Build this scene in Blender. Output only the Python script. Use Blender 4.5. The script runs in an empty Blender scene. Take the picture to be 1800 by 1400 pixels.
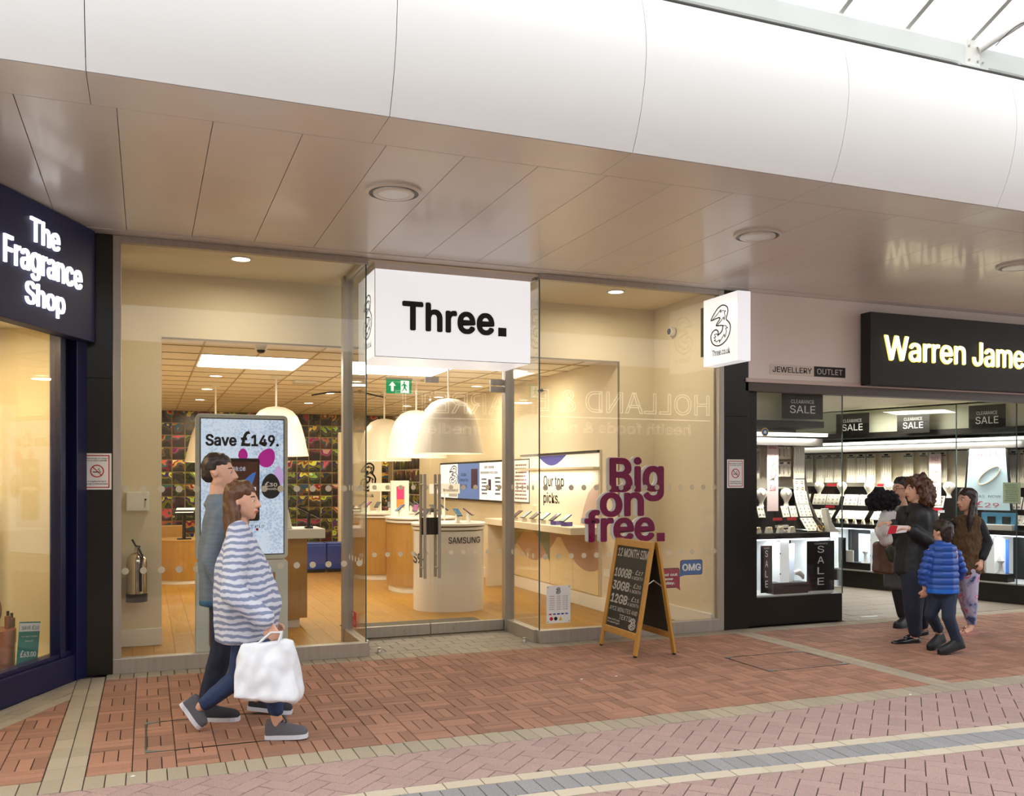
import bpy, bmesh, math, random
from mathutils import Vector, Matrix, noise
random.seed(7)
SC = bpy.context.scene
COL = SC.collection
# ------------------------------------------------------------------ camera, sky, exposure
TH = math.atan((900 - 258) / 1612.0)
SN, CS = math.sin(TH), math.cos(TH)
CAMZ, HOR, FPX = 1.55, 843.0, 1612.0
cd = bpy.data.cameras.new('camera'); cam = bpy.data.objects.new('camera', cd); COL.objects.link(cam)
cam.location = (0, 0, CAMZ); cam.rotation_euler = (math.pi / 2, 0, -TH)
cd.sensor_width = 36; cd.lens = 36 * FPX / 1800; cd.shift_y = (HOR - 700) / 1800; cd.clip_start = 0.05
SC.camera = cam
SC.view_settings.view_transform = 'Standard'; SC.view_settings.look = 'None'
SC.view_settings.gamma = 1; SC.view_settings.use_curve_mapping = False
SC.view_settings.exposure = 0.0
w = bpy.data.worlds.new('overcast_sky'); SC.world = w; w.use_nodes = True
bg = w.node_tree.nodes['Background']; bg.inputs[0].default_value = (0.93, 0.97, 1.0, 1); bg.inputs[1].default_value = 2.9
SC.cycles.max_bounces = 8; SC.cycles.diffuse_bounces = 4; SC.cycles.glossy_bounces = 4
SC.cycles.transparent_max_bounces = 24; SC.cycles.sample_clamp_indirect = 4.0
SC.cycles.caustics_reflective = False; SC.cycles.caustics_refractive = False

def area(loc, size, power, col, rot=(0, 0, 0), size_y=None, shape='SQUARE', spread=180):
    l = bpy.data.lights.new('area_light', 'AREA'); l.energy = power; l.color = col; l.size = size
    l.shape = shape
    if size_y: l.shape = 'RECTANGLE'; l.size_y = size_y
    l.spread = math.radians(spread)
    o = bpy.data.objects.new('area_light', l); COL.objects.link(o); o.location = loc; o.rotation_euler = rot
    return o
WARM = (1.0, 0.84, 0.56); COOL = (0.97, 1.0, 0.93)
# light of the phone shop: ceiling panels, downlights, window downlights
area((1.14, 11.0, 2.88), 1.1, 30, (1, .93, .82)); area((2.94, 11.0, 2.88), 1.1, 30, (1, .93, .82))
for gx in (.85, 2.7, 4.4):
    for gy in (12.75, 14.65, 16.65, 18.5):
        area((gx, gy, 2.87), .3, 15, WARM, shape='DISK')
area((4.35, 10.75, 2.87), .3, 12, WARM, shape='DISK')
area((.77, 8.37, 3.42), .2, 15, (1, .84, .58), shape='DISK'); area((4.5, 8.4, 3.42), .2, 17, (1, .84, .58), shape='DISK')

# ------------------------------------------------------------------ pixel measures to world points
class Frame:
    """a vertical plane: origin (x,y), angle of its local x axis; local -y faces the viewer"""
    def __init__(s, x, y, deg): s.o = Vector((x, y)); s.a = math.radians(deg); s.x = Vector((math.cos(s.a), math.sin(s.a))); s.n = Vector((-s.x.y, s.x.x))
    def pt(s, u, v, off=0):
        r = (u - 900) / FPX; d = Vector((SN + CS * r, CS - SN * r))
        t = (s.o - s.n * off).dot(s.n) / d.dot(s.n)
        return ((d * t - s.o).dot(s.x), CAMZ + (HOR - v) / FPX * t)
    def world(s, lx, ly, z=0): p = s.o + s.x * lx + s.n * ly; return (p.x, p.y, z)
def ground(u, v, z=0):
    d = (CAMZ - z) * FPX / (v - HOR); r = (u - 900) / FPX
    return (d * (SN + CS * r), d * (CS - SN * r))
FAC = Frame(0, 7.96, 0)

# ------------------------------------------------------------------ materials
def lin(h):
    if isinstance(h, str):
        v = [int(h[i:i + 2], 16) / 255 for i in (0, 2, 4)]
    else: v = h
    return tuple(c / 12.92 if c <= .04045 else ((c + .055) / 1.055) ** 2.4 for c in v) + (1,)
MATS = {}
def mat(name, col, rough=.5, metal=0, emit=0, var=0, scale=20, bump=0, bscale=60, rnd=0, spec=.5, coat=0, stretch=None):
    if name in MATS: return MATS[name]
    m = bpy.data.materials.new(name); m.use_nodes = True; MATS[name] = m
    nt = m.node_tree; n = nt.nodes; L = nt.links; b = n['Principled BSDF']
    c = lin(col); b.inputs['Base Color'].default_value = c; b.inputs['Roughness'].default_value = rough
    b.inputs['Metallic'].default_value = metal; b.inputs['Specular IOR Level'].default_value = spec
    if coat: b.inputs['Coat Weight'].default_value = coat; b.inputs['Coat Roughness'].default_value = .08
    src = None
    if var or bump:
        tc = n.new('ShaderNodeTexCoord'); mp = n.new('ShaderNodeMapping'); L.new(tc.outputs['Object'], mp.inputs[0])
        if stretch: mp.inputs['Scale'].default_value = stretch
    if var:
        nz = n.new('ShaderNodeTexNoise'); nz.inputs['Scale'].default_value = scale; nz.inputs['Detail'].default_value = 6
        nz.inputs['Roughness'].default_value = .65
        L.new(mp.outputs[0], nz.inputs['Vector'])
        mr = n.new('ShaderNodeMapRange'); mr.inputs[1].default_value = .3; mr.inputs[2].default_value = .7
        mr.inputs[3].default_value = 1 - var; mr.inputs[4].default_value = 1 + var; L.new(nz.outputs[0], mr.inputs[0]); src = mr.outputs[0]
    if rnd:
        oi = n.new('ShaderNodeObjectInfo'); g = n.new('ShaderNodeNewGeometry')
        ad = n.new('ShaderNodeMath'); ad.operation = 'ADD'; L.new(oi.outputs['Random'], ad.inputs[0]); L.new(g.outputs['Random Per Island'], ad.inputs[1])
        fr = n.new('ShaderNodeMath'); fr.operation = 'FRACT'; L.new(ad.outputs[0], fr.inputs[0])
        m2 = n.new('ShaderNodeMapRange'); m2.inputs[3].default_value = 1 - rnd; m2.inputs[4].default_value = 1 + rnd; L.new(fr.outputs[0], m2.inputs[0])
        if src is None: src = m2.outputs[0]
        else:
            mu = n.new('ShaderNodeMath'); mu.operation = 'MULTIPLY'; L.new(src, mu.inputs[0]); L.new(m2.outputs[0], mu.inputs[1]); src = mu.outputs[0]
    if src is not None:
        vm = n.new('ShaderNodeVectorMath'); vm.operation = 'SCALE'; vm.inputs[0].default_value = c[:3]; L.new(src, vm.inputs['Scale'])
        L.new(vm.outputs[0], b.inputs['Base Color'])
    if bump:
        nb = n.new('ShaderNodeTexNoise'); nb.inputs['Scale'].default_value = bscale; nb.inputs['Detail'].default_value = 4
        L.new(mp.outputs[0], nb.inputs['Vector']); bp = n.new('ShaderNodeBump'); bp.inputs['Strength'].default_value = bump
        bp.inputs['Distance'].default_value = .003; L.new(nb.outputs[0], bp.inputs['Height']); L.new(bp.outputs[0], b.inputs['Normal'])
    if emit:
        b.inputs['Emission Color'].default_value = c; b.inputs['Emission Strength'].default_value = emit
    return m
def glassmat(name, tint=(1, 1, 1), f0=.045, dirt=.0):
    m = bpy.data.materials.new(name); m.use_nodes = True; nt = m.node_tree; n = nt.nodes; L = nt.links
    n.remove(n['Principled BSDF']); out = n['Material Output']
    tr = n.new('ShaderNodeBsdfTransparent'); tr.inputs[0].default_value = tint + (1,)
    gl = n.new('ShaderNodeBsdfGlossy'); gl.inputs['Roughness'].default_value = .0
    lw = n.new('ShaderNodeLayerWeight'); lw.inputs[0].default_value = .5
    pw = n.new('ShaderNodeMath'); pw.operation = 'POWER'; L.new(lw.outputs['Facing'], pw.inputs[0]); pw.inputs[1].default_value = 4.0
    ma = n.new('ShaderNodeMath'); ma.operation = 'MULTIPLY_ADD'; L.new(pw.outputs[0], ma.inputs[0]); ma.inputs[1].default_value = 1 - f0; ma.inputs[2].default_value = f0
    mx = n.new('ShaderNodeMixShader'); L.new(ma.outputs[0], mx.inputs[0]); L.new(tr.outputs[0], mx.inputs[1]); L.new(gl.outputs[0], mx.inputs[2])
    L.new(mx.outputs[0], out.inputs[0]); MATS[name] = m; return m
GLASS = glassmat('clear_shop_glass', (.985, .99, .98), .045)
GEDGE = mat('green_glass_edge', '4c5f5c', .2)
STEEL = mat('brushed_steel', 'b9b2a8', .42, .6, var=.08, scale=30, stretch=(1, 1, .05))
DSTEEL = mat('dark_steel', '4a4742', .35, .8)
CREAM = mat('cream_wall_paint', 'e7dcc3', .65, var=.02, scale=3)
WHITE = mat('white_paint', 'efeee9', .5)
GWHITE = mat('gloss_white_plastic', 'f0efe9', .25)
BLACK = mat('black_plastic', '14130f', .35)
MBLACK = mat('matt_black_board', '191714', .6)
GRANITE = mat('polished_black_granite', '1c1a16', .28, var=.5, scale=140)
NAVY = mat('navy_blue_paint', '1b1c46', .3)
NAVYBOARD = mat('navy_sign_panel', '1a2050', .6)
SOFF = mat('pale_enamel_soffit', 'd9d2cb', .3, var=.03, scale=2.5, coat=.15)
FASC = mat('white_fascia_panel', 'e9e8e6', .5, var=.01, scale=3)
WOOD = mat('oak_floor', 'a0762a', .38, var=.16, scale=6, rnd=.09, stretch=(6, .6, 1))
WOODV = mat('oak_veneer', 'ae843f', .4, var=.12, scale=5, stretch=(6, 6, .5))
PINEW = mat('varnished_pine', 'b9883c', .4, var=.18, scale=8, stretch=(8, 8, .8))
RED_B = mat('red_clay_brick', '966c58', .78, var=.25, scale=110, rnd=.22, bump=.5, bscale=220)
PINK_B = mat('pink_granular_paver', 'a18680', .78, var=.32, scale=130, rnd=.06, bump=.5, bscale=240)
BUFF_B = mat('buff_paver', 'a09380', .78, var=.18, scale=120, rnd=.09, bump=.4, bscale=220)
CRM_B = mat('cream_paver', 'bfb29e', .75, var=.1, scale=200, rnd=.05, bump=.4, bscale=220)
GREY_B = mat('grey_granite_sett', '8a888a', .78, var=.4, scale=130, rnd=.08, bump=.5, bscale=240)
SLAB_B = mat('grey_slab', '978d7f', .7, var=.1, scale=120, rnd=.06, bump=.3, bscale=200)
BED = mat('dark_joint_sand', '4b4038', .95, var=.2, scale=90)
TILE = mat('ceiling_tile_white', 'ece2cd', .8, rnd=.02, bump=.3, bscale=300)
ROD = mat('satin_white_rod', 'efeae0', .4)
LAMPW = mat('white_lamp_shade', 'f4ece0', .35)
LENS = mat('lit_downlight_lens', 'fff3d8', .4, emit=6)
PANEL = mat('lit_ceiling_panel', 'fffdf6', .4, emit=3.2)
LBOX = mat('lit_white_sign_face', 'f4f6fa', .3, emit=.62)
LBOXE = mat('lit_white_sign_edge', 'dde2ea', .3, emit=.35)
MAG = mat('magenta_letter', '8c0c50', .5, spec=.2); WHT = mat('white_print', 'f5f5f2', .5)
INK = mat('black_print', '12110f', .5); REDP = mat('red_print', 'bf1f2e', .5)
CHALK = mat('white_chalk_paint', 'e9e6df', .8); SLATE = mat('dark_chalkboard', '26241f', .6, var=.15, scale=12)

# ------------------------------------------------------------------ mesh helpers
class MB:
    def __init__(s): s.v = []; s.f = []; s.m = []
    def add(s, vs, fs, mi=0):
        o = len(s.v); s.v += [tuple(p) for p in vs]; s.f += [tuple(i + o for i in f) for f in fs]; s.m += [mi] * len(fs); return s
    def box(s, x0, x1, y0, y1, z0, z1, mi=0):
        return s.add([(x0, y0, z0), (x1, y0, z0), (x1, y1, z0), (x0, y1, z0), (x0, y0, z1), (x1, y0, z1), (x1, y1, z1), (x0, y1, z1)],
                     [(0, 3, 2, 1), (4, 5, 6, 7), (0, 1, 5, 4), (1, 2, 6, 5), (2, 3, 7, 6), (3, 0, 4, 7)], mi)
    def poly(s, pts, y0, y1, mi=0):      # prism: outline in the xz plane, between y0 and y1
        n = len(pts)
        A = sum(pts[i][0] * pts[(i + 1) % n][1] - pts[(i + 1) % n][0] * pts[i][1] for i in range(n))
        if A < 0: pts = pts[::-1]
        return s.add([(x, y0, z) for x, z in pts] + [(x, y1, z) for x, z in pts],
                     [tuple(range(n)), tuple(range(2 * n - 1, n - 1, -1))] + [(i, i + n, (i + 1) % n + n, (i + 1) % n) for i in range(n)], mi)
    def plan(s, pts, z0, z1, mi=0):      # prism: outline in plan
        n = len(pts)
        A = sum(pts[i][0] * pts[(i + 1) % n][1] - pts[(i + 1) % n][0] * pts[i][1] for i in range(n))
        if A < 0: pts = pts[::-1]
        return s.add([(x, y, z0) for x, y in pts] + [(x, y, z1) for x, y in pts],
                     [tuple(range(n - 1, -1, -1)), tuple(range(n, 2 * n))] + [(i, (i + 1) % n, (i + 1) % n + n, i + n) for i in range(n)], mi)
    def paver(s, pts, z0, z1, ch=.003, mi=0):
        n = len(pts); cx = sum(p[0] for p in pts) / n; cy = sum(p[1] for p in pts) / n
        A = sum(pts[i][0] * pts[(i + 1) % n][1] - pts[(i + 1) % n][0] * pts[i][1] for i in range(n))
        if A < 0: pts = pts[::-1]
        def ins(p):
            d = math.hypot(p[0] - cx, p[1] - cy) or 1; k = max(0, 1 - ch * 1.4 / d); return (cx + (p[0] - cx) * k, cy + (p[1] - cy) * k)
        q = [ins(p) for p in pts]
        return s.add([(x, y, z0) for x, y in pts] + [(x, y, z1 - ch * .8) for x, y in pts] + [(x, y, z1) for x, y in q],
                     [tuple(range(2 * n, 3 * n))] + [(i, (i + 1) % n, (i + 1) % n + n, i + n) for i in range(n)] +
                     [(i + n, (i + 1) % n + n, (i + 1) % n + 2 * n, i + 2 * n) for i in range(n)], mi)
    def lathe(s, prof, c=(0, 0, 0), n=32, mi=0, sx=1, sy=1, cap=True):
        vs = []; fs = []
        for r, z in prof:
            for k in range(n):
                a = 2 * math.pi * k / n; vs.append((c[0] + r * sx * math.cos(a), c[1] + r * sy * math.sin(a), c[2] + z))
        m = len(prof)
        for i in range(m - 1):
            for k in range(n):
                k2 = (k + 1) % n; fs.append((i * n + k, i * n + k2, (i + 1) * n + k2, (i + 1) * n + k))
        if cap: fs.append(tuple(range(n - 1, -1, -1))); fs.append(tuple((m - 1) * n + k for k in range(n)))
        return s.add(vs, fs, mi)
    def tube(s, pts, r, n=8, mi=0, closed=False):
        P = [Vector(p) for p in pts]; vs = []; fs = []; N = len(P); up = None
        for i, p in enumerate(P):
            if closed: t = (P[(i + 1) % N] - P[i - 1])
            else: t = (P[min(i + 1, N - 1)] - P[max(i - 1, 0)])
            t = t.normalized() if t.length > 1e-9 else Vector((0, 0, 1))
            if up is None: up = Vector((0, 0, 1)) if abs(t.z) < .9 else Vector((1, 0, 0))
            a = t.cross(up); a = a.normalized() if a.length > 1e-6 else t.orthogonal().normalized()
            b = a.cross(t).normalized(); up = b
            rr = r[i] if isinstance(r, (list, tuple)) else r
            for k in range(n):
                w_ = 2 * math.pi * k / n; vs.append(p + (a * math.cos(w_) + b * math.sin(w_)) * rr)
        for i in range(N if closed else N - 1):
            j = (i + 1) % N
            for k in range(n): fs.append((i * n + k, i * n + (k + 1) % n, j * n + (k + 1) % n, j * n + k))
        if not closed: fs.append(tuple(range(n - 1, -1, -1))); fs.append(tuple((N - 1) * n + k for k in range(n)))
        return s.add(vs, fs, mi)
    def cyl(s, c, r, z0, z1, n=24, mi=0): return s.lathe([(r, z0), (r, z1)], (c[0], c[1], 0), n, mi)
    def ycyl(s, x, z, r, y0, y1, n=20, mi=0):
        return s.poly([(x + r * math.cos(2 * math.pi * k / n), z + r * math.sin(2 * math.pi * k / n)) for k in range(n)], y0, y1, mi)
    def build(s, name, mats, parent=None, smooth=False, bevel=0, loc=None, rz=None):
        me = bpy.data.meshes.new(name); me.from_pydata(s.v, [], s.f)
        for m_ in (mats if isinstance(mats, (list, tuple)) else [mats]): me.materials.append(m_)
        if any(s.m): me.polygons.foreach_set('material_index', s.m)
        if smooth:
            me.shade_smooth() if hasattr(me, 'shade_smooth') else None
            try: me.set_sharp_from_angle(angle=math.radians(40))
            except Exception: pass
        me.update()
        return link(name, me, parent, loc, rz, bevel)
def link(name, me, parent=None, loc=None, rz=None, bevel=0):
    o = bpy.data.objects.new(name, me); COL.objects.link(o)
    if parent: o.parent = parent
    if loc: o.location = loc
    if rz is not None: o.rotation_euler = (0, 0, rz)
    if bevel:
        b = o.modifiers.new('bevel', 'BEVEL'); b.width = bevel; b.segments = 2; b.limit_method = 'ANGLE'
    return o
def tag(o, label, cat, group=None, kind=None):
    o['label'] = label; o['category'] = cat
    if group: o['group'] = group
    if kind: o['kind'] = kind
    return o
def thing(name, label, cat, loc=(0, 0, 0), rz=0, group=None):
    o = bpy.data.objects.new(name, None); COL.objects.link(o); o.empty_display_size = .1
    o.location = loc; o.rotation_euler = (0, 0, rz); return tag(o, label, cat, group)
def fthing(fr, name, label, cat, lx=0, off=0, z=0, group=None):
    return thing(name, label, cat, fr.world(lx, -off, z), fr.a, group)
def struct(o): o['kind'] = 'structure'; return o
def ptlabel(o, label): o['label'] = label; return o
def copy_tree(o, parent=None):
    c = o.copy(); COL.objects.link(c)
    if parent: c.parent = parent
    for ch in list(o.children): copy_tree(ch, c)
    return c
ORD = ['first', 'second', 'third', 'fourth', 'fifth', 'sixth', 'seventh', 'eighth', 'ninth', 'tenth', 'eleventh', 'twelfth', 'thirteenth', 'fourteenth', 'fifteenth', 'sixteenth', 'seventeenth', 'eighteenth', 'nineteenth', 'twentieth']
FONT = None
_pc = bpy.data.curves.new('p', 'FONT'); PLAIN = _pc.font
try:                                    # the interface font that ships inside Blender; the built-in one if it is not there
    import os
    fp_ = os.path.join(bpy.utils.system_resource('DATAFILES'), 'fonts', 'Inter.woff2')
    if os.path.exists(fp_): FONT = bpy.data.fonts.load(fp_)
except Exception: FONT = None
_pc = bpy.data.curves.new('p', 'FONT'); PLAIN = _pc.font
def text(parent, s, x0, x1, z0, z1, m, y=-.002, ext=0.0006, bold=0.0, name='lettering', shear=0, outline=0, res=3, space=1.0):
    """lettering fitted into the box x0..x1, z0..z1 of the parent's local xz plane, facing local -y"""
    cu = bpy.data.curves.new('t', 'FONT'); cu.body = s; cu.resolution_u = res; cu.align_x = 'CENTER'; cu.space_character = space; cu.space_line = .85
    if FONT:
        cu.font = FONT
        if '£' in s:                    # the pound sign is taken from the built-in face
            cu.font_bold = bpy.data.fonts.get('Bfont') or PLAIN
            for i_, ch_ in enumerate(s): cu.body_format[i_].use_bold = ch_ == '£'
    cu.shear = shear
    if outline: cu.fill_mode = 'NONE'; cu.bevel_depth = outline; cu.bevel_resolution = 0
    to = bpy.data.objects.new('t', cu); me = bpy.data.meshes.new_from_object(to)
    if bold and not outline:            # embolden: the same letters set again a hair's breadth around themselves
        bm = bmesh.new(); n_ = 8 if bold > .015 else 4
        for k in range(n_):
            a = 2 * math.pi * (k + .5) / n_; nv = len(bm.verts); bm.from_mesh(me); bm.verts.ensure_lookup_table()
            for v in bm.verts[nv:]: v.co.x += bold * (1 + .03 * k) * math.cos(a); v.co.y += bold * (1 - .02 * k) * math.sin(a); v.co.z += .00015 * (k + 1)
        bm.to_mesh(me); bm.free()
    xs = [v.co.x for v in me.vertices]; ys = [v.co.y for v in me.vertices]
    ax, bx, ay, by = min(xs), max(xs), min(ys), max(ys)
    kx = (x1 - x0) / (bx - ax); kz = (z1 - z0) / (by - ay)
    bm = bmesh.new(); bm.from_mesh(me)
    for v in bm.verts: v.co = Vector((x0 + (v.co.x - ax) * kx, y - v.co.z * (kx if outline else 1), z0 + (v.co.y - ay) * kz))
    if not outline and ext > .0007:
        geom = bmesh.ops.extrude_face_region(bm, geom=bm.faces[:])
        for v in [g for g in geom['geom'] if isinstance(g, bmesh.types.BMVert)]: v.co.y += -ext
        bmesh.ops.recalc_face_normals(bm, faces=bm.faces)
    else:
        for f in bm.faces:
            if f.normal.y > 0 and not outline: f.normal_flip()
    bm.to_mesh(me); bm.free(); me.materials.clear(); me.materials.append(m); me.name = name
    bpy.data.objects.remove(to); bpy.data.curves.remove(cu)
    return link(name, me, parent)
def lines(parent, x0, x1, z0, z1, n, m, y=-.0015, name='small_print', frac=.45, seed=1):
    """rows of tiny illegible print"""
    rn = random.Random(seed); b = MB(); h = (z1 - z0) / n
    for i in range(n):
        zc = z1 - h * (i + .5); x = x0 + rn.random() * .12 * (x1 - x0); xe = x1 - rn.random() * .12 * (x1 - x0)
        while x < xe:
            w_ = (.04 + rn.random() * .1) * (x1 - x0); w_ = min(w_, xe - x)
            b.box(x, x + w_, y, y + .0008, zc - h * frac / 2, zc + h * frac / 2); x += w_ + .025 * (x1 - x0)
    return b.build(name, m, parent)
OUT3 = [(250,480),(300,390),(360,310),(430,280),(490,320),(512,380),(505,450),(485,535),(520,590),(545,650),(548,720),(530,810),(490,890),(430,945),(370,963),(310,940),(265,880),(247,800),(255,740),(285,690),(325,675),(355,700),(365,740),(365,770),(400,750),(425,710),(432,670),(430,630),(340,610),(340,580),(380,520),(390,490),(360,478),(270,495)]
FL1 = [(270,490),(340,420),(405,350),(395,395),(430,370),(478,395),(455,412),(468,470),(455,540),(445,490),(400,550),(350,600)]
FL2 = [(430,630),(480,650),(505,690),(478,690),(490,750),(465,840),(455,790),(430,830),(380,905),(385,865),(340,885),(300,855),(320,850),(298,800),(325,800),(305,750),(345,750),(360,795)]
def logo(parent, x0, x1, z0, z1, m, y=-.004, th=.011):
    def cv(p): return (x0 + (p[0] - 247) / 301 * (x1 - x0), y, z1 - (p[1] - 280) / 683 * (z1 - z0))
    P = [Vector(cv(p)) for p in OUT3]; Q = []
    N = len(P)
    for i in range(N):
        a, b_, c, d = P[i - 1], P[i], P[(i + 1) % N], P[(i + 2) % N]
        for t in (0, .33, .66): Q.append(.5 * ((2 * b_) + (c - a) * t + (2 * a - 5 * b_ + 4 * c - d) * t * t + (3 * b_ - a - 3 * c + d) * t ** 3))
    g = MB(); k = min((x1 - x0) / .3, (z1 - z0) / .42)
    def ribbon(pts, wd, closed):
        n = len(pts)
        for i in range(n if closed else n - 1):
            p, q = pts[i], pts[(i + 1) % n]; d = (q - p)
            if d.length < 1e-6: continue
            d = d.normalized(); s_ = Vector((-d.z, 0, d.x)) * wd / 2; e = d * wd * .35
            vs = [p - s_ - e, q - s_ + e, q + s_ + e, p + s_ - e]
            g.add([(v.x, y, v.z) for v in vs] + [(v.x, y + .002, v.z) for v in vs], [(0, 1, 2, 3), (7, 6, 5, 4), (0, 4, 5, 1), (1, 5, 6, 2), (2, 6, 7, 3), (3, 7, 4, 0)])
    ribbon(Q, th * k, True); ribbon([Vector(cv(p)) for p in FL1], th * .6 * k, False); ribbon([Vector(cv(p)) for p in FL2], th * .6 * k, False)
    return g.build('numeral_logo', m, parent)

# ------------------------------------------------------------------ paving
def clip(poly, hp):
    out = poly
    for (a, b, c) in hp:              # keep a*x+b*y>=c
        res = []
        for i in range(len(out)):
            p, q = out[i - 1], out[i]; dp = a * p[0] + b * p[1] - c; dq = a * q[0] + b * q[1] - c
            if dq >= 0:
                if dp < 0: t = dp / (dp - dq); res.append((p[0] + (q[0] - p[0]) * t, p[1] + (q[1] - p[1]) * t))
                res.append(q)
            elif dp >= 0: t = dp / (dp - dq); res.append((p[0] + (q[0] - p[0]) * t, p[1] + (q[1] - p[1]) * t))
        out = res
        if len(out) < 3: return []
    return out
def parea(p): return abs(sum(p[i][0] * p[(i + 1) % len(p)][1] - p[(i + 1) % len(p)][0] * p[i][1] for i in range(len(p)))) / 2
def inview(x, y, z=0):
    d = x * SN + y * CS; l = x * CS - y * SN
    if d < .5: return None
    u = 900 + FPX * l / d; v = HOR - FPX * (z - CAMZ) / d
    return (u, v, d) if -40 < u < 1840 and -60 < v < 1440 else None
def pave(floorname, name, bricks, m, hp, z1=0.0, z0=-.03, gap=.0035, limit=295, base=None, jit=.0012, ch=.003):
    """bricks: (cx,cy,w,l,rot). whole bricks share one mesh; the ~300 that show largest are parts, the rest one part"""
    root = base; cache = {}; items = []
    for (cx, cy, w_, l_, a) in bricks:
        ca, sa = math.cos(a), math.sin(a); hw, hl = w_ / 2 - gap / 2, l_ / 2 - gap / 2
        pts = [(cx + x * ca - y * sa, cy + x * sa + y * ca) for x, y in ((-hw, -hl), (hw, -hl), (hw, hl), (-hw, hl))]
        q = clip(pts, hp)
        if not q or parea(q) < .03 * w_ * l_: continue
        iv = inview(cx, cy, z1)
        whole = abs(parea(q) - parea(pts)) < 1e-7
        items.append((iv[2] if iv else 99 + cy, cx, cy, w_, l_, a, q, whole, iv))
    items.sort(key=lambda t: t[0]); k = 0; rest = MB(); nrest = 0
    for it in items:
        d, cx, cy, w_, l_, a, q, whole, iv = it; dz = random.uniform(-jit, jit)
        if k < limit and iv:
            if whole:
                key = (round(w_, 4), round(l_, 4))
                if key not in cache:
                    hw, hl = w_ / 2 - gap / 2, l_ / 2 - gap / 2
                    b = MB(); b.paver([(-hw, -hl), (hw, -hl), (hw, hl), (-hw, hl)], z0, z1, ch)
                    me = bpy.data.meshes.new(name); me.from_pydata(b.v, [], b.f); me.materials.append(m); cache[key] = me
                o = link(name, cache[key], root, (cx, cy, dz), a)
            else:
                b = MB(); b.paver([(x - cx, y - cy) for x, y in q], z0, z1, ch); o = b.build(name, m, root, loc=(cx, cy, dz))
            k += 1
        else:
            rest.paver(q, z0 + dz, z1 + dz, ch); nrest += 1
    if nrest:
        r_ = rest.build(name, m, root); r_['kind'] = 'stuff'
    return root

# ================================================================== SETTING
# ---- paving beds (dark joint sand) and their pavers
def ybend(x):
    P = [(-6, 4.40), (0, 4.48), (1.17, 4.49), (2.1, 4.46), (2.71, 4.43), (3.52, 4.36), (5.2, 4.23), (7, 4.08), (14, 3.4)]
    for (a, b), (c, d) in zip(P, P[1:]):
        if x <= c: return b + (d - b) * (x - a) / (c - a)
    return 3.4
def yslope(x): return (ybend(x + .15) - ybend(x - .15)) / .3
def bed(name, x0, x1, y0, y1, z=-.009): return struct(MB().box(x0, x1, y0, y1, -.25, z).build(name, BED))
WN = Vector((.897, -.4416)); WA = Vector((-.477, 7.94))      # the perfume shop's canted front: normal and corner
wd = WN.dot(WA)
bred = bed('floor', -3, 12, 5.15, 8.6, -.013)
bmid = bed('floor', -3, 12, 3.2, 5.15)
bfro = bed('floor', -3, 12, -1, 3.2)
struct(MB().box(-12, 20, -9, -1, -.25, 0).build('floor', mat('far_red_paving', 'b08377', .8, var=.15, scale=60)))
struct(MB().box(10.45, 24, 5.16, 8.0, -.2, -.002).build('floor', mat('far_red_paving', 'b08377'))); struct(MB().box(7.75, 24, -1, 5.04, -.2, -.002).build('floor', mat('far_pink_paving', 'a18680', .8, var=.2, scale=100)))
struct(MB().box(12, 24, 8.0, 8.4, 0, 3.6).build('wall_front', mat('far_shop_wall', '6d645c', .7)))
# red basket weave, 225 x 75 bricks
def basket(x0, x1, y0, y1):
    out = []; p = .225; i0 = int((x1 - x0) / p) + 1; j0 = int((y1 - y0) / p) + 1
    for i in range(i0):
        for j in range(j0):
            bx, by = x0 + (i + .5) * p, y0 + (j + .5) * p
            for k in (-1, 0, 1):
                if (i + j) % 2: out.append((bx + k * .075, by, .075, p, 0))
                else: out.append((bx, by + k * .075, .075, p, math.pi / 2))
    return out
def box_hp(x0, x1, y0, y1): return [(1, 0, x0), (-1, 0, -x1), (0, 1, y0), (0, -1, -y1)]
RB = []
holes = [(-.01, .83, 5.58, 6.3)]
pave(bred, 'red_brick', basket(-.298, 5.5, 5.262, 7.74), RED_B, box_hp(-.298, 5.498, 5.262, 7.738), gap=.005, base=bred)
bredr = bed('floor', 5.60, 12, 5.15, 7.75, -.0088)
bredl = bed('floor', -3, -.4, 5.15, 7.97, -.0088)
pave(bredr, 'red_brick', basket(5.702, 10.4, 5.262, 7.75), RED_B, box_hp(5.702, 10.4, 5.262, 7.74), gap=.005, base=bredr, limit=120)
pave(bredl, 'red_brick', [(-b_[0] - 1.0, b_[1], b_[2], b_[3], b_[4]) for b_ in basket(-.498, 1.3, 5.262, 7.6)], RED_B,
     [(-1, 0, .502), (0, 1, 5.262), (WN.x, WN.y, wd + .33)], gap=.005, base=bredl)
buff = [(-.45, 5.26 + .1 + .2 * k, .1, .2, 0) for k in range(13)] + [(-.35, 5.26 + .1 + .2 * k, .1, .2, 0) for k in range(13)]
pave(bred, 'buff_paver', buff, BUFF_B, [(0, 1, 5.262), (WN.x, WN.y, wd + .02)], gap=.005, base=bred)
pave(bred, 'buff_paver', [(5.55, 5.36 + .2 * k, .1, .2, 0) for k in range(13)] + [(5.65, 5.36 + .2 * k, .1, .2, 0) for k in range(13)], BUFF_B, box_hp(5.5, 5.7, 5.262, 7.74), gap=.005, base=bred)
pave(bred, 'buff_paver', [(-.245 + .1 * k, 7.845, .1, .2, 0) for k in range(105)], BUFF_B, box_hp(-.298, 10.2, 7.745, 7.94), gap=.005, base=bred, limit=110)
ang = math.atan2(.4416, -.897) + math.pi / 2
edge = []
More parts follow.
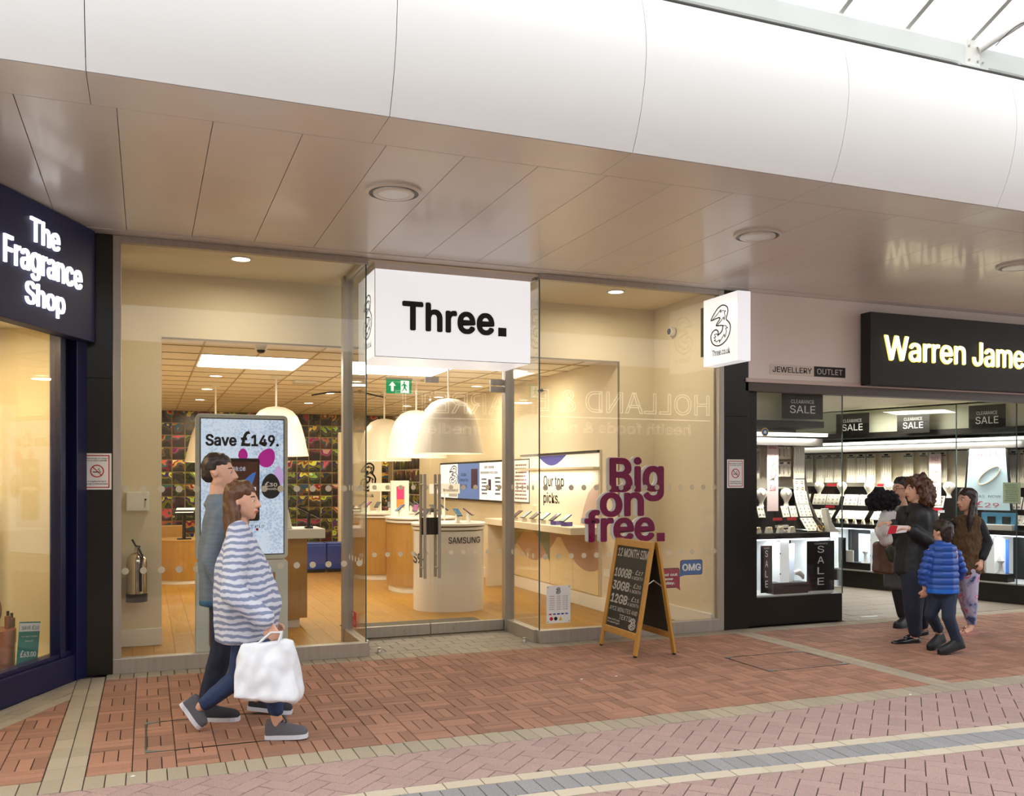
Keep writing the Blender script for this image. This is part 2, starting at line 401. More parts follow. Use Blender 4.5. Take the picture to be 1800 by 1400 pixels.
for k in range(30):
    for r_ in range(3):
        t = -.15 - .2 * k - (.1 if r_ == 1 else 0); c_ = WA + Vector((.4416, .897)) * t + WN * (.06 + .1 * r_ + .02)
        edge.append((c_.x, c_.y, .2, .1, math.atan2(.897, .4416)))
pave(bredl, 'buff_paver', edge, BUFF_B, [(-1, 0, .502), (0, 1, 5.262)], gap=.005, base=bredl)
# soldier course A
pave(bmid, 'buff_paver', [(-1.95 + .1 * k, 5.152, .1, .215, 0) for k in range(105)], BUFF_B, [], gap=.005, base=bmid, limit=110)
# bands B, grey, C follow a slow bend
def band(off, w_, pitch, x0=-1.5, x1=7.6):
    out = []; x = x0
    while x < x1:
        y = ybend(x) - off - w_ / 2; s_ = yslope(x); out.append((x, y, pitch, w_, math.atan(s_))); x += pitch * math.cos(math.atan(s_))
    return out
pave(bmid, 'cream_paver', band(0, .1, .2), CRM_B, [], gap=.005, base=bmid)
pave(bmid, 'grey_sett', band(.1, .2, .1), GREY_B, [], gap=.005, base=bmid)
pave(bmid, 'cream_paver', band(.3, .1, .2, -1.42), CRM_B, [], gap=.005, base=bmid)
def herring(cx, cy, n, w_=.1):
    out = []; a = math.pi / 4; ca, sa = math.cos(a), math.sin(a)
    for i in range(-n, n):
        for j in range(-n, n):
            k = (i - j) % 4
            if k == 0: lx, ly, r_ = (i + 1) * w_, (j + .5) * w_, a + math.pi / 2
            elif k == 3: lx, ly, r_ = (i + .5) * w_, (j + 1) * w_, a
            else: continue
            x = cx + lx * ca - ly * sa; y = cy + lx * sa + ly * ca
            if -1.4 < x < 7.6 and 2.9 < y < 5.2: out.append((x, y, w_, 2 * w_, r_))
    return out
H = herring(3, 4, 50)
class HPf:
    pass
def pave_fn(items, above):
    up = [b_ for b_ in items if (b_[1] > ybend(b_[0]) - .12) == above and (above or b_[1] < ybend(b_[0]) - .28)]
    return up
up = [b_ for b_ in H if b_[1] > ybend(b_[0]) - .12]; lo = [b_ for b_ in H if b_[1] < ybend(b_[0]) - .28]
def pave_curved(items, upside, limit, base):
    grp = {}
    for b_ in items:
        k = round(b_[0] / .4); grp.setdefault(k, []).append(b_)
    # clip each brick against the band's local tangent, then send everything in one go
    out = []
    for b_ in items: out.append(b_)
    global pave
    cxs = sorted(grp)
    for k in cxs:
        xc = k * .4; s_ = yslope(xc); yb = ybend(xc)
        if upside: hp = [(-s_, 1, yb - s_ * xc + .004), (0, -1, -5.04)]
        else: hp = [(s_, -1, -(yb - .4) + s_ * xc + .004), (0, 1, 2.95)]
        pave(base, 'pink_paver', grp[k], PINK_B, hp, gap=.005, base=base, limit=limit, z1=-.001)
pave_curved(up, True, 26, bmid); pave_curved(lo, False, 40, bfro)
# inspection covers let into the red paving: thin steel edge and corner plates
def cover(x0, x1, y0, y1, label, full=True):
    t = thing('inspection_cover', label, 'drain cover', ((x0 + x1) / 2, (y0 + y1) / 2, 0))
    hx, hy = (x1 - x0) / 2, (y1 - y0) / 2; b = MB(); e = .012
    b.box(-hx, hx, -hy, -hy + e, 0, .003); b.box(-hx, hx, hy - e, hy, 0, .003); b.box(-hx, -hx + e, -hy, hy, 0, .003); b.box(hx - e, hx, -hy, hy, 0, .003)
    b.build('steel_edge', DSTEEL, t)
    for sx in (-1, 1):
        for sy in (-1, 1):
            MB().plan([(sx * hx, sy * hy), (sx * (hx - .11), sy * hy), (sx * hx, sy * (hy - .06))], .001, .004).build('corner_plate', mat('worn_grey_metal', '6f7672', .5, .6), t)
cover(-.01, .84, 5.58, 6.28, 'recessed paved cover with thin steel edge under the walking couple')
cover(4.66, 5.47, 6.1, 6.72, 'recessed paved cover with steel corners between chalkboard and boy')
# vestibule and jeweller's lobby slabs
bv = bed('floor', 1.79, 3.45, 7.94, 8.8, -.006)
pave(bv, 'slab', [(1.8 + .2 * i + (.1 if j % 2 else 0), 8.0 + .15 * j, .2, .15, 0) for i in range(10) for j in range(7)], SLAB_B, box_hp(1.8, 3.44, 7.945, 8.79), gap=.005, base=bv)
bl = bed('floor', 7.05, 11, 7.94, 12.2, -.007)
pave(bl, 'slab', [(7 + .45 * i + (.22 if j % 2 else 0), 8.1 + .3 * j, .45, .3, 0) for i in range(10) for j in range(14)], mat('brown_grey_slab', '857a6c', .55, var=.1, scale=80, rnd=.06), box_hp(7.1, 10.6, 7.945, 12), gap=.006, base=bl)
# oak floor of the phone shop
bw = struct(MB().box(-.35, 5.6, 8.85, 19.6, -.25, -.004).box(-.35, 1.77, 8.0, 8.85, -.25, -.004).box(3.47, 5.6, 8.0, 8.85, -.25, -.004).build('floor', mat('dark_subfloor', '4a3218', .8)))
PLK = [(-.3 + .18 * i + .09, 8.6 + 1.2 * j + (i * .37) % 1.2 - .9, .18, 1.2, 0) for i in range(33) for j in range(11)]
for hp_, lm in ((box_hp(-.3, 5.5, 8.85, 19.5), 230), (box_hp(-.3, 1.77, 8.03, 8.85), 30), (box_hp(3.47, 5.5, 8.03, 8.85), 30)):
    pave(bw, 'floor_plank', PLK, WOOD, hp_, gap=.002, base=bw, z0=-.012, jit=0, ch=.0008, limit=lm)

# ---- canopy: soffit planks, edge strip, curved white fascia
ceil = struct(MB().box(-4, 14, 4.9, 8.3, 3.53, 3.6).build('ceiling', WHITE))  # unseen slab over the soffit, added to stop light leaking through
for k in range(-7, 24):
    x = .336 + .4825 * k
    pl = MB().box(x + .002, x + .4805, 5.246, 7.78, 3.5, 3.515).build('soffit_plank', SOFF, ceil, bevel=.0012)
for k in range(-3, 10):
    x = -.27 + 1.482 * k
    MB().box(x + .0015, x + 1.4805, 4.83, 5.241, 3.5, 3.512).build('edge_panel', SOFF, ceil, bevel=.001)
    prof = [(4.82, 3.5), (4.765, 3.6), (4.715, 3.72), (4.675, 3.87), (4.655, 4.02), (4.66, 4.15), (4.685, 4.28), (4.72, 4.39), (4.735, 4.40)]
    f = MB(); n = len(prof); e = .002
    for (y, z) in prof: f.v += [(x + e, y, z), (x + 1.482 - e, y, z), (x + e, y + .02, z + .004), (x + 1.482 - e, y + .02, z + .004)]
    for i in range(n - 1):
        a = i * 4; b_ = a + 4
        f.f += [(a, a + 1, b_ + 1, b_), (a + 2, b_ + 2, b_ + 3, a + 3), (a, b_, b_ + 2, a + 2), (a + 1, a + 3, b_ + 3, b_ + 1)]
    f.m = [0] * len(f.f)
    f.build('fascia_panel', FASC, ceil, smooth=True)
for x, y0 in ((-4, 7.784),): MB().box(-.5, 14, 7.784, 8.1, 3.494, 3.53).build('back_strip', SOFF, ceil)
struct(MB().box(-4, 14, 8.0, 8.3, 3.6, 7.5).build('wall_front', WHITE))  # white wall above the shops, added to bounce light and shut out sky
struct(MB().box(-4, 14, 4.75, 8.2, 4.38, 4.42).build('ceiling', mat('dark_roof_felt', '3c3836', .9)))
# gutter beam and sloping glazed roof
beam = MB(); beam.box(-4, 14, 5.3, 5.62, 4.76, 4.94); struct(beam.build('trim_1', mat('white_steel_beam', 'dfe3e1', .5), bevel=.02))
roof = struct(MB().box(-4, 14, 5.32, 5.5, 4.94, 4.96).build('ceiling', WHITE))
PANE = bpy.data.materials.new('textured_roof_glass'); PANE.use_nodes = True
nt = PANE.node_tree; nn = nt.nodes; LL = nt.links; nn.remove(nn['Principled BSDF'])
tp = nn.new('ShaderNodeBsdfTransparent'); tl = nn.new('ShaderNodeBsdfTranslucent'); tl.inputs[0].default_value = (.95, .94, .9, 1)
mxs = nn.new('ShaderNodeMixShader'); tcx = nn.new('ShaderNodeTexCoord'); nzx = nn.new('ShaderNodeTexNoise'); nzx.inputs['Scale'].default_value = 14; nzx.inputs['Detail'].default_value = 6
crx = nn.new('ShaderNodeMapRange'); crx.inputs[1].default_value = .42; crx.inputs[2].default_value = .62; crx.inputs[3].default_value = .25; crx.inputs[4].default_value = .75
LL.new(tcx.outputs['Object'], nzx.inputs['Vector']); LL.new(nzx.outputs[0], crx.inputs[0]); LL.new(crx.outputs[0], mxs.inputs[0]); LL.new(tp.outputs[0], mxs.inputs[1]); LL.new(tl.outputs[0], mxs.inputs[2]); LL.new(mxs.outputs[0], nn['Material Output'].inputs[0])
SL = math.tan(math.radians(24.5))
def slope(x0, x1, ya, yb, dz0, dz1, name, m, kind=None):
    z = lambda y: 4.94 + (5.3 - y) * SL
    b = MB().add([(x0, ya, z(ya) + dz0), (x1, ya, z(ya) + dz0), (x1, yb, z(yb) + dz0), (x0, yb, z(yb) + dz0), (x0, ya, z(ya) + dz1), (x1, ya, z(ya) + dz1), (x1, yb, z(yb) + dz1), (x0, yb, z(yb) + dz1)],
                 [(0, 3, 2, 1), (4, 5, 6, 7), (0, 1, 5, 4), (1, 2, 6, 5), (2, 3, 7, 6), (3, 0, 4, 7)])
    return b.build(name, m, roof)
for k in range(-13, 13):
    x = 4.70 + .63 * k
    slope(x - .02, x + .02, 5.34, 2.4, .02, .05, 'glazing_bar', mat('white_glazing_bar', 'e4e6e0', .5))
    slope(x + .03, x + .60, 5.34, 2.4, .03, .036, 'roof_pane', PANE)
# opposite side of the street, seen only as reflections in the shop glass
struct(MB().box(-12, 22, -5.4, -5.0, 0, 8).build('wall_back', mat('opposite_wall', '8d8377', .7)))
oc = struct(MB().box(-12, 22, -5.0, -1.25, 3.98, 4.1).build('ceiling', mat('opposite_soffit', '7d7467', .6)))
MB().box(-12, 22, -1.3, -1.2, 3.95, 5.0).build('fascia_panel', FASC, oc)
os_ = Frame(14.2, -5.0, 180)
ot = thing('shop_sign', 'outlined white lettering over the shop across the street, mirrored in the glass', 'sign', (14.2, -4.93, 0), math.pi)
NEON = mat('pale_lit_outline', 'fff6e2', .5, emit=3)
text(ot, 'HOLLAND & BARRETT', .2, 8.4, 3.24, 3.80, NEON, outline=.012, name='sign_lettering')
MB().box(.2, 8.4, -.02, 0, 3.10, 3.125).build('underline', NEON, ot)
text(ot, 'health foods & natural remedies', .8, 7.8, 2.72, 3.0, NEON, outline=.008, name='sign_lettering')

# ---- granite pillars
def pillar(x0, x1, y0, y1, cuts, name='wall_front'):
    p = struct(MB().box(x0 + .01, x1 - .01, y0 + .01, y1, 0, 3.5).build(name, BLACK))
    for a, b_ in zip(cuts, cuts[1:]): MB().box(x0, x1, y0, y1 - .001, a + .0015, b_ - .0015).build('granite_panel', GRANITE, p, bevel=.001)
    return p
pillar(-.475, -.25, 7.93, 8.4, [0, 1.2, 2.35, 3.49])
pillar(5.50, 5.80, 7.93, 8.5, [0, 1.35, 2.2, 3.49])
pillar(5.80, 5.955, 8.0, 8.5, [0, .95, 2.1, 2.58])
# ---- phone shop shell
W = lambda x0, x1, y0, y1, z0, z1, nm, m=CREAM: struct(MB().box(x0, x1, y0, y1, z0, z1).build(nm, m))
W(-.4, -.25, 8.0, 9.2, 0, 3.5, 'wall_left'); W(-.5, -.35, 9.2, 19.7, 0, 3.5, 'wall_left')
wl = W(-.25, .13, 9.2, 9.32, 0, 3.49, 'wall_left'); W(.13, 4.97, 9.2, 9.32, 2.88, 3.49, 'wall_header')
W(4.97, 5.5, 9.2, 9.32, 0, 3.49, 'wall_right'); W(4.97, 5.2, 9.32, 19.7, 0, 3.5, 'wall_right'); W(5.42, 5.55, 8.0, 9.2, 0, 3.5, 'wall_right')
bwk = W(-.5, 5.2, 19.5, 19.7, 0, 3.0, 'wall_back', mat('tan_picture_backing', '9a8560', .7))
W(-.5, 5.6, 8.0, 9.2, 3.49, 3.53, 'ceiling'); c2 = W(-.5, 5.2, 9.32, 19.7, 2.955, 3.0, 'ceiling', mat('ceiling_void', 'a99c84', .8))
W(1.79, 3.45, 7.96, 8.76, 3.47, 3.49, 'ceiling')
struct(MB().box(.13, 4.97, 9.19, 9.2, 2.87, 2.885).build('trim_2', mat('grey_header_edge', '8b8376', .6)))
struct(MB().box(4.955, 4.97, 9.19, 9.21, 0, 2.88).build('trim_3', mat('grey_header_edge', '8b8376', .6)))
for nm, x0, x1, y0, y1 in (('baseboard_left', -.25, .135, 9.18, 9.2), ('baseboard_right', 4.95, 4.97, 9.32, 19.5), ('baseboard_right', 4.965, 5.42, 9.18, 9.2), ('baseboard_right', 5.40, 5.42, 8.03, 9.18)):
    struct(MB().box(x0, x1, y0, y1, 0, .16).build(nm, WHITE, bevel=.004))
for i in range(10):
    for j in range(17):
        x, y = -.66 + .6 * i, 9.36 + .6 * j
        if x < -.36 and 0: continue
        if any(abs(x - a) < .05 for a in (.54, 1.14, 2.34, 2.94)) and y in (9.36 + 1.2, 9.36 + 1.8, ) : continue
        if i in (2, 3, 5, 6) and j in (2, 3): continue
        MB().box(max(x, -.35) + .006, min(x + .6, 4.97) - .005, y + .006, min(y + .6, 19.5) - .006, 2.925, 2.94).build('ceiling_tile', TILE, c2)
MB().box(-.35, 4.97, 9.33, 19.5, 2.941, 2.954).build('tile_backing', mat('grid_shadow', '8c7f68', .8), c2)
GB = mat('ceiling_grid_bar', 'b5a280', .6)
for j in range(18): MB().box(-.35, 4.97, 9.352 + .6 * j, 9.368 + .6 * j, 2.918, 2.93).build('grid_bar', GB, c2)
for i in range(9): MB().box(-.068 + .6 * i, -.052 + .6 * i, 9.33, 19.5, 2.918, 2.93).build('grid_bar', GB, c2)
for px, lb in ((.54, 'square lit ceiling panel above the video totem'), (2.34, 'square lit ceiling panel half hidden by the white box sign')):
    t = thing('ceiling_panel_light', lb, 'light', (px + .6, 11.16, 2.925))
    MB().box(-.57, .57, -.57, .57, -.01, 0).build('diffuser', PANEL, t); MB().box(-.595, .595, -.595, .595, 0, .01).build('frame', WHITE, t)
def downlight(x, y, z, r, label, grp=None, lens=LENS):
    t = thing('downlight', label, 'light', (x, y, z), 0, grp)
    MB().lathe([(r, -.008), (r, 0), (r * .78, 0), (r * .78, -.008)], n=24, cap=False).lathe([(r, -.008), (r * .78, -.008)], n=24, cap=False).build('rim', WHITE, t)
    MB().lathe([(r * .77, -.004), (r * .77, -.001)], n=24).build('lens', lens, t)
    return t
cols = {.85: 'left', 2.7: 'middle', 4.52: 'right'}
for gx in cols:
    for j, gy in enumerate((12.75, 14.65, 16.65)):
        downlight(gx, gy, 2.925, .1, '%s round downlight in the %s row of the shop ceiling' % (['nearest', 'second', 'farthest'][j], cols[gx]))
downlight(4.41, 10.75, 2.925, .1, 'round downlight just right of the white box sign, near the doors')
downlight(.77, 8.37, 3.49, .1, 'round downlight above the left display window'); downlight(4.5, 8.4, 3.49, .1, 'round downlight above the right display window')
# picture wall: every small print is a piece of the wall
def picmat():
    m = bpy.data.materials.new('small_photo_prints'); m.use_nodes = True; nt = m.node_tree; n = nt.nodes; L = nt.links; b = n['Principled BSDF']; b.inputs['Roughness'].default_value = .35
    tc = n.new('ShaderNodeTexCoord'); oi = n.new('ShaderNodeObjectInfo')
    cb = n.new('ShaderNodeVectorMath'); cb.operation = 'ADD'; L.new(tc.outputs['Object'], cb.inputs[0])
    sc_ = n.new('ShaderNodeMath'); sc_.operation = 'MULTIPLY'; L.new(oi.outputs['Random'], sc_.inputs[0]); sc_.inputs[1].default_value = 97
    L.new(sc_.outputs[0], cb.inputs[1])
    nz = n.new('ShaderNodeTexNoise'); nz.inputs['Scale'].default_value = 6; nz.inputs['Detail'].default_value = .8; L.new(cb.outputs[0], nz.inputs['Vector'])
    sp = n.new('ShaderNodeSeparateXYZ'); L.new(tc.outputs['Object'], sp.inputs[0])
    m1 = n.new('ShaderNodeMath'); m1.operation = 'MULTIPLY_ADD'; L.new(sp.outputs[2], m1.inputs[0]); m1.inputs[1].default_value = 1.6; L.new(nz.outputs[0], m1.inputs[2])
    cr = n.new('ShaderNodeValToRGB'); cr.color_ramp.interpolation = 'CONSTANT'
    el = cr.color_ramp.elements; cols_ = ['151310', '3b2c1e', '14201a', '6b4a1e', '2c4a66', 'c9ad6a', '8a3c2a', 'e6dcb8']
    for i, c in enumerate(cols_):
        p = .2 + .085 * i
        e = el[i] if i < 2 else el.new(p)
        e.position = p; e.color = lin(c)
    L.new(m1.outputs[0], cr.inputs[0])
    hs = n.new('ShaderNodeHueSaturation'); L.new(oi.outputs['Random'], hs.inputs['Hue']); hs.inputs['Saturation'].default_value = 1.15; L.new(cr.outputs[0], hs.inputs['Color'])
    wn = n.new('ShaderNodeTexWhiteNoise'); wn.noise_dimensions = '1D'; L.new(oi.outputs['Random'], wn.inputs['W'])
    mv = n.new('ShaderNodeMapRange'); L.new(wn.outputs['Value'], mv.inputs[0]); mv.inputs[3].default_value = .35; mv.inputs[4].default_value = 1.5; L.new(mv.outputs[0], hs.inputs['Value'])
    hue = n.new('ShaderNodeMapRange'); L.new(oi.outputs['Random'], hue.inputs[0]); hue.inputs[3].default_value = .36; hue.inputs[4].default_value = .68; L.new(hue.outputs[0], hs.inputs['Hue'])
    L.new(hs.outputs[0], b.inputs['Base Color']); return m
PIC = picmat()
pm = None
for r_ in range(12):
    for c_ in range(21):
        x, z = .10 + .245 * c_, 2.80 - .245 * r_
        if x > 4.9 or z < .02: continue
        zz = min(z + .115, 2.92)
        o = MB().box(-.112, .112, -.012, 0, -.112, .112).build('photo_print', PIC, bwk, loc=(x, 19.5, z)) if pm is None else link('photo_print', pm, bwk, (x, 19.5, z))
        pm = o.data
wr = [o for o in bpy.data.objects if o.name.startswith('wall_right')][1]
for r_ in range(4):
    for c_ in range(8):
        link('photo_print', pm, wr, (4.962, 17.5 + .25 * c_, 1.87 - .25 * r_), -math.pi / 2)
text(bwk, 'BO', FAC.pt(588, 0, -11.5)[0], FAC.pt(606, 0, -11.5)[0], .42, .55, mat('yellow_letter', 'cfc23a', .5), name='wall_lettering').location = (0, 19.48, 0)

# ---- phone shop front: windows, vestibule and doors
def dots(parent, xs, zs, y, r=.027):
    b = None
    for z in zs:
        for x in xs:
            if b is None: o = MB().ycyl(0, 0, r, -.0012, 0, 18).build('dot_marking', DOTM, parent, loc=(x, y, z)); b = o.data
            else: link('dot_marking', b, parent, (x, y, z))
DOTM = bpy.data.materials.new('frosted_dot'); DOTM.use_nodes = True; _n = DOTM.node_tree.nodes; _l = DOTM.node_tree.links
_t = _n.new('ShaderNodeBsdfTranslucent'); _t.inputs[0].default_value = (.85, .82, .72, 1); _m = _n.new('ShaderNodeMixShader'); _m.inputs[0].default_value = .6; _n['Principled BSDF'].inputs['Base Color'].default_value = (.8, .77, .68, 1)
_l.new(_n['Principled BSDF'].outputs[0], _m.inputs[1]); _l.new(_t.outputs[0], _m.inputs[2]); _l.new(_m.outputs[0], _n['Material Output'].inputs[0])
def glazing(name, x0, x1, y, z0, z1):
    t = bpy.data.objects.new(name, None); COL.objects.link(t); t.location = (x0, y, 0); struct(t)
    MB().box(0, x1 - x0, -.005, .005, z0, z1).build('pane', GLASS, t); return t
w1 = glazing('window_1', -.19, 1.79, 7.965, .12, 3.44)
MB().box(-.06, 0, -.035, .035, 0, 3.49).build('steel_post', STEEL, w1, bevel=.003); MB().box(-.06, 1.99, -.04, .05, 0, .12).build('bottom_rail', STEEL, w1, bevel=.003); MB().box(0, 1.99, -.03, .03, 3.44, 3.492).build('top_channel', STEEL, w1)
MB().box(1.975, 1.985, -.006, .006, .12, 3.44).build('glass_edge', GEDGE, w1)
dots(w1, [.03 + .135 * k for k in range(15)], (.815, 1.47), -.008)
w2 = glazing('window_2', 3.45, 5.44, 7.965, .12, 3.44)
MB().box(-.01, 1.99, -.04, .05, 0, .12).build('bottom_rail', STEEL, w2, bevel=.003); MB().box(-.01, 1.99, -.03, .03, 3.44, 3.492).build('top_channel', STEEL, w2); MB().box(1.99, 2.05, -.035, .035, 0, 3.49).build('steel_post', STEEL, w2, bevel=.003)
MB().box(-.005, .005, -.006, .006, .12, 3.44).build('glass_edge', GEDGE, w2)
dots(w2, [.06 + .135 * k for k in range(15)], (.815, 1.47), -.008)
for nm, x in (('window_3', 1.79), ('window_4', 3.45)):
    t = bpy.data.objects.new(nm, None); COL.objects.link(t); t.location = (x, 8.0, 0); struct(t)
    MB().box(-.005, .005, .0, .72, .12, 3.44).build('pane', GLASS, t)
    MB().box(-.04, .04, .01, .76, 0, .12).build('bottom_rail', STEEL, t, bevel=.003); MB().box(-.03, .03, 0, .76, 3.44, 3.492).build('top_channel', STEEL, t)
    MB().box(-.05, .05, .72, .82, 0, 3.49).build('steel_post', STEEL, t, bevel=.004)
    b = None
    for z in (.815, 1.47):
        for k in range(5): MB().add([(x_, y_, z_) for (x_, y_, z_) in [(-.0065, .1 + .135 * k + .027 * math.cos(a * .349), z + .027 * math.sin(a * .349)) for a in range(18)]], [tuple(range(18))]).build('dot_marking', DOTM, t)
for i, (nm, x0, x1, hx) in enumerate((('door_1', 1.845, 2.615, .70), ('door_2', 2.625, 3.395, .07))):
    t = bpy.data.objects.new(nm, None); COL.objects.link(t); t.location = (x0, 8.78, 0); struct(t)
    wd_ = x1 - x0
    MB().box(0, wd_, -.006, .006, .115, 2.5).build('pane', GLASS, t)
    MB().box(0, wd_, -.02, .02, .01, .115).build('bottom_rail', STEEL, t, bevel=.003)
    MB().box(0 if i == 0 else wd_ - .14, .14 if i == 0 else wd_, -.02, .02, 2.44, 2.5).build('patch_fitting', STEEL, t, bevel=.002)
    for yy in (-.07, .07):
        h = MB().cyl((hx, yy), .0155, .57, 1.60, 16); h.build('pull_bar', STEEL, t, smooth=True)
    b = MB()
    for z in (.67, 1.50): b.add(*(lambda q: (q.v, q.f))(MB().tube([(hx, -.07, z), (hx, .07, z)], .011)))
    b.build('bar_mount', STEEL, t, smooth=True)
    MB().box((wd_ - .085) if i == 0 else 0, wd_ if i == 0 else .085, -.022, .022, 1.0, 1.17).build('lock_case', DSTEEL, t, bevel=.002)
    MB().ycyl(wd_ - .25 if i == 0 else .25, .06, .018, -.035, -.02).build('lock_cylinder', STEEL, t)
    dots(t, [.08 + .13 * k for k in range(6)], (.815, 1.47), -.008, .024)
t = bpy.data.objects.new('window_5', None); COL.objects.link(t); t.location = (1.845, 8.78, 0); struct(t)
MB().box(0, 1.55, -.006, .006, 2.512, 3.44).build('pane', GLASS, t)
for x in (0, .72, 1.41): MB().box(x, x + .14, -.02, .02, 2.512, 2.57).build('patch_fitting', STEEL, t, bevel=.002)
mt = MB().box(0, 1.5, 0, .85, 0, .006).build('entrance_mat', mat('grey_ribbed_mat', '5d584d', .9, bump=.8, bscale=300)); mt.location = (1.9, 8.86, .001)
tag(mt, 'grey ribbed entrance mat just inside the glass doors', 'mat')

# ================================================================== SIGNS AND FITTINGS OUTSIDE
# main light box over the doors
t = thing('light_box_sign', 'large white lit box sign reading Three. above the glass doors', 'sign', (1.87, 7.965, 0))
MB().box(0, 1.49, 0, .68, 2.64, 3.41).build('box_body', LBOX, t, bevel=.004)
MB().box(-.003, .002, -.003, .002, 2.64, 3.41).box(0, 1.49, -.002, .002, 2.636, 2.641).build('edge_trim', mat('pale_grey_trim', 'b9bcc0', .4), t)
MB().box(.0, 1.50, -.01, .70, 3.412, 3.47).build('top_strip', SOFF, t)
x0, zt = FAC.pt(707, 529); x1, _ = FAC.pt(869, 560); text(t, 'Three', x0 - 1.87, x1 - 1.87, 2.88, 3.145, INK, y=-.004, bold=.026, ext=.004, space=1.03)
x2, x3 = FAC.pt(876, 0)[0] - 1.87, FAC.pt(890, 0)[0] - 1.87; MB().box(x2, x3, -.008, 0, 2.88, 2.88 + x3 - x2).build('full_stop', INK, t)
# logo on the left side of the box (a child with its own turn)
def turned(o, loc, rz): o.location = loc; o.rotation_euler = (0, 0, rz); return o
turned(logo(t, -.16, .16, 2.83, 3.22, INK, y=0), (-.004, .28, 0), -math.pi / 2); turned(text(t, 'Three.co.uk', -.15, .15, 2.74, 2.80, INK, y=0), (-.004, .28, 0), -math.pi / 2)
turned(logo(t, -.16, .16, 2.83, 3.22, INK, y=0), (1.494, .28, 0), math.pi / 2); turned(text(t, 'Three.co.uk', -.15, .15, 2.74, 2.80, INK, y=0), (1.494, .28, 0), math.pi / 2)
# blade sign
t = thing('projecting_sign', 'white lit projecting sign with outlined numeral 3 on the right pillar', 'sign', (5.25, 7.35, 0))
MB().box(0, .15, 0, .58, 2.69, 3.36).build('box_body', LBOX, t, bevel=.004)
MB().box(.02, .16, .58, .66, 2.8, 3.3).build('wall_bracket', DSTEEL, t)
turned(logo(t, -.165, .165, 2.87, 3.26, INK, y=0, th=.013), (-.004, .28, 0), -math.pi / 2)
turned(text(t, 'Three.co.uk', -.14, .16, 2.775, 2.835, INK, y=0, bold=.01), (-.004, .28, 0), -math.pi / 2)
# canopy downlights
for i, x in enumerate((1.55, 4.51, 7.38)):
    t = thing('canopy_downlight', ('round recessed canopy light nearest the white box sign', 'round recessed canopy light above the chalkboard side', 'round recessed canopy light above the jeweller, at the right edge')[i], 'light', (x, 6.05, 3.5))
    MB().lathe([(.185, 0), (.19, -.014), (.168, -.022), (.166, -.012)], n=40, cap=False).build('outer_ring', SOFF, t, smooth=True)
    MB().lathe([(.168, -.0165), (.141, -.0165)], n=40, cap=False).build('painted_gap_ring', DSTEEL, t, smooth=True)  # flat dark ring painted in for the shade between the two rings
    MB().lathe([(.141, -.0165), (.138, -.028), (.106, -.030), (.10, -.012)], n=40, cap=False).build('inner_ring', SOFF, t, smooth=True)
    MB().lathe([(.106, -.026), (.106, -.018)], n=40).build('frosted_lens', mat('pale_frosted_lens', 'cfcdc8', .3, emit=.12), t)
# struts, bracket and loose cable on the gutter beam
t = thing('beam_bracket', 'white steel bracket and tubular strut fixed to the gutter beam', 'bracket', (5.96, 5.3, 4.94))
MB().box(-.05, .05, .02, .2, -.5, -.18).box(-.14, .14, -.03, .3, -.20, -.18).build('stub_post', mat('white_steel_beam', 'dfe3e1'), t, bevel=.003)
MB().box(-.07, .07, -.012, 0, -.17, .02).build('splice_plate', WHITE, t)
MB().tube([(.05, -.02, -.05), (.30, -.25, .14), (.62, -.55, .38)], .03, 12).build('strut', WHITE, t, smooth=True)
for dx in (-.045, .045, .1):
    for dz in (-.14, -.03): MB().ycyl(dx, dz, .009, -.02, -.01, 8).build('bolt', STEEL, t)
rn = random.Random(3); cab = MB()
P = [Vector((5.86, 5.2, 4.55)), Vector((6.0, 5.12, 4.85)), Vector((6.2, 5.02, 5.02))]
for k in range(34): P.append(Vector((6.36 + rn.uniform(-.13, .13), 5.0 + rn.uniform(-.06, .06), 4.86 + rn.uniform(-.2, .22))))
P += [Vector((6.42, 5.05, 4.6)), Vector((6.2, 5.12, 4.48)), Vector((5.95, 5.2, 4.5))]
Q = []
for i in range(1, len(P) - 2):
    a, b_, c, d = P[i - 1], P[i], P[i + 1], P[i + 2]
    for q in range(5):
        s_ = q / 5; Q.append(.5 * ((2 * b_) + (c - a) * s_ + (2 * a - 5 * b_ + 4 * c - d) * s_ * s_ + (3 * b_ - a - 3 * c + d) * s_ ** 3))
cab.tube(Q, .0035, 5); tag(cab.build('loose_cable', mat('dark_blue_cable', '2c2b3c', .6), smooth=True), 'tangled thin dark cable hanging from the gutter beam', 'cable')
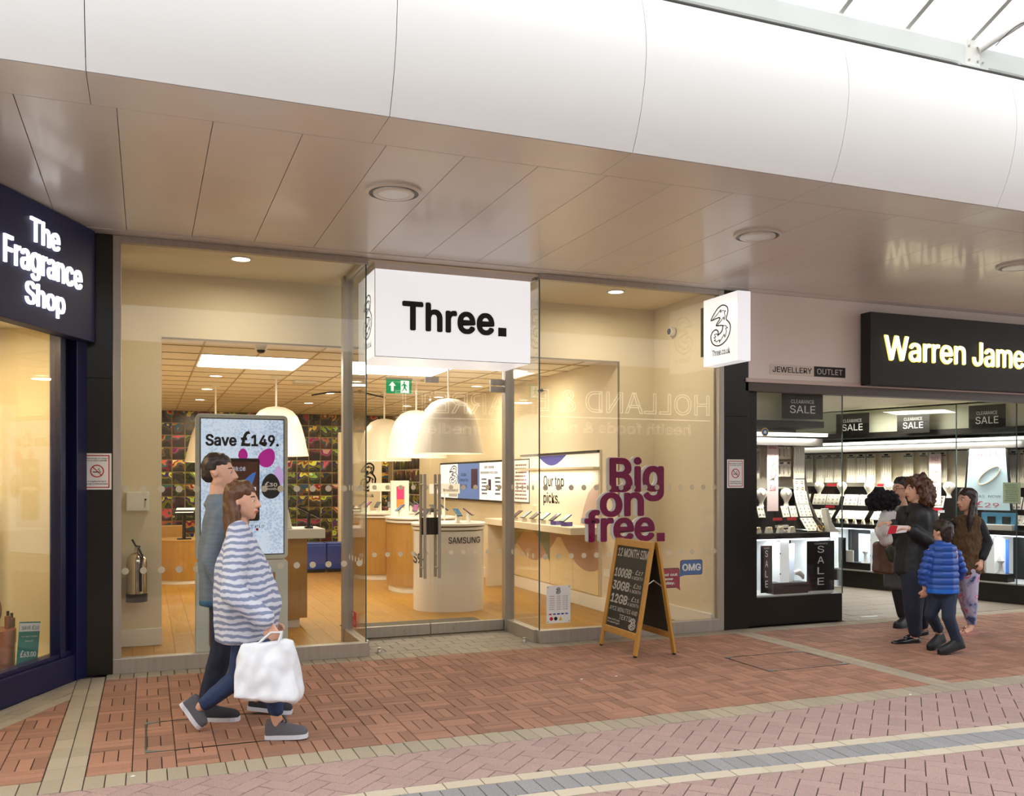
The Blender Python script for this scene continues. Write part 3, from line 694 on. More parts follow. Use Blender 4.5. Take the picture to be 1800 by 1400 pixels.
# no smoking notices
def notice(fr, u0, v0, u1, v1, off, label):
    x0, z1 = fr.pt(u0, v0, off); x1, z0 = fr.pt(u1, v1, off); w_, h = x1 - x0, z1 - z0
    t = fthing(fr, 'no_smoking_notice', label, 'notice', x0, off, z0)
    MB().box(0, w_, -.003, 0, 0, h).build('plate', WHT, t)
    e = .07 * w_; fr_ = MB(); k = w_ * .035
    for (a, b_, c, d) in ((e, w_ - e, e, e + k), (e, w_ - e, h - e - k, h - e), (e, e + k, e, h - e), (w_ - e - k, w_ - e, e, h - e)): fr_.box(a, b_, -.004, -.003, c, d)
    fr_.build('red_border', REDP, t)
    text(t, 'Mae ysmygu yn y fangre\nhon yn erbyn y gyfraith', e * 1.9, w_ - e * 1.9, h * .77, h * .88, INK, y=-.0035, bold=.01)
    text(t, 'It is against the law to\nsmoke in these premises', e * 1.9, w_ - e * 1.9, h * .13, h * .25, INK, y=-.0035, bold=.01)
    R = w_ * .24; c = (w_ / 2, h * .51); ring = MB(); n = 28
    for i in range(n):
        a, b_ = 2 * math.pi * i / n, 2 * math.pi * (i + 1) / n
        ring.poly([(c[0] + R * math.cos(a), c[1] + R * math.sin(a)), (c[0] + R * math.cos(b_), c[1] + R * math.sin(b_)), (c[0] + R * .84 * math.cos(b_), c[1] + R * .84 * math.sin(b_)), (c[0] + R * .84 * math.cos(a), c[1] + R * .84 * math.sin(a))], -.005, -.003)
    q = R * .64; ring.poly([(c[0] - q, c[1] + q + .006), (c[0] - q - .004, c[1] + q), (c[0] + q, c[1] - q - .004), (c[0] + q + .004, c[1] - q)], -.005, -.003)
    ring.build('prohibition_ring', REDP, t)
    cg = MB(); cg.box(c[0] - R * .6, c[0] + R * .35, -.0045, -.003, c[1] - R * .22, c[1] - R * .08); cg.box(c[0] + R * .4, c[0] + R * .58, -.0045, -.003, c[1] - R * .22, c[1] - R * .08)
    cg.poly([(c[0] + R * .3, c[1]), (c[0] + R * .5, c[1] + R * .1), (c[0] + R * .2, c[1] + R * .3), (c[0] + R * .4, c[1] + R * .45), (c[0] + R * .3, c[1] + R * .45), (c[0] + R * .08, c[1] + R * .3), (c[0] + R * .35, c[1] + R * .12)], -.0045, -.003)
    cg.build('cigarette_symbol', INK, t)
PF = Frame(0, 7.929, 0)
notice(PF, 145, 797, 196, 861, .0, 'red bordered no smoking notice on the left black pillar'); notice(PF, 1278, 808, 1307, 858, .0, 'red bordered no smoking notice on the right black pillar')

# ---- perfume shop on the canted left front
FL = Frame(-1.936, 4.976, 63.79); LEN = 3.305   # local x 0 .. LEN ends at the pillar corner
ls = bpy.data.objects.new('window_6', None); COL.objects.link(ls); ls.location = (-1.936, 4.976, 0); ls.rotation_euler = (0, 0, FL.a); struct(ls)
MB().box(0, LEN - .02, -.03, .10, 0, .2).build('bottom_rail', NAVY, ls, bevel=.004)
MB().box(0, LEN - .12, .0, .09, .2, .235).build('inner_sill', NAVY, ls, bevel=.004)
MB().box(LEN - .14, LEN, -.045, .06, 0, 3.49).build('corner_post', NAVY, ls, bevel=.004)
MB().box(LEN - .30, LEN - .235, -.01, .08, .2, 2.75).build('window_frame', NAVY, ls, bevel=.004)
MB().box(LEN - .235, LEN - .14, .03, .08, .2, 2.75).build('recess_panel', mat('dark_navy_recess', '12122c', .4), ls)
MB().box(0, LEN - .3, .03, .04, .235, 2.75).build('pane', GLASS, ls)
CR2 = mat('cream_display_board', 'f0dfb4', .6)
def LW(x0, x1, y0, y1, z0, z1, nm, m=CR2):
    o = MB().box(x0, x1, y0, y1, z0, z1).build(nm, m, None, loc=(-1.936, 4.976, 0), rz=FL.a); return struct(o)
LW(0, LEN + .1, .62, .66, 0, 3.4, 'wall_left'); LW(LEN - .14, LEN - .1, .06, .62, 0, 3.4, 'wall_left'); LW(0, LEN, .05, .62, .14, .17, 'floor', mat('cream_sill', 'eadfbd', .5)); LW(0, LEN, .05, .62, 2.72, 2.76, 'ceiling', WHITE)
LW(-.05, 0, .0, .62, 0, 3.5, 'wall_left')
area(FL.world(2.2, .3, 2.68), .3, 22, (1, .8, .5)); area(FL.world(1.2, .3, 2.68), .3, 22, (1, .8, .5))
downlight(*FL.world(FL.pt(33, 578, -.25)[0], .25)[:2], 2.715, .07, 'small warm downlight inside the perfume shop window')
t = fthing(FL, 'shop_fascia_sign', 'navy fascia board with glowing white letters The Fragrance Shop', 'sign', 0, 0, 0)
MB().box(-.5, LEN - .02, -.12, .0, 2.62, 3.49).build('board', NAVYBOARD, t, bevel=.003)
GLOW = mat('glowing_white_letter', 'ffffff', .4, emit=1.5)
def px_text(fr, parent, s, u0, v0, u1, v1, m, off, ox=0, **k):
    x0, a = fr.pt(u0, v0, off); x1, b_ = fr.pt(u1, v1, off)
    return text(parent, s, x0 - ox, x1 - ox, b_, a, m, y=-off, **k)
def row(fr, parent, s, u0, u1, vt, vb, um, m, off, ox=0, **k):
    """letters between columns u0..u1, their top and foot read at column um"""
    x0 = fr.pt(u0, 0, off)[0]; x1 = fr.pt(u1, 0, off)[0]
    return text(parent, s, x0 - ox, x1 - ox, fr.pt(um, vb, off)[1], fr.pt(um, vt, off)[1], m, y=-off, **k)
row(FL, t, 'The', 52, 103, 392, 434, 78, GLOW, .125, bold=.012, ext=.015); row(FL, t, 'Fragrance', 5, 142, 438, 498, 72, GLOW, .125, bold=.012, ext=.015); row(FL, t, 'Shop', 43, 112, 503, 553, 76, GLOW, .125, bold=.012, ext=.015)
# copper boxes, bottle and price card in that window
COP = mat('rose_copper_box', 'b07a62', .3, .55)
x_, z_ = FL.pt(12, 1190, -.2)
def on_left(u, v, off): return FL.pt(u, v, off)
bx = on_left(14, 1195, -.18)[0]
t = fthing(FL, 'round_gift_box', 'large round copper gift box, lowest of the stack in the perfume window', 'gift box', bx, -.29, .17); MB().lathe([(.14, 0), (.14, .20)], n=32).build('box_body', COP, t, smooth=True); MB().lathe([(.146, .2), (.146, .30)], n=32).build('lid', COP, t, smooth=True)
t = fthing(FL, 'round_gift_box', 'smaller round copper gift box standing upright on the large one', 'gift box', bx - .05, -.31, .472); MB().ycyl(0, .13, .13, -.03, .03, 28).build('box_body', COP, t, smooth=True); MB().ycyl(0, .13, .11, -.036, -.03, 28).build('lid', mat('pale_copper', 'c79c88', .3, .5), t, smooth=True)
for dx, h, lb in ((.08, .09, 'small copper perfume bottle with black cap on the gift box'), (.125, .07, 'short square perfume bottle at the edge of the gift box')):
    t = fthing(FL, 'perfume_bottle', lb, 'bottle', bx + dx - .02, -.22, .472); MB().box(-.02, .02, -.015, .015, 0, h).build('bottle_body', COP, t, bevel=.004); MB().cyl((0, 0), .01, h, h + .035, 12).build('cap', BLACK, t)
x0 = on_left(28, 1140, -.12)[0]; x1 = on_left(65, 1140, -.12)[0]
t = fthing(FL, 'price_card', 'teal price card reading SAVE £10 and £63.00 in the perfume window', 'price card', x0, -.12, .225); W_ = x1 - x0
MB().box(0, W_, -.004, 0, 0, .30).build('card', mat('teal_card', '2f8e86', .5), t); MB().box(0, W_, -.005, -.003, .23, .29).build('white_band', WHT, t)
text(t, 'SAVE £10', W_ * .1, W_ * .92, .243, .277, mat('teal_print', '1d6f69'), y=-.006, bold=.01); text(t, '£63.00', W_ * .12, W_ * .88, .045, .095, WHT, y=-.006, bold=.02); text(t, 'Your Next Together', W_ * .1, W_ * .9, .185, .2, WHT, y=-.006); text(t, 'favourite', W_ * .3, W_ * .7, .155, .17, WHT, y=-.006)
t.rotation_euler = (0, math.radians(8), FL.a)
# tall dark upright at the photo's left edge inside the window
xe = on_left(8, 900, -.35)[0]
o = MB().box(-.5, 0, -.02, .02, 0, .95).build('dark_display_panel', BLACK, None, loc=FL.world(xe, .52, .62), rz=FL.a); tag(o, 'dark rounded display panel at the left end of the perfume window', 'display panel')
o = MB().box(-.5, -.02, -.02, .02, -.45, 0).build('support_panel', BLACK, o)

# ================================================================== A-BOARD
t = thing('chalkboard', 'wooden A-frame chalkboard listing 12 month sim prices outside the shop', 'chalkboard', (3.95, 7.32, 0))
def leaf(sgn, name_suffix):
    """one leaning frame: local coords along Y (width) and z, leaning in x"""
    base_x = 0 if sgn > 0 else .37; topx = .175 if sgn > 0 else .195
    H_ = 1.0; hw = .345
    def P3(yv, s_, off=0):       # s_ 0..1 up the leaf; off = outwards
        x = base_x + (topx - base_x) * s_ - (off if sgn > 0 else -off); return (x, yv, .015 + (H_ - .015) * s_)
    def bar(y0, y1, s0, s1, d=.022, nm='rail', m=PINEW):
        vs = [P3(y0, s0, 0), P3(y1, s0, 0), P3(y1, s1, 0), P3(y0, s1, 0), P3(y0, s0, d), P3(y1, s0, d), P3(y1, s1, d), P3(y0, s1, d)]
        b = MB().add(vs, [(0, 1, 2, 3), (7, 6, 5, 4), (0, 4, 5, 1), (1, 5, 6, 2), (2, 6, 7, 3), (3, 7, 4, 0)])
        o = b.build(nm, m, t); bm = bmesh.new(); bm.from_mesh(o.data); bmesh.ops.recalc_face_normals(bm, faces=bm.faces); bm.to_mesh(o.data); bm.free()
        bv_ = o.modifiers.new('bevel', 'BEVEL'); bv_.width = .003; return o
    bar(-hw, -hw + .055, 0, 1, nm='leg'); bar(hw - .055, hw, 0, 1, nm='leg'); bar(-hw + .055, hw - .055, .935, .995, nm='top_rail'); bar(-hw + .055, hw - .055, .13, .19, nm='bottom_rail')
    bar(-hw + .055, hw - .055, .19, .935, d=.010, nm='board', m=SLATE)
    for yy in (-hw + .027, hw - .027):
        x, y, z = P3(yy, 0, .011); MB().cyl((x, y), .016, 0, .016, 10).build('rubber_foot', BLACK, t)
    return P3
P3 = leaf(1, 'a'); leaf(-1, 'b')
MB().tube([(.09, -.29, .60), (.19, -.29, .66), (.28, -.29, .60)], .006, 6).build('folding_stay', STEEL, t)
fr_ = bpy.data.objects.new('written_face', None)
lean = math.atan2(.175, .985)
def chalk(s, y_left, y_right, s0, s1, bold=.0, shear=0, m=CHALK):
    """writing on the front leaf; reads from far (+y) to near (-y)"""
    L_ = 1.0
    o = text(t, s, y_left, y_right, s0 * L_, s1 * L_, m, y=0, bold=bold, shear=shear, name='chalk_writing')
    # local x -> -Y world, z -> up the leaf
    for v in o.data.vertices:
        xx, zz = v.co.x, v.co.z; p = P3(-xx, zz, .0125); v.co = Vector((p[0], p[1], p[2]))
    o.data.update(); return o
chalk('12 MONTH SIM', -.27, .285, .835, .915, .02, .1)
for s_, pr, za in (('100GB', '- £27', .645), ('30GB', '- £20', .525), ('12GB', '- £15', .405)):
    chalk(s_, -.275, .04, za, za + .085, .03, .1); chalk(pr, .05, .24, za + .045, za + .09, .01, .1); chalk('A MONTH', .05, .25, za, za + .032, .01, .1)
chalk('AYCE MINUTES AND', -.27, .25, .335, .375, .01, .1); chalk('TEXTS!', -.06, .16, .27, .315, .01, .1)
chalk('When stuff sucks', -.275, -.04, .245, .262, .0); chalk('#makeitright', -.275, -.04, .215, .236, .02)
lg = logo(t, .13, .24, .205, .305, CHALK, y=0, th=.03)
for v in lg.data.vertices: p = P3(-v.co.x, v.co.z, .0125 + (.0 if v.co.y == 0 else -.002)); v.co = Vector(p)

# ================================================================== WINDOW GRAPHICS OF THE PHONE SHOP
GF = Frame(0, 8.0, 0)
t = thing('window_lettering', 'big magenta raised letters Big on free. behind the right window', 'lettering', (0, 8.0, 0))
for s_, u0, u1, vt, vb, um in (('Big', 1071, 1166, 804, 882, 1118), ('on', 1054, 1131, 866, 909, 1092), ('free', 1027, 1150, 896, 953, 1090)):
    row(GF, t, s_, u0, u1, vt, vb, um, MAG, .005, bold=.024, ext=.012); o = row(GF, t, s_, u0 - 6, u1 - 6, vt - 1, vb - 1, um - 6, WHT, -.012, bold=.03, ext=.02, name='white_backing')
x2, x3 = GF.pt(1154, 0)[0], GF.pt(1167, 0)[0]; zz = GF.pt(1160, 952)[1]; MB().box(x2, x3, -.018, -.002, zz, zz + x3 - x2).build('full_stop', MAG, t)
x0, z1 = GF.pt(1194, 985); x1, z0 = GF.pt(1233, 1010)
def bubble(lb, x0, x1, z0, z1, m, txt, tail, tx, off=.0):
    t = thing('speech_bubble_sticker', lb, 'sticker', (x0, 7.985 - off, z0)); w_, h = x1 - x0, z1 - z0; r = .025; pts = []
    for cx, cz, a0 in ((w_ - r, h - r, 0), (r, h - r, 90), (r, r, 180), (w_ - r, r, 270)):
        for k in range(5): a = math.radians(a0 + 22.5 * k); pts.append((cx + r * math.cos(a), cz + r * math.sin(a)))
    MB().poly(pts, -.004, 0).build('outline', INK, t); q = [((x - w_ / 2) * .95 + w_ / 2, (z - h / 2) * .93 + h / 2) for x, z in pts]
    MB().poly(q, -.006, -.004).build('panel', m, t); MB().poly(tail, -.005, -.001).build('tail', m, t)
    text(t, txt, *tx, WHT, y=-.008, bold=.03)
    return t
w_, h = x1 - x0, z1 - z0
bubble('blue OMG speech bubble sticker beside the chalkboard', x0, x1, z0, z1, mat('blue_sticker', '2a6db0'), 'OMG', [(-.03, -.02), (.05, .0), (.02, .05)], (w_ * .08, w_ * .92, h * .28, h * .75))
x0, z1 = GF.pt(1150, 1000); x1, z0 = GF.pt(1193, 1033)
bubble('dark red speech bubble sticker partly behind the chalkboard', x0, x1, z0, z1, mat('crimson_sticker', 'ad1f3c'), 'Find out\nhow\ntoday.', [((x1 - x0) * .8, .01), (x1 - x0 + .01, -.03), (x1 - x0 - .01, .05)], ((x1 - x0) * .15, (x1 - x0) * .9, .03, .15))
x0, z1 = GF.pt(957, 1030); x1, z0 = GF.pt(999, 1093)
t = thing('opening_hours_plate', 'small white opening hours plate low in the right window', 'notice', (x0, 7.955, z0)); w_, h = x1 - x0, z1 - z0
MB().box(0, w_, -.004, 0, 0, h).build('plate', WHT, t, bevel=.001); logo(t, w_ * .4, w_ * .58, h * .78, h * .95, INK, y=-.005, th=.03)
for i, d in enumerate(('Monday', 'Tuesday', 'Wednesday', 'Thursday', 'Friday', 'Saturday', 'Sunday')):
    z = h * (.70 - .058 * i); text(t, d, w_ * .12, w_ * .33, z, z + h * .035, INK, y=-.005); text(t, '9.00 - 17.30', w_ * .42, w_ * .88, z, z + h * .035, INK, y=-.005)
for i, c in enumerate(('c03030', '2858a8', '2b2f86', '2b2f86', '3a78b8')): MB().box(w_ * (.1 + .17 * i), w_ * (.21 + .17 * i), -.0055, -.004, h * .225, h * .26).build('card_symbol', mat('card_' + str(i), c), t)
MB().ycyl(w_ * .2, h * .12, w_ * .07, -.0055, -.004).build('round_symbol', REDP, t); MB().ycyl(w_ * .38, h * .12, w_ * .07, -.0055, -.004).build('round_symbol', INK, t); MB().poly([(w_ * .5, h * .07), (w_ * .66, h * .07), (w_ * .58, h * .17)], -.0055, -.004).build('warning_triangle', mat('yellow_print', 'e8c62c'), t)
for a in (.06, .94):
    for b_ in (.04, .96): MB().ycyl(w_ * a, h * b_, .006, -.007, -.004, 10).build('stud', STEEL, t)
t = thing('notice_sticker', 'small red square sticker low on the vestibule glass', 'sticker', (1.775, 8.38, .19), -math.pi / 2)
MB().box(-.09, .09, -.002, 0, 0, .14).build('sheet', REDP, t); text(t, 'Hi, we are\nopen all week\nand inside.', -.07, .07, .02, .07, WHT, y=-.003); logo(t, -.07, -.02, .085, .13, WHT, y=-.003, th=.03)
for x, y, lb in ((1.93, 7.985, 'left'), (3.33, 7.95, 'right')):
    o = MB().lathe([(.02, 0), (.02, .02), (.012, .03), (.018, .045), (.0, .05)], n=14).build('door_stop', STEEL, None, True, loc=(x, 8.05, 0)); tag(o, 'small steel door stop on the paving at the %s of the vestibule' % lb, 'door stop')
# ================================================================== INSIDE THE PHONE SHOP
# fire extinguisher
WL = Frame(0, 9.2, 0)
t = thing('fire_extinguisher', 'polished steel fire extinguisher hanging on the left wall panel', 'extinguisher', (-.085, 9.08, .43))
CHR = mat('polished_steel', 'c9c2b2', .12, 1)
MB().lathe([(.088, .07), (.09, .09), (.09, .36), (.082, .40), (.05, .435), (.022, .45), (.022, .48)], n=32).build('cylinder', CHR, t, smooth=True)
MB().lathe([(.093, 0), (.093, .075)], n=32).build('base_cup', BLACK, t, smooth=True)
MB().box(-.02, .02, -.02, .02, .47, .50).build('valve', STEEL, t); MB().tube([(-.04, 0, .57), (-.01, 0, .51), (.03, 0, .50)], .009).build('lever', BLACK, t)
MB().tube([(.015, -.02, .49), (.05, -.08, .42), (.035, -.098, .30), (.035, -.098, .10)], .011).build('hose', BLACK, t, smooth=True)
x0, z1 = WL.pt(222, 865); x1, z0 = WL.pt(262, 898)
t = thing('key_cabinet', 'small white metal key cabinet on the left wall panel', 'cabinet', (x0, 9.2, z0)); MB().box(0, x1 - x0, -.1, 0, 0, z1 - z0).build('case', WHITE, t, bevel=.004); MB().box(.006, x1 - x0 - .006, -.105, -.1, .006, z1 - z0 - .006).build('door', WHITE, t, bevel=.002)
MB().ycyl(x1 - x0 - .03, (z1 - z0) * .6, .009, -.112, -.105, 12).build('lock', BLACK, t); MB().tube([(x1 - x0 - .03, -.112, .09), (x1 - x0 - .038, -.112, .03)], .003).build('key', STEEL, t)
t = thing('alarm_point', 'small red alarm call point beside the left steel post', 'alarm', (-.25, 9.0, 1.28), -math.pi / 2); MB().box(-.1, 0, -.04, 0, 0, .09).build('case', REDP, t, bevel=.004); MB().box(-.08, -.02, -.045, -.04, .02, .07).build('front', REDP, t)
for x, z, lb in ((5.1, .42, 'double wall socket behind the right window, beside the stickers'),):
    t = thing('wall_socket', lb, 'socket', (5.05, 9.2, .40)); MB().box(0, .15, -.01, 0, 0, .09).build('faceplate', WHITE, t, bevel=.002); MB().box(.03, .05, -.014, -.01, .06, .08).box(.1, .12, -.014, -.01, .06, .08).build('switch', WHITE, t)
o = MB().tube([(-.1, 8.10, .02), (.12, 8.12, .02), (.30, 8.22, .02), (.40, 8.42, .02)], .018, 8).build('white_cable', ROD, None, True); tag(o, 'thick white cable lying on the oak floor in the left window', 'cable')
o = MB().tube([(5.0, 9.0, 0), (0, 0, 0)], .001).v
# video totem
t = thing('digital_totem', 'white digital totem screen reading Save £149. in the left window', 'screen', (0, 8.45, 0))
TF = Frame(0, 8.38, 0)
xl, zt = TF.pt(344, 727); xr, _ = TF.pt(506, 733); _, zb = TF.pt(425, 984)
GREYW = mat('pale_grey_casing', 'd6dbd3', .35)
def rr(x0, x1, z0, z1, r, n=5):
    pts = []
    for cx, cz, a0 in ((x1 - r, z1 - r, 0), (x0 + r, z1 - r, 90), (x0 + r, z0 + r, 180), (x1 - r, z0 + r, 270)):
        for k in range(n): a = math.radians(a0 + 90 / (n - 1) * k); pts.append((cx + r * math.cos(a), cz + r * math.sin(a)))
    return pts
MB().poly(rr(xl, xr, zb, zt, .04), -.07, .06).build('upper_casing', GREYW, t, bevel=.004)
MB().poly(rr(xl, xr, 0.02, zb - .012, .03), -.07, .06).build('lower_casing', GREYW, t, bevel=.004)
MB().poly(rr(xl + .11, xr - .11, .1, zb - .12, .01), -.074, -.068).build('lower_panel', WOODV, t)
sx0, sx1 = TF.pt(353, 0, 0)[0], TF.pt(498, 0, 0)[0]; sz1 = TF.pt(353, 736)[1]; sz0 = TF.pt(425, 975)[1]
MB().box(sx0 - .008, sx1 + .008, -.074, -.07, sz0 - .008, sz1 + .008).build('bezel', BLACK, t)
def screenmat(name, c1, c2, sc, st):
    m = bpy.data.materials.new(name); m.use_nodes = True; nt = m.node_tree; n = nt.nodes; L = nt.links; b = n['Principled BSDF']
    tc = n.new('ShaderNodeTexCoord'); vz = n.new('ShaderNodeTexVoronoi'); vz.inputs['Scale'].default_value = sc * 4; L.new(tc.outputs['Object'], vz.inputs['Vector'])
    nz = n.new('ShaderNodeTexNoise'); nz.inputs['Scale'].default_value = sc * .25; L.new(tc.outputs['Object'], nz.inputs['Vector'])
    mu = n.new('ShaderNodeMath'); mu.operation = 'MULTIPLY_ADD'; L.new(vz.outputs['Distance'], mu.inputs[0]); mu.inputs[1].default_value = .5; L.new(nz.outputs[0], mu.inputs[2])
    cr = n.new('ShaderNodeValToRGB'); cr.color_ramp.elements[0].position = .42; cr.color_ramp.elements[0].color = lin(c1); cr.color_ramp.elements[1].position = .85; cr.color_ramp.elements[1].color = lin(c2)
    L.new(mu.outputs[0], cr.inputs[0]); L.new(cr.outputs[0], b.inputs['Emission Color']); b.inputs['Emission Strength'].default_value = st; b.inputs['Base Color'].default_value = (.02, .02, .02, 1); b.inputs['Roughness'].default_value = .2
    return m
MB().box(sx0, sx1, -.077, -.074, sz0, sz1).build('screen', screenmat('knitted_pale_blue_screen', '8fa9cf', 'dbe8f8', 12, .85), t)
EM = lambda nm, c, s_=.75: mat(nm, c, .4, emit=s_)
text(t, 'Save £149.', TF.pt(361, 0)[0], TF.pt(490, 0)[0], TF.pt(425, 785)[1], TF.pt(425, 760)[1] + .01, INK, y=-.080, bold=.03)
def egg(cx, cz, rx, rz_, tilt, y0, m, nm):
    pts = []
    for k in range(28):
        a = 2 * math.pi * k / 28; x = rx * math.cos(a) * (1 - .18 * math.sin(a)); z = rz_ * math.sin(a); ct, st = math.cos(tilt), math.sin(tilt); pts.append((cx + x * ct - z * st, cz + x * st + z * ct))
    return MB().poly(pts, y0 - .001, y0).build(nm, m, t)
MG = EM('magenta_egg', 'b0108e', .5); LIL = EM('lilac_egg', 'c0a4dc', .6)
egg(*TF.pt(427, 799), .04, .052, 0, -.078, MG, 'egg_shape'); egg(*TF.pt(469, 805), .07, .088, -.5, -.078, MG, 'egg_shape'); egg(TF.pt(489, 837)[0], TF.pt(489, 837)[1], .045, .09, 0, -.0775, LIL, 'egg_shape')
ex, ez = TF.pt(476, 855); egg(ex, ez, .082, .112, 0, -.079, INK, 'price_egg'); text(t, '£30', ex - .055, ex + .055, ez - .005, ez + .04, WHT, y=-.081, bold=.03); text(t, 'a month.', ex - .055, ex + .055, ez - .035, ez - .012, WHT, y=-.081, bold=.02)
px0, pz1 = TF.pt(402, 806); px1, pz0 = TF.pt(456, 916)
MB().poly(rr(px0, px1, pz0, pz1, .02), -.080, -.077).build('phone_picture', mat('brown_phone_picture', '2b1a14', .2, emit=.15), t)
MB().box(px0 + .012, px1 - .012, -.081, -.080, pz0 + .05, pz1 - .03).build('phone_screen', mat('dark_brown_phone_screen', '4a2a1c', .2, emit=.35, var=.5, scale=6), t)
text(t, '08:08', px0 + .03, px0 + .14, pz1 - .11, pz1 - .075, EM('pale_print', 'c9cfe0'), y=-.082)
MB().poly([(px0 + .12, pz1 - .2), (px0 + .2, pz1 - .13), (px1 - .03, pz1 - .12), (px1 - .05, pz1 - .19), (px0 + .19, pz1 - .25)], -.0825, -.081).build('blue_fish_picture', EM('bright_blue_print', '3c6fc0', .5), t)
MB().box(px0 + .03, px1 - .03, -.0825, -.081, pz0 + .27, pz0 + .30).build('search_bar', EM('pale_print', 'c9cfe0'), t)
text(t, 'PERFECT P10', px0 + .02, px1 + .04, pz0 - .06, pz0 - .035, mat('dark_red_print', '5a2020'), y=-.079)
MB().ycyl(px1 - .02, pz0 - .075, .012, -.079, -.077).build('red_dot', REDP, t)
# exit sign hung from the ceiling
t = thing('exit_sign', 'green running man exit sign hanging inside above the doors', 'sign', (2.45, 9.9, 2.50))
MB().box(-.01, .30, -.01, .02, .155, .175).build('housing', GWHITE, t); MB().box(0, .29, 0, .008, 0, .155).build('sign_plate', EM('exit_green', '11985a', .75), t)
for x in (.05, .24): MB().cyl((x, .005), .002, .175, .43, 6).build('hanging_wire', STEEL, t)
WE = EM('exit_white', 'f4fff8', .9)
MB().poly([(.07, .13), (.03, .085), (.055, .085), (.055, .025), (.085, .025), (.085, .085), (.11, .085)], -.002, 0).build('arrow', WE, t)
MB().box(.165, .26, -.001, 0, .01, .145).build('doorway_symbol', WE, t)
GR = EM('exit_green', '11985a'); b = MB(); b.ycyl(.205, .125, .011, -.003, -.001, 12); b.poly([(.195, .112), (.215, .112), (.222, .07), (.2, .065)], -.003, -.001); b.poly([(.2, .07), (.215, .07), (.24, .035), (.23, .028)], -.003, -.001); b.poly([(.2, .07), (.212, .066), (.19, .03), (.175, .02), (.17, .03), (.185, .038)], -.003, -.001); b.poly([(.195, .11), (.17, .085), (.176, .079), (.2, .098)], -.003, -.001); b.poly([(.212, .108), (.24, .088), (.236, .08), (.21, .096)], -.003, -.001); b.build('running_figure', GR, t)
# dome pendants
def pendant(x, y, zb, label, D=.85):
    R = D / 2; t = thing('pendant_lamp', label, 'lamp', (x, y, zb))
    prof = [(R, 0), (R * .93, .13), (R * .86, .27), (R * .77, .41), (R * .66, .52), (R * .5, .60), (R * .28, .645), (.02, .66)]
    inn = [(r - .012, z - .006 if z > 0 else z) for r, z in prof]
    b = MB().lathe(prof, n=56, cap=False); b.lathe(inn[::-1], n=56, cap=False); b.lathe([(R, 0), (R - .012, 0)], n=56, cap=False); b.build('lamp_shade', LAMPW, t, smooth=True)
    MB().cyl((0, 0), .012, .65, 2.925 - zb, 12).build('rod', ROD, t); MB().lathe([(.06, 2.895 - zb), (.06, 2.925 - zb)]).build('ceiling_rose', ROD, t); MB().lathe([(.05, .38), (.06, .44), (.03, .52)], n=20).build('bulb', LENS, t, smooth=True)
    area((x, y, zb + .3), .3, 9, WARM, shape='DISK'); return t
pendant(3.35, 10.46, 1.856, 'large white dome pendant, frontmost behind the glass doors'); pendant(3.47, 12.3, 1.85, 'second white dome pendant partly behind the frontmost one'); pendant(3.46, 14.1, 1.84, 'third white dome pendant, farthest of the row behind the doors')
pendant(1.60, 12.5, 1.86, 'white dome pendant behind the right edge of the video totem'); pendant(.93, 14.0, 1.80, 'white dome pendant left of the video totem, mostly hidden')
# counters
def stadium(hx, hy, n=14):
    pts = []; r = min(hx, hy)
    for k in range(4 * n): 
        a = 2 * math.pi * k / (4 * n); c, s_ = math.cos(a), math.sin(a); pts.append((hx * math.copysign(abs(c) ** .8, c), hy * math.copysign(abs(s_) ** .8, s_)))
    return pts
def sc_(pts, k, kk=None): return [(x * k, y * (kk or k)) for x, y in pts]
STANDW = GWHITE
def phone(x, y, z, label, group, a=0, m='1b1b22', tilt=35, grpcat='phone'):
    t = thing('display_phone', label, 'phone', (x, y, z), a, group)
    MB().box(-.022, .022, -.02, .02, 0, .11).box(-.035, .035, -.03, .03, 0, .008).build('stand', STANDW, t, bevel=.004)
    th_ = math.radians(tilt); b = MB(); c, s_ = math.cos(th_), math.sin(th_)
    vs = []
    for zz in (0, .012):
        for xx, yy in ((-.036, -.075), (.036, -.075), (.036, .075), (-.036, .075)): vs.append((xx, yy * c - zz * s_, .12 + yy * s_ + zz * c))
    b.add(vs, [(0, 3, 2, 1), (4, 5, 6, 7), (0, 1, 5, 4), (1, 2, 6, 5), (2, 3, 7, 6), (3, 0, 4, 7)]); b.build('handset', BLACK, t, bevel=.004)
    vs = [(xx, yy * c - .0125 * s_, .12 + yy * s_ + .0125 * c) for xx, yy in ((-.032, -.07), (.032, -.07), (.032, .07), (-.032, .07))]
    MB().add(vs, [(0, 1, 2, 3)]).build('touch_screen', mat('phone_screen_' + m, m, .15, emit=.25), t)
    MB().tube([(.03, .0, .10), (.06, .01, .05), (.03, .02, .005)], .003, 5).build('security_lead', STANDW, t)
    return t
def counter(x, y, hx, hy, body, label, doors=True, plinth=True, top=1.03):
    t = thing('display_counter', label, 'counter', (x, y, 0)); st = stadium(hx, hy)
    MB().plan(sc_(st, .985), .0 if not plinth else .09, top - .09).build('body', body, t, smooth=False)
    if plinth: MB().plan(sc_(st, .93), 0, .09).build('plinth', GWHITE, t)
    MB().plan(sc_(st, 1.02), top - .075, top - .045).build('lower_ledge', GWHITE, t); MB().plan(sc_(st, 1.05), top - .03, top).build('worktop', GWHITE, t, bevel=.006)
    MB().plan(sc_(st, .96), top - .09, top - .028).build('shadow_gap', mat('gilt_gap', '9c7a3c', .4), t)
    return t
t = counter(3.40, 10.62, .43, .45, GWHITE, 'white oval display counter with black lettering behind the doors', plinth=False); t.rotation_euler[2] = -.31
o = text(t, 'SAMSUNG', .0, .375, .80, .875, INK, y=0, bold=.008); 
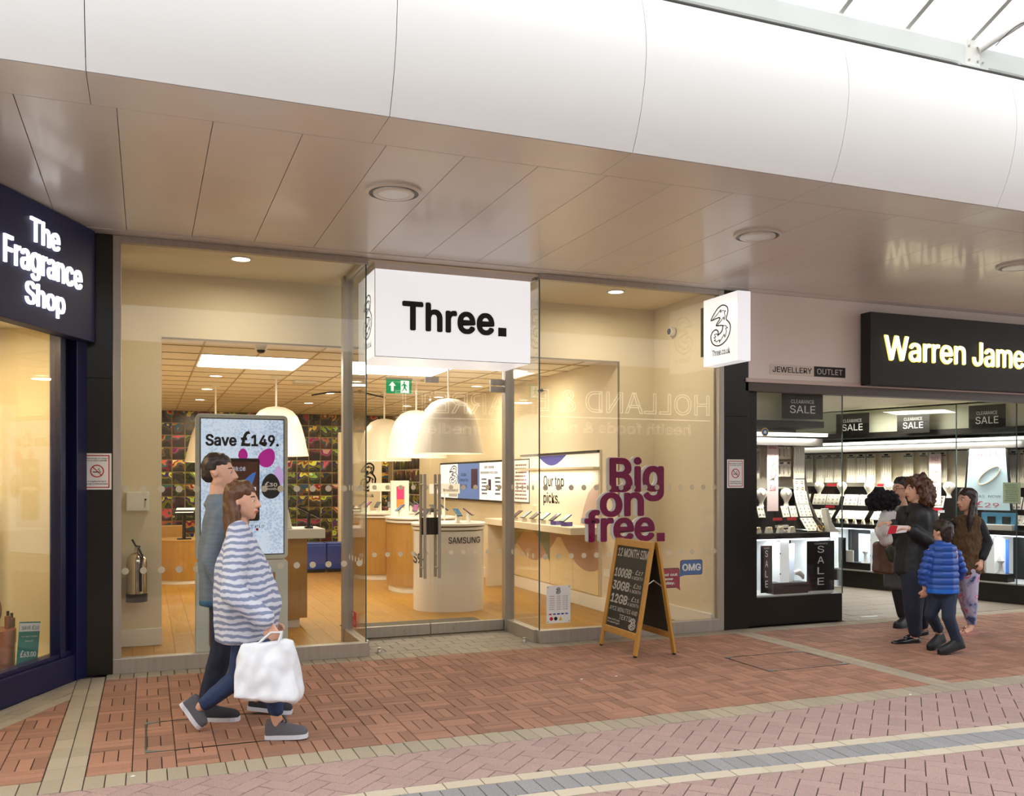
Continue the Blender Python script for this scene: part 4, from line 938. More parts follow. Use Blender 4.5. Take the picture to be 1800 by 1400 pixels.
def wrap(o, hx, hy):
    for v in o.data.vertices:
        x = max(-.99, min(.99, v.co.x / hx)); a = math.acos(math.copysign(abs(x) ** 1.25, x)); v.co.y = -hy * abs(math.sin(a)) ** .8 * .985 - .005
    o.data.update()
wrap(o, .43, .45); o = text(t, 'S9+', -.42, -.27, .56, .68, INK, y=0, bold=.01); wrap(o, .43, .45)
MB().box(.395, .41, -.16, -.13, .25, .82).build('slot', mat('bronze_slot', '8f7f6c', .4), t)
t = counter(3.58, 12.5, .46, .5, WOODV, 'oak display counter just behind the white lettered counter'); MB().box(-.2, -.197, -.5, -.44, .1, .93).build('door_gap', mat('dark_gap_line', '6b4a20'), t)
t = counter(3.62, 14.4, .62, .6, WOODV, 'farthest oak display counter behind the glass doors'); MB().box(-.2, -.197, -.585, -.53, .1, .93).build('door_gap', mat('dark_gap_line', '6b4a20'), t)
PH = ['2e5f88', '7a3a6a', '30323c', '44525a', '8f9aa6', '203040']
def ring_phones(cx, cy, hx, hy, n, a0, a1, where):
    for i in range(n):
        a = math.radians(a0 + (a1 - a0) * i / max(1, n - 1))
        phone(cx + hx * math.cos(a), cy + hy * math.sin(a), 1.03, '%s phone from the left on a white stand on the %s' % (ORD[i], where), 'phones on the ' + where, a=a + math.pi / 2, m=PH[i % 6])
for i, (x, y, a, m) in enumerate(((3.08, 10.5, -.9, '30323c'), (3.12, 10.85, -2.2, '44525a'), (3.45, 10.42, .15, '2e5f88'), (3.62, 10.52, .9, '7a3a6a'), (3.3, 10.95, 2.9, '203040'))):
    phone(x, y, 1.03, ['black phone at the left end of the white lettered counter', 'grey phone at the back left of the white lettered counter', 'phone with a blue screen on the white lettered counter', 'phone with a purple screen on the white lettered counter', 'dark phone at the back of the white lettered counter'][i], 'phones on the white counter', a=a, m=m)
ring_phones(3.58, 12.5, .34, .36, 4, 200, 330, 'middle oak counter'); ring_phones(3.62, 14.4, .46, .42, 7, 185, 330, 'far oak counter')
t = thing('product_stand', 'tall white stand panel with a pink and orange phone picture', 'display stand', (3.30, 12.55, 1.03)); MB().box(-.13, .13, -.02, .02, 0, .5).build('panel', GWHITE, t, bevel=.004); MB().box(-.05, .06, -.024, -.02, .12, .42).build('pink_picture', mat('pink_screen', 'd0386a', .3, emit=.4), t); MB().box(-.05, .06, -.0245, -.02, .12, .24).build('orange_picture', mat('orange_screen', 'e8803a', .3, emit=.4), t)
for x, y, w_, z, lb in ((3.45, 14.3, .36, 1.36, 'small white header card on a post on the far oak counter'), (3.66, 11.6, .42, 1.36, 'small white header card on a post behind the white counter')):
    t = thing('header_card', lb, 'card sign', (x, y, 1.03 if y > 14 else 0)); zb = 1.03 if y > 14 else 0
    MB().box(-w_ / 2, w_ / 2, -.006, .006, z - zb, z - zb + .13).build('card', GWHITE, t); MB().cyl((0, 0), .008, 0, z - zb, 8).build('post', GWHITE, t); MB().lathe([(.07, 0), (.07, .006)], n=20).build('foot', GWHITE, t)
    if zb == 0: text(t, 'Broadband', -.02, .18, z + .03, z + .065, INK, y=-.008)
# partition with logo
PFm = Frame(0, 17.5, 0); xa = PFm.pt(596, 0)[0]; xb = PFm.pt(671, 0)[0]
pw = struct(MB().box(xa, xb, 17.5, 17.62, 0, 2.45).build('wall_partition', CREAM))
o = logo(pw, PFm.pt(636, 0)[0] - .02, PFm.pt(657, 0)[0] + .03, 1.33, 1.86, INK, y=17.49, th=.03); row(PFm, pw, 'Three.co.uk', 620, 657, 868, 874, 640, INK, .01, 0).location.y = 17.5 - 0
MB().box(-.25, 0, -.03, 0, 0, .85).build('door_panel', CREAM, pw).location = (xa + .3, 17.5, .1)
# service counter beside the totem
CF = Frame(0, 9.72, 0); xr_ = CF.pt(540, 0)[0]; xs = CF.pt(571, 0)[0]
t = thing('service_counter', 'oak fronted service counter with thick white top behind the totem', 'counter', (0, 9.72, 0))
MB().box(.75, xr_, 0, .5, .1, .93).build('body', WOODV, t); MB().box(.8, xr_ - .07, .05, .5, 0, .1).build('plinth', GWHITE, t); MB().box(.7, xs, -.03, .55, .93, 1.03).build('worktop', GWHITE, t, bevel=.006)
t = thing('card_terminal', 'white card terminal with coiled lead on the service counter', 'card reader', (1.32, 9.86, 1.03)); MB().poly([(-.1, 0), (.1, 0), (.06, .2), (-.05, .28), (-.1, .26)], -.08, .08).build('body', GWHITE, t, bevel=.01); MB().box(-.07, .03, -.084, -.08, .1, .2).build('keypad', mat('grey_keys', '8a8a88'), t)
t = thing('tablet', 'black tablet on a black arm on the service counter', 'tablet', (1.60, 9.86, 1.03)); MB().box(-.04, .04, -.04, .04, 0, .02).cyl((0, 0), .02, 0, .16, 12).build('arm', BLACK, t); MB().add([(-.12, -.02, .22), (.12, -.02, .1), (.12, .12, .1), (-.12, .12, .22), (-.12, -.02, .24), (.12, -.02, .12), (.12, .12, .12), (-.12, .12, .24)], [(0, 3, 2, 1), (4, 5, 6, 7), (0, 1, 5, 4), (1, 2, 6, 5), (2, 3, 7, 6), (3, 0, 4, 7)]).build('tablet', BLACK, t)
# low table with monitor at far left
t = thing('drum_table', 'low round oak drum table near the far left picture wall', 'table', (.52, 14.75, 0)); MB().lathe([(.42, .06), (.42, .63)], n=40).build('body', WOODV, t, smooth=True); MB().lathe([(.40, 0), (.40, .06)], n=40).build('plinth', GWHITE, t, smooth=True); MB().lathe([(.425, .63), (.425, .65)], n=40).build('top', WOODV, t, smooth=True)
t = thing('tablet_stand', 'tablet tilted on a black stand on the low drum table', 'tablet', (.52, 14.62, .65)); MB().cyl((0, 0), .025, 0, .36, 12).box(-.1, .1, -.1, .1, 0, .015).build('stand', BLACK, t); MB().box(-.14, .14, -.06, .1, .36, .44).build('cradle', BLACK, t); MB().add([(-.13, -.09, .40), (.13, -.09, .40), (.16, .06, .47), (-.1, .06, .47)], [(0, 1, 2, 3)]).build('lit_screen', mat('white_lit_tablet', 'e8e4dc', .3, emit=.5), t)
t = thing('storage_cube', 'brown wooden cube behind the low drum table', 'cube', (.30, 15.8, 0)); MB().box(-.3, .25, -.2, .2, 0, .78).build('body', WOODV, t); MB().box(-.3, .25, -.2, .2, .78, .8).build('top', WOODV, t)
# blue stools
for i in range(4):
    t = thing('cube_stool', '%s cobalt blue cube stool from the left, against the picture wall' % ORD[i], 'stool', (2.60 + .37 * i, 15.5, 0), 0, 'blue cube stools')
    MB().box(-.175, .175, -.175, .175, .05, .46).build('cushion', mat('cobalt_blue_vinyl', '22409c', .45), t, bevel=.015); MB().box(-.16, .16, -.16, .16, 0, .05).build('base', BLACK, t)
    MB().box(-.174, .174, -.174, .174, .46, .485).build('seat_pad', mat('cobalt_blue_vinyl', '22409c'), t, bevel=.01)
# track rail with spot and small ceiling items
t = thing('dome_camera', 'small dome camera under the ceiling behind the header', 'camera', (1.08, 9.62, 2.925)); MB().lathe([(.07, 0), (.07, -.03), (.05, -.06)], n=24).build('base', GWHITE, t, smooth=True); MB().lathe([(.045, -.06), (.035, -.085), (.0, -.095)], n=20).build('dome', BLACK, t, smooth=True)
t = thing('air_vent', 'small white rectangular vent in the ceiling tiles', 'vent', (2.05, 13.0, 2.92)); MB().box(-.15, .15, -.12, .12, -.03, 0).build('case', GWHITE, t); MB().box(-.12, .12, -.09, .09, -.035, -.03).build('grille', mat('pale_grille', 'c9bfa8'), t)
o = MB().tube([(2.35, 14.2, 2.84), (2.6, 14.0, 2.88), (3.1, 14.0, 2.89), (3.5, 14.2, 2.84)], .012, 8).build('ceiling_rail', BLACK, None, True); tag(o, 'thin black curved rail under the shop ceiling', 'rail')
MB().cyl((3.05, 14.0), .03, 2.87, 2.925, 12).build('rail_mount', BLACK, o)
t = thing('wall_camera', 'small black camera high on the right wall above the screens', 'camera', (4.93, 11.3, 2.74)); MB().box(-.02, .04, -.04, .04, 0, .03).build('bracket', GWHITE, t); MB().ycyl(-.02, 0, .025, -.05, .03, 14).build('lens', BLACK, t)
# right wall: screens, poster, top picks bay
RW = Frame(4.97, 0, -90)       # local x = -y world
def rwp(u, v, off=0): return RW.pt(u, v, off)
t = thing('wall_screen', 'long wall screen of four lit panels above the right wall counters', 'screen', (4.97, 0, 0), RW.a)
xs_ = [rwp(779, 0)[0], rwp(810, 0)[0], rwp(848, 0)[0], rwp(889, 0)[0]]
MB().box(xs_[0] - .03, xs_[-1] + .03, -.05, 0, 1.20, 1.84).build('housing', BLACK, t)
for i, c in enumerate(('f2f2f4', '5470a8', 'f4f5f8')):
    MB().box(xs_[i] + .01, xs_[i + 1] - .01, -.054, -.05, 1.23, 1.81).build('screen_panel', EM('screen_white_%d' % i, c, .75), t)
logo(t, xs_[0] + .55, xs_[0] + 1.0, 1.45, 1.78, INK, y=-.058, th=.02); MB().box(xs_[1] - .5, xs_[1] + 0 - .02, -.057, -.054, 1.25, 1.42).build('grey_label', EM('grey_label_print', 'b8b8b0', .3), t)
text(t, 'Includes\n3 devices from\nthe network.', xs_[1] + .08, xs_[1] + .55, 1.42, 1.66, INK, y=-.057); MB().box(xs_[1] + .7, xs_[1] + 1.0, -.058, -.054, 1.4, 1.72).build('purple_phone_picture', mat('purple_phone', '3a2048', .3, emit=.2), t)
text(t, 'Get online\nwherever you are.', xs_[2] + .06, xs_[2] + .85, 1.62, 1.77, INK, y=-.057, bold=.01); MB().box(xs_[2] + .42, xs_[2] + .54, -.057, -.054, 1.38, 1.55).build('phone_picture', mat('purple_phone', '3a2048'), t); lines(t, xs_[2] + .1, xs_[2] + .38, 1.3, 1.58, 5, INK, -.0555); lines(t, xs_[2] + .7, xs_[2] + .95, 1.3, 1.6, 5, INK, -.0555, seed=4)
t = thing('wall_poster', 'white comparison chart poster right of the lit wall screen', 'poster', (4.97, 0, 0), RW.a); a_, b_ = rwp(906, 0)[0], rwp(933, 0)[0]
MB().box(a_ - .02, b_ + .02, -.03, 0, 1.21, 1.84).build('frame', BLACK, t); MB().box(a_, b_, -.033, -.03, 1.23, 1.82).build('sheet', EM('poster_white', 'f3f2ee', .5), t); lines(t, a_ + .05, b_ - .05, 1.25, 1.78, 10, mat('grey_red_print', '7c4a48'), -.0345, seed=9)
# the top picks bay
t = thing('display_bay', 'lit wall bay reading Our top picks. with a cream shelf and wave pattern doors', 'display unit', (4.97, 0, 0), RW.a)
a_, b_ = -12.05, rwp(1056, 0)[0]
MB().box(a_ - .02, b_ + .02, -.02, 0, .16, 1.90).build('surround', CREAM, t); MB().box(a_, b_ + .01, -.05, -.02, 1.87, 1.895).build('top_edge', INK, t)
LP = EM('lit_cream_panel', 'fdf8ea', .5)
MB().box(a_, b_, -.025, -.02, 1.70, 1.86).build('lit_header', LP, t); MB().box(a_, b_, -.1, -.02, 1.675, 1.70).build('header_shelf', CREAM, t)
MB().box(a_, b_, -.025, -.02, 1.0, 1.67).build('back_panel', mat('pale_back_panel', 'efe4cc', .5), t)
area(RW.world((a_ + b_) / 2, -.14, 1.66), 2.2, 9, (1, .97, .88), (0, 0, RW.a), .05)
MB().box(a_ - .5, b_ + .02, -.40, 0, .90, .985).build('shelf', CREAM, t, bevel=.004); MB().box(a_ - .52, a_ - .42, -.38, 0, 0, .9).build('end_support', CREAM, t)
nd = 4; dwid = (b_ - a_ + .4) / nd
for i in range(nd): MB().box(a_ - .4 + i * dwid + .003, a_ - .4 + (i + 1) * dwid - .003, -.032, -.02, .18, .9).build('door_panel', mat('cream_door', 'e8d6ae', .5), t)
def wave(x0, x1, zf, ztop, y, m, nm):
    N = 24; up_ = []; 
    for k in range(N + 1): up_.append((x0 + (x1 - x0) * k / N, zf(k / N)))
    MB().poly(up_ + [(x1, ztop), (x0, ztop)], y - .001, y).build(nm, m, t)
TEAL = mat('grey_green_wave', '7f8f78', .5); MAUV = mat('dusty_mauve_wave', 'b99a88', .5); BLU = mat('blue_violet_wave', '5a5fc0', .5); PKW = mat('pale_mauve_wave', 'cdb0a4', .5)
wave(a_ - .4, b_, lambda q: .86 - .42 * abs(math.sin(q * 5.2)) ** 0.9 - (.25 if q < .1 else 0) * (1 - q * 10), .895, -.033, MAUV, 'wave_graphic'); wave(a_ - .4, a_ + 1.0, lambda q: .45 + .4 * math.sin(q * 3.1), .895, -.0345, TEAL, 'wave_graphic')
wave(a_ + .6, a_ + 1.5, lambda q: 1.86 - .13 * math.sin(q * 3.14), 1.86, -.0265, BLU, 'wave_graphic')
MB().poly([(b_ - .5, 1.0), (b_ - .4, 1.2), (b_ - .28, 1.38), (b_ - .12, 1.48), (b_, 1.5), (b_, 1.0)], -.0265, -.025).build('mauve_shape', PKW, t)
xA, xB = rwp(955, 0, .03)[0], rwp(991, 0, .03)[0]
text(t, 'Our top', xA, xB, 1.42, 1.60, INK, y=-.028, bold=.01); text(t, 'picks.', xA, xA + (xB - xA) * .78, 1.20, 1.38, INK, y=-.028, bold=.01)
for i in range(7):
    lx_ = a_ + .15 + .31 * i; p = RW.world(lx_, -.26)
    tt = thing('display_phone', '%s phone from the left on the cream shelf under Our top picks' % ORD[i], 'phone', (p[0], p[1], .985), RW.a + .35, 'phones on the top picks shelf')
    MB().box(-.05, .05, -.05, .05, 0, .05).build('acrylic_block', mat('clear_acrylic' if i < 5 else 'violet_acrylic', 'd8d4c8' if i < 5 else '6a5cb0', .15), tt); MB().add([(-.04, -.09, .05), (.04, -.09, .05), (.04, .05, .13), (-.04, .05, .13), (-.04, -.095, .062), (.04, -.095, .062), (.04, .045, .142), (-.04, .045, .142)], [(0, 3, 2, 1), (4, 5, 6, 7), (0, 1, 5, 4), (1, 2, 6, 5), (2, 3, 7, 6), (3, 0, 4, 7)]).build('handset', BLACK, tt, bevel=.003)
    MB().add([(-.034, -.091, .0645), (.034, -.091, .0645), (.034, .041, .1405), (-.034, .041, .1405)], [(0, 1, 2, 3)]).build('touch_screen', mat('phone_screen_b%d' % (i % 2), ('9ab0b4', '5a4a50')[i % 2], .2, emit=.3), tt)
t = thing('wall_socket', 'double wall socket low on the cream wall left of the chalkboard', 'socket', (4.95, 9.52, .42), -math.pi / 2); MB().box(0, .15, -.012, 0, 0, .09).build('faceplate', WHITE, t, bevel=.002); MB().box(.03, .05, -.016, -.012, .06, .08).build('switch', WHITE, t)
t = thing('intruder_alarm', 'small dark sensor high on the front part of the right wall', 'alarm', (5.40, 8.75, 3.18), -math.pi / 2); MB().ycyl(0, 0, .05, -.05, 0, 20).build('case', GWHITE, t); MB().ycyl(0, 0, .035, -.055, -.05, 20).build('lens', mat('blue_lens', '5a6478'), t)

# ================================================================== JEWELLER'S SHOP
FB = Frame(9.0, 11.85, -74.3); BLEN = 3.895
FA = Frame(0, 8.02, 0); XA0 = 5.955; XC = 7.10
xP = FAC.pt(1315, 600, .03)[0]
t = thing('shop_fascia_board', 'plain pale fascia board over the jeweller beside the projecting sign', 'fascia', (xP, 7.93, 0))
MB().box(0, 5.5, 0, .07, 2.60, 3.493).build('board', mat('pale_fascia_board', 'f2e9e2', .45), t, bevel=.003); MB().box(-.03, 5.5, -.02, .09, 2.56, 2.60).build('bottom_trim', mat('pinkish_trim', 'd6c6be', .5), t); MB().box(-.03, 5.5, .0, .12, 2.47, 2.56).build('shutter_box', mat('dark_shutter_box', '5c544e', .5), t)
xj0, zj1 = FAC.pt(1353, 640, .03); xj1, _ = FAC.pt(1485, 0, .03); zj0 = FAC.pt(1353, 658, .03)[1]; xm = FAC.pt(1430, 0, .03)[0]
MB().box(xj0 - xP, xm - xP, -.008, 0, zj0, zj1).build('white_plaque', mat('plaque_white', 'e2d8cf', .5), t); MB().box(xm - xP, xj1 - xP, -.008, 0, zj0, zj1).build('black_plaque', MBLACK, t); 
hz = (zj1 - zj0); text(t, 'JEWELLERY', xj0 - xP + .03, xm - xP - .03, zj0 + .22 * hz, zj1 - .22 * hz, INK, y=-.01, bold=.01); text(t, 'OUTLET', xm - xP + .04, xj1 - xP - .04, zj0 + .22 * hz, zj1 - .22 * hz, mat('plaque_white', 'e2d8cf'), y=-.01)
xs0 = FAC.pt(1530, 0, .2)[0]
t = thing('shop_fascia_sign', 'black fascia sign with glowing yellow-white letters Warren James', 'sign', (xs0, 7.76, 0))
zb_ = FAC.pt(1530, 676, .2)[1]; zt_ = FAC.pt(1530, 548, .2)[1]
MB().box(0, 4.5, 0, .145, zb_, zt_).build('sign_box', MBLACK, t, bevel=.003)
WJ = EM('glowing_cream_letter', 'fffbe0', 2.4); SF = Frame(0, 7.735, 0)
xw0 = SF.pt(1557, 0)[0] - xs0; xw1 = SF.pt(1698, 0)[0] - xs0; xq0 = SF.pt(1712, 0)[0] - xs0; xq1 = SF.pt(1801, 0)[0] - xs0
zc0 = SF.pt(1565, 633)[1]; zc1 = SF.pt(1565, 590)[1]
text(t, 'Warren', xw0, xw1, zc0, zc1, WJ, y=-.012, bold=.006, ext=.012); text(t, 'James', xq0, xq1 + .17, zc0 - .005, zc1 - .005, WJ, y=-.012, bold=.006, ext=.012)
HALO = EM('painted_yellow_halo', 'd9c84a', .7)  # halo of light around the letters, made as larger glowing copies
text(t, 'Warren', xw0 - .01, xw1 + .01, zc0 - .01, zc1 + .01, HALO, y=-.002, bold=.02, ext=.005, name='letter_halo'); text(t, 'James', xq0 - .01, xq1 + .18, zc0 - .015, zc1 + .005, HALO, y=-.002, bold=.02, ext=.005, name='letter_halo')
# shell: lobby ceiling; unseen side and back walls added to stop light leaks
DK = mat('near_black_laminate', '1d1916', .4)
S = lambda *a: struct(MB().box(*a[:6]).build(a[6], a[7]))
S(5.55, 5.95, 8.5, 12.3, 0, 3.4, 'wall_left', DK); S(5.5, 12, 12.2, 12.4, 0, 3.4, 'wall_back', DK); S(5.5, 12, 8.01, 12.4, 2.56, 2.60, 'ceiling', mat('cream_lobby_ceiling', 'efe3c8', .6)); S(10.9, 11.1, 8.0, 12.3, 0, 3.4, 'wall_right', DK)
S(10.15, 12, 8.05, 8.1, 0, 2.6, 'wall_front', DK)
# window A
wa = bpy.data.objects.new('window_7', None); COL.objects.link(wa); wa.location = (XA0, 8.02, 0); struct(wa)
LA = XC - XA0
MB().box(0, LA, 0, .62, 0, .30).build('stall_riser', GRANITE, wa, bevel=.003); MB().box(0, LA, -.005, .005, .30, 2.50).build('pane', GLASS, wa)
MB().box(LA - .004, LA + .004, -.006, .006, .30, 2.50).build('glass_edge', GEDGE, wa)
sa = bpy.data.objects.new('window_8', None); COL.objects.link(sa); sa.location = (XC, 8.02, 0); sa.rotation_euler = (0, 0, math.atan2(2.3, .62)); struct(sa)
MB().box(0, 2.4, -.005, .005, .30, 2.50).build('pane', GLASS, sa); MB().box(.62, 2.4, -.01, .01, 0, .30).build('stall_riser', GRANITE, sa)
wb = bpy.data.objects.new('window_9', None); COL.objects.link(wb); wb.location = (9.0, 11.85, 0); wb.rotation_euler = (0, 0, FB.a); struct(wb)
MB().box(0, BLEN, 0, .62, 0, .235).build('stall_riser', GRANITE, wb, bevel=.003)
ub = [0, FB.pt(1496, 0)[0], FB.pt(1681, 0)[0], FB.pt(1787, 0)[0]]
for a_, b_ in zip(ub, ub[1:]): MB().box(a_ + .003, b_ - .003, -.005, .005, .235, 2.53).build('pane', GLASS, wb)
for a_ in ub[2:]: MB().box(a_ - .005, a_ + .005, -.007, .007, .235, 2.53).build('glass_edge', GEDGE, wb)
GOLDW = mat('lit_cream_backing', 'fff6df', .6); PADW = mat('cream_leather_pad', 'f6efdf', .5); LED = EM('lit_led_strip', 'fcffea', 3.0); SIGNB = mat('black_glossy_card', '120f0d', .35)
# display unit: upper display on a dark ledge, lit niches beneath
def carcass(fr, L0, L1, z_base, z_ledge, depth, label, lsx, strip_z):
    t = fthing(fr, 'display_case', label, 'display case', L0, -.05, 0); Ln = L1 - L0
    MB().box(0, Ln, depth - .03, depth, z_base, 2.12).build('back_panel', DK, t); MB().box(0, Ln, depth - .045, depth - .03, 1.44, 1.94).build('cream_backing', GOLDW, t)
    MB().box(0, Ln, .0, depth - .03, z_ledge - .06, z_ledge).build('ledge', DK, t, bevel=.003)
    MB().box(0, Ln, .0, depth - .03, z_base, z_base + .015).build('lower_floor', WHITE, t)
    MB().box(0, Ln, .10, depth - .03, strip_z + .10, strip_z + .17).build('pelmet', DK, t); MB().box(0, Ln, .16, .18, strip_z + .17, 2.54).build('pale_header_panel', mat('pale_green_white_laminate', 'dfe2cd', .4), t); MB().box(0, Ln, .04, .12, strip_z, strip_z + .035).build('led_strip', LED, t); MB().box(0, Ln, .12, depth - .03, strip_z - .10, strip_z - .02).build('lower_pelmet', DK, t)
    MB().box(0, Ln, .02, .04, z_ledge - .075, z_ledge - .062).build('led_strip', EM('lit_blue_white_strip', 'eaf2ff', 3.5), t)
    for x in lsx:
        MB().box(x - .06, x + .06, .05, depth - .03, z_base + .015, z_ledge - .06).build('white_divider', EM('lit_white_divider', 'eef4f4', .35), t)
        for zz in (.33, .66): MB().box(x - .061, x - .05, .045, .055, z_base + (z_ledge - z_base) * zz, z_base + (z_ledge - z_base) * zz + .012).build('clip', BLACK, t)
    w_ = fr.world((L0 + L1) / 2, .10, strip_z - .012); a_ = area(w_, .1, 24 * Ln, (1, .98, .9), (math.radians(32), 0, fr.a), .06); a_.data.size = Ln * .9
    w_ = fr.world((L0 + L1) / 2, .22, z_ledge - .09); a_ = area(w_, .1, 9 * Ln, (.88, .94, 1), (0, 0, fr.a), .1); a_.data.size = Ln * .9
    return t
zA = .97; zB = .905
carcass(FA, XA0 + .01, XC - .12, .30, zA, .60, 'black jewellery display case in the window beside the granite pillar', [.44, 1.0], 2.02)
carcass(FB, .02, BLEN - .02, .235, zB, .60, 'long black jewellery display case along the recessed lobby window', [.5, .95, 1.75, 2.6, 3.35], 2.05)
# end fin with a concave front edge
o = MB()
fp = [(.5, 2.0), (.42, 1.7), (.40, 1.5), (.34, 1.3), (.22, 1.12), (.05, .98), (.60, .98), (.60, 2.0)]
o.add([(-.012, y, z) for y, z in fp] + [(.012, y, z) for y, z in fp], [tuple(range(8)), tuple(range(15, 7, -1))] + [(i, i + 8, (i + 1) % 8 + 8, (i + 1) % 8) for i in range(8)])
o = o.build('display_fin', mat('grey_brown_fin', '4c443c', .4), None, loc=(XC - .13, 8.06, 0)); tag(o, 'dark curved end panel of the jewellery display by the pillar', 'panel')
# clearance signs
def csign(fr, u0, v0, u1, v1, off, label, tall=False, emb=None):
    x0, z1 = fr.pt(u0, v0, off); x1, z0 = fr.pt(u1, v1, off)
    if not tall: z0 = z1 - abs(fr.pt(u0, v1, off)[1] - z1)
    t = fthing(fr, 'sale_sign', label, 'sign', x0, off, z0, 'black sale signs'); w_, h = x1 - x0, z1 - z0
    MB().box(0, w_, -.004, 0, 0, h).build('card', SIGNB, t)
    if tall:
        text(t, 'CLEARANCE', w_ * .27, w_ * .75, h * .93, h * .965, WHT, y=-.0055)
        for i, c in enumerate('SALE'): text(t, c, w_ * .38, w_ * .62, h * (.76 - .215 * i), h * (.9 - .215 * i), WHT, y=-.0055, bold=.0)
    else:
        text(t, 'CLEARANCE', w_ * .22, w_ * .78, h * .60, h * .74, WHT, y=-.0055); text(t, 'SALE', w_ * .19, w_ * .81, h * .22, h * .52, WHT, y=-.0055, bold=.005)
csign(FA, 1374, 690, 1446, 736, -.08, 'black CLEARANCE SALE sign in the window beside the granite pillar')
csign(FB, 1470, 729, 1528, 767, -.02, 'black CLEARANCE SALE sign farthest back in the lobby window'); csign(FB, 1577, 726, 1634, 763, -.02, 'black CLEARANCE SALE sign in the middle of the lobby window'); csign(FB, 1703, 714, 1768, 756, -.02, 'black CLEARANCE SALE sign nearest the photo\'s right edge')
csign(FA, 1337, 960, 1357, 1042, -.06, 'narrow upright black SALE sign next to the granite pillar', True); csign(FA, 1418, 952, 1466, 1037, -.06, 'tall upright black SALE sign low in the window by the lobby corner', True)
csign(FB, 1474, 945, 1487, 990, -.04, 'small upright black SALE sign seen through the corner glass', True)
# jewellery pieces
SILV = mat('silver_jewellery', 'd8d4cc', .2, .9); GOLD = mat('gold_jewellery', 'd9b65a', .2, .95)
def pad(fr, lx, off, z, w_, h, lean, label, grp, dots_=6, m=None, cat='display pad', gold=0, seed=0):
    t = fthing(fr, 'jewellery_pad', label, cat, lx, off, z, grp); rn = random.Random(seed); c, s_ = math.cos(lean), math.sin(lean)
    P = lambda x, k, o: (x, k * s_ - o * c, k * c + o * s_)
    vs = [P(x, k, o) for o in (0, .012) for x, k in ((-w_ / 2, 0), (w_ / 2, 0), (w_ / 2, h), (-w_ / 2, h))]
    MB().add(vs, [(0, 3, 2, 1), (4, 5, 6, 7), (0, 1, 5, 4), (1, 2, 6, 5), (2, 3, 7, 6), (3, 0, 4, 7)]).build('pad', m or PADW, t, bevel=.002)
    b = MB()
    cols_ = max(1, int(dots_ ** .5 + .5)); rows_ = max(1, dots_ // cols_)
    for i in range(cols_):
        for j in range(rows_):
            cx, cz = -w_ / 2 + w_ * (i + .5) / cols_, h * (j + .5) / rows_; r_ = min(w_ / cols_, h / rows_) * .22
            q = [P(cx + r_ * math.cos(a * math.pi / 3), cz + r_ * math.sin(a * math.pi / 3), .016) for a in range(6)]
            b.tube(q, r_ * .22, 4, closed=True)
    b.build('ring_set', GOLD if gold else SILV, t); return t
def chains(fr, lx, off, z, w_, h, label, grp, n=5):
    t = fthing(fr, 'chain_panel', label, 'display pad', lx, off, z, grp)
    MB().box(-w_ / 2, w_ / 2, -.01, 0, 0, h).build('panel', GOLDW, t, bevel=.001); MB().box(-w_ / 2 + .01, w_ / 2 - .01, -.018, -.01, h - .05, h - .035).build('hook_bar', SILV, t)
    b = MB()
    for i in range(n):
        x = -w_ / 2 + w_ * (i + .5) / n; b.tube([(x - .008, -.014, h - .04), (x - .006, -.014, h * .25), (x, -.014, h * .15), (x + .006, -.014, h * .25), (x + .008, -.014, h - .04)], .0022, 4)
    b.build('chain_set', SILV, t); MB().box(-w_ * .2, w_ * .2, -.014, -.01, h - .025, h - .005).build('label_strip', INK, t)
    return t
def bust(fr, lx, off, z, s, label, grp):
    t = fthing(fr, 'necklace_bust', label, 'necklace bust', lx, off, z, grp)
    MB().lathe([(.045, 0), (.04, .01), (.03, .05), (.05, .09), (.085, .14), (.09, .18), (.07, .215), (.035, .23), (.03, .24)], n=24, sy=.5).build('bust', PADW, t, smooth=True)
    MB().tube([(.055 * math.cos(a * .45 + .4) , -.045, .13 + .07 * abs(math.cos(a * .45 + .4)) - .0) for a in range(6)], .003, 5).build('necklace', SILV, t)
    t.scale = (s, s, s); return t
def ringcone(fr, lx, off, z, label, grp, s=1):
    t = fthing(fr, 'ring_stand', label, 'ring stand', lx, off, z, grp); MB().poly([(-.025, 0), (.025, 0), (.012, .06), (-.012, .06)], -.02, .02).build('wedge', PADW, t, bevel=.003)
    MB().tube([(.011 * math.cos(a * math.pi / 5), -.024, .045 + .011 * math.sin(a * math.pi / 5)) for a in range(10)], .002, 4, closed=True).build('ring', GOLD, t); t.scale = (s, s, s); return t
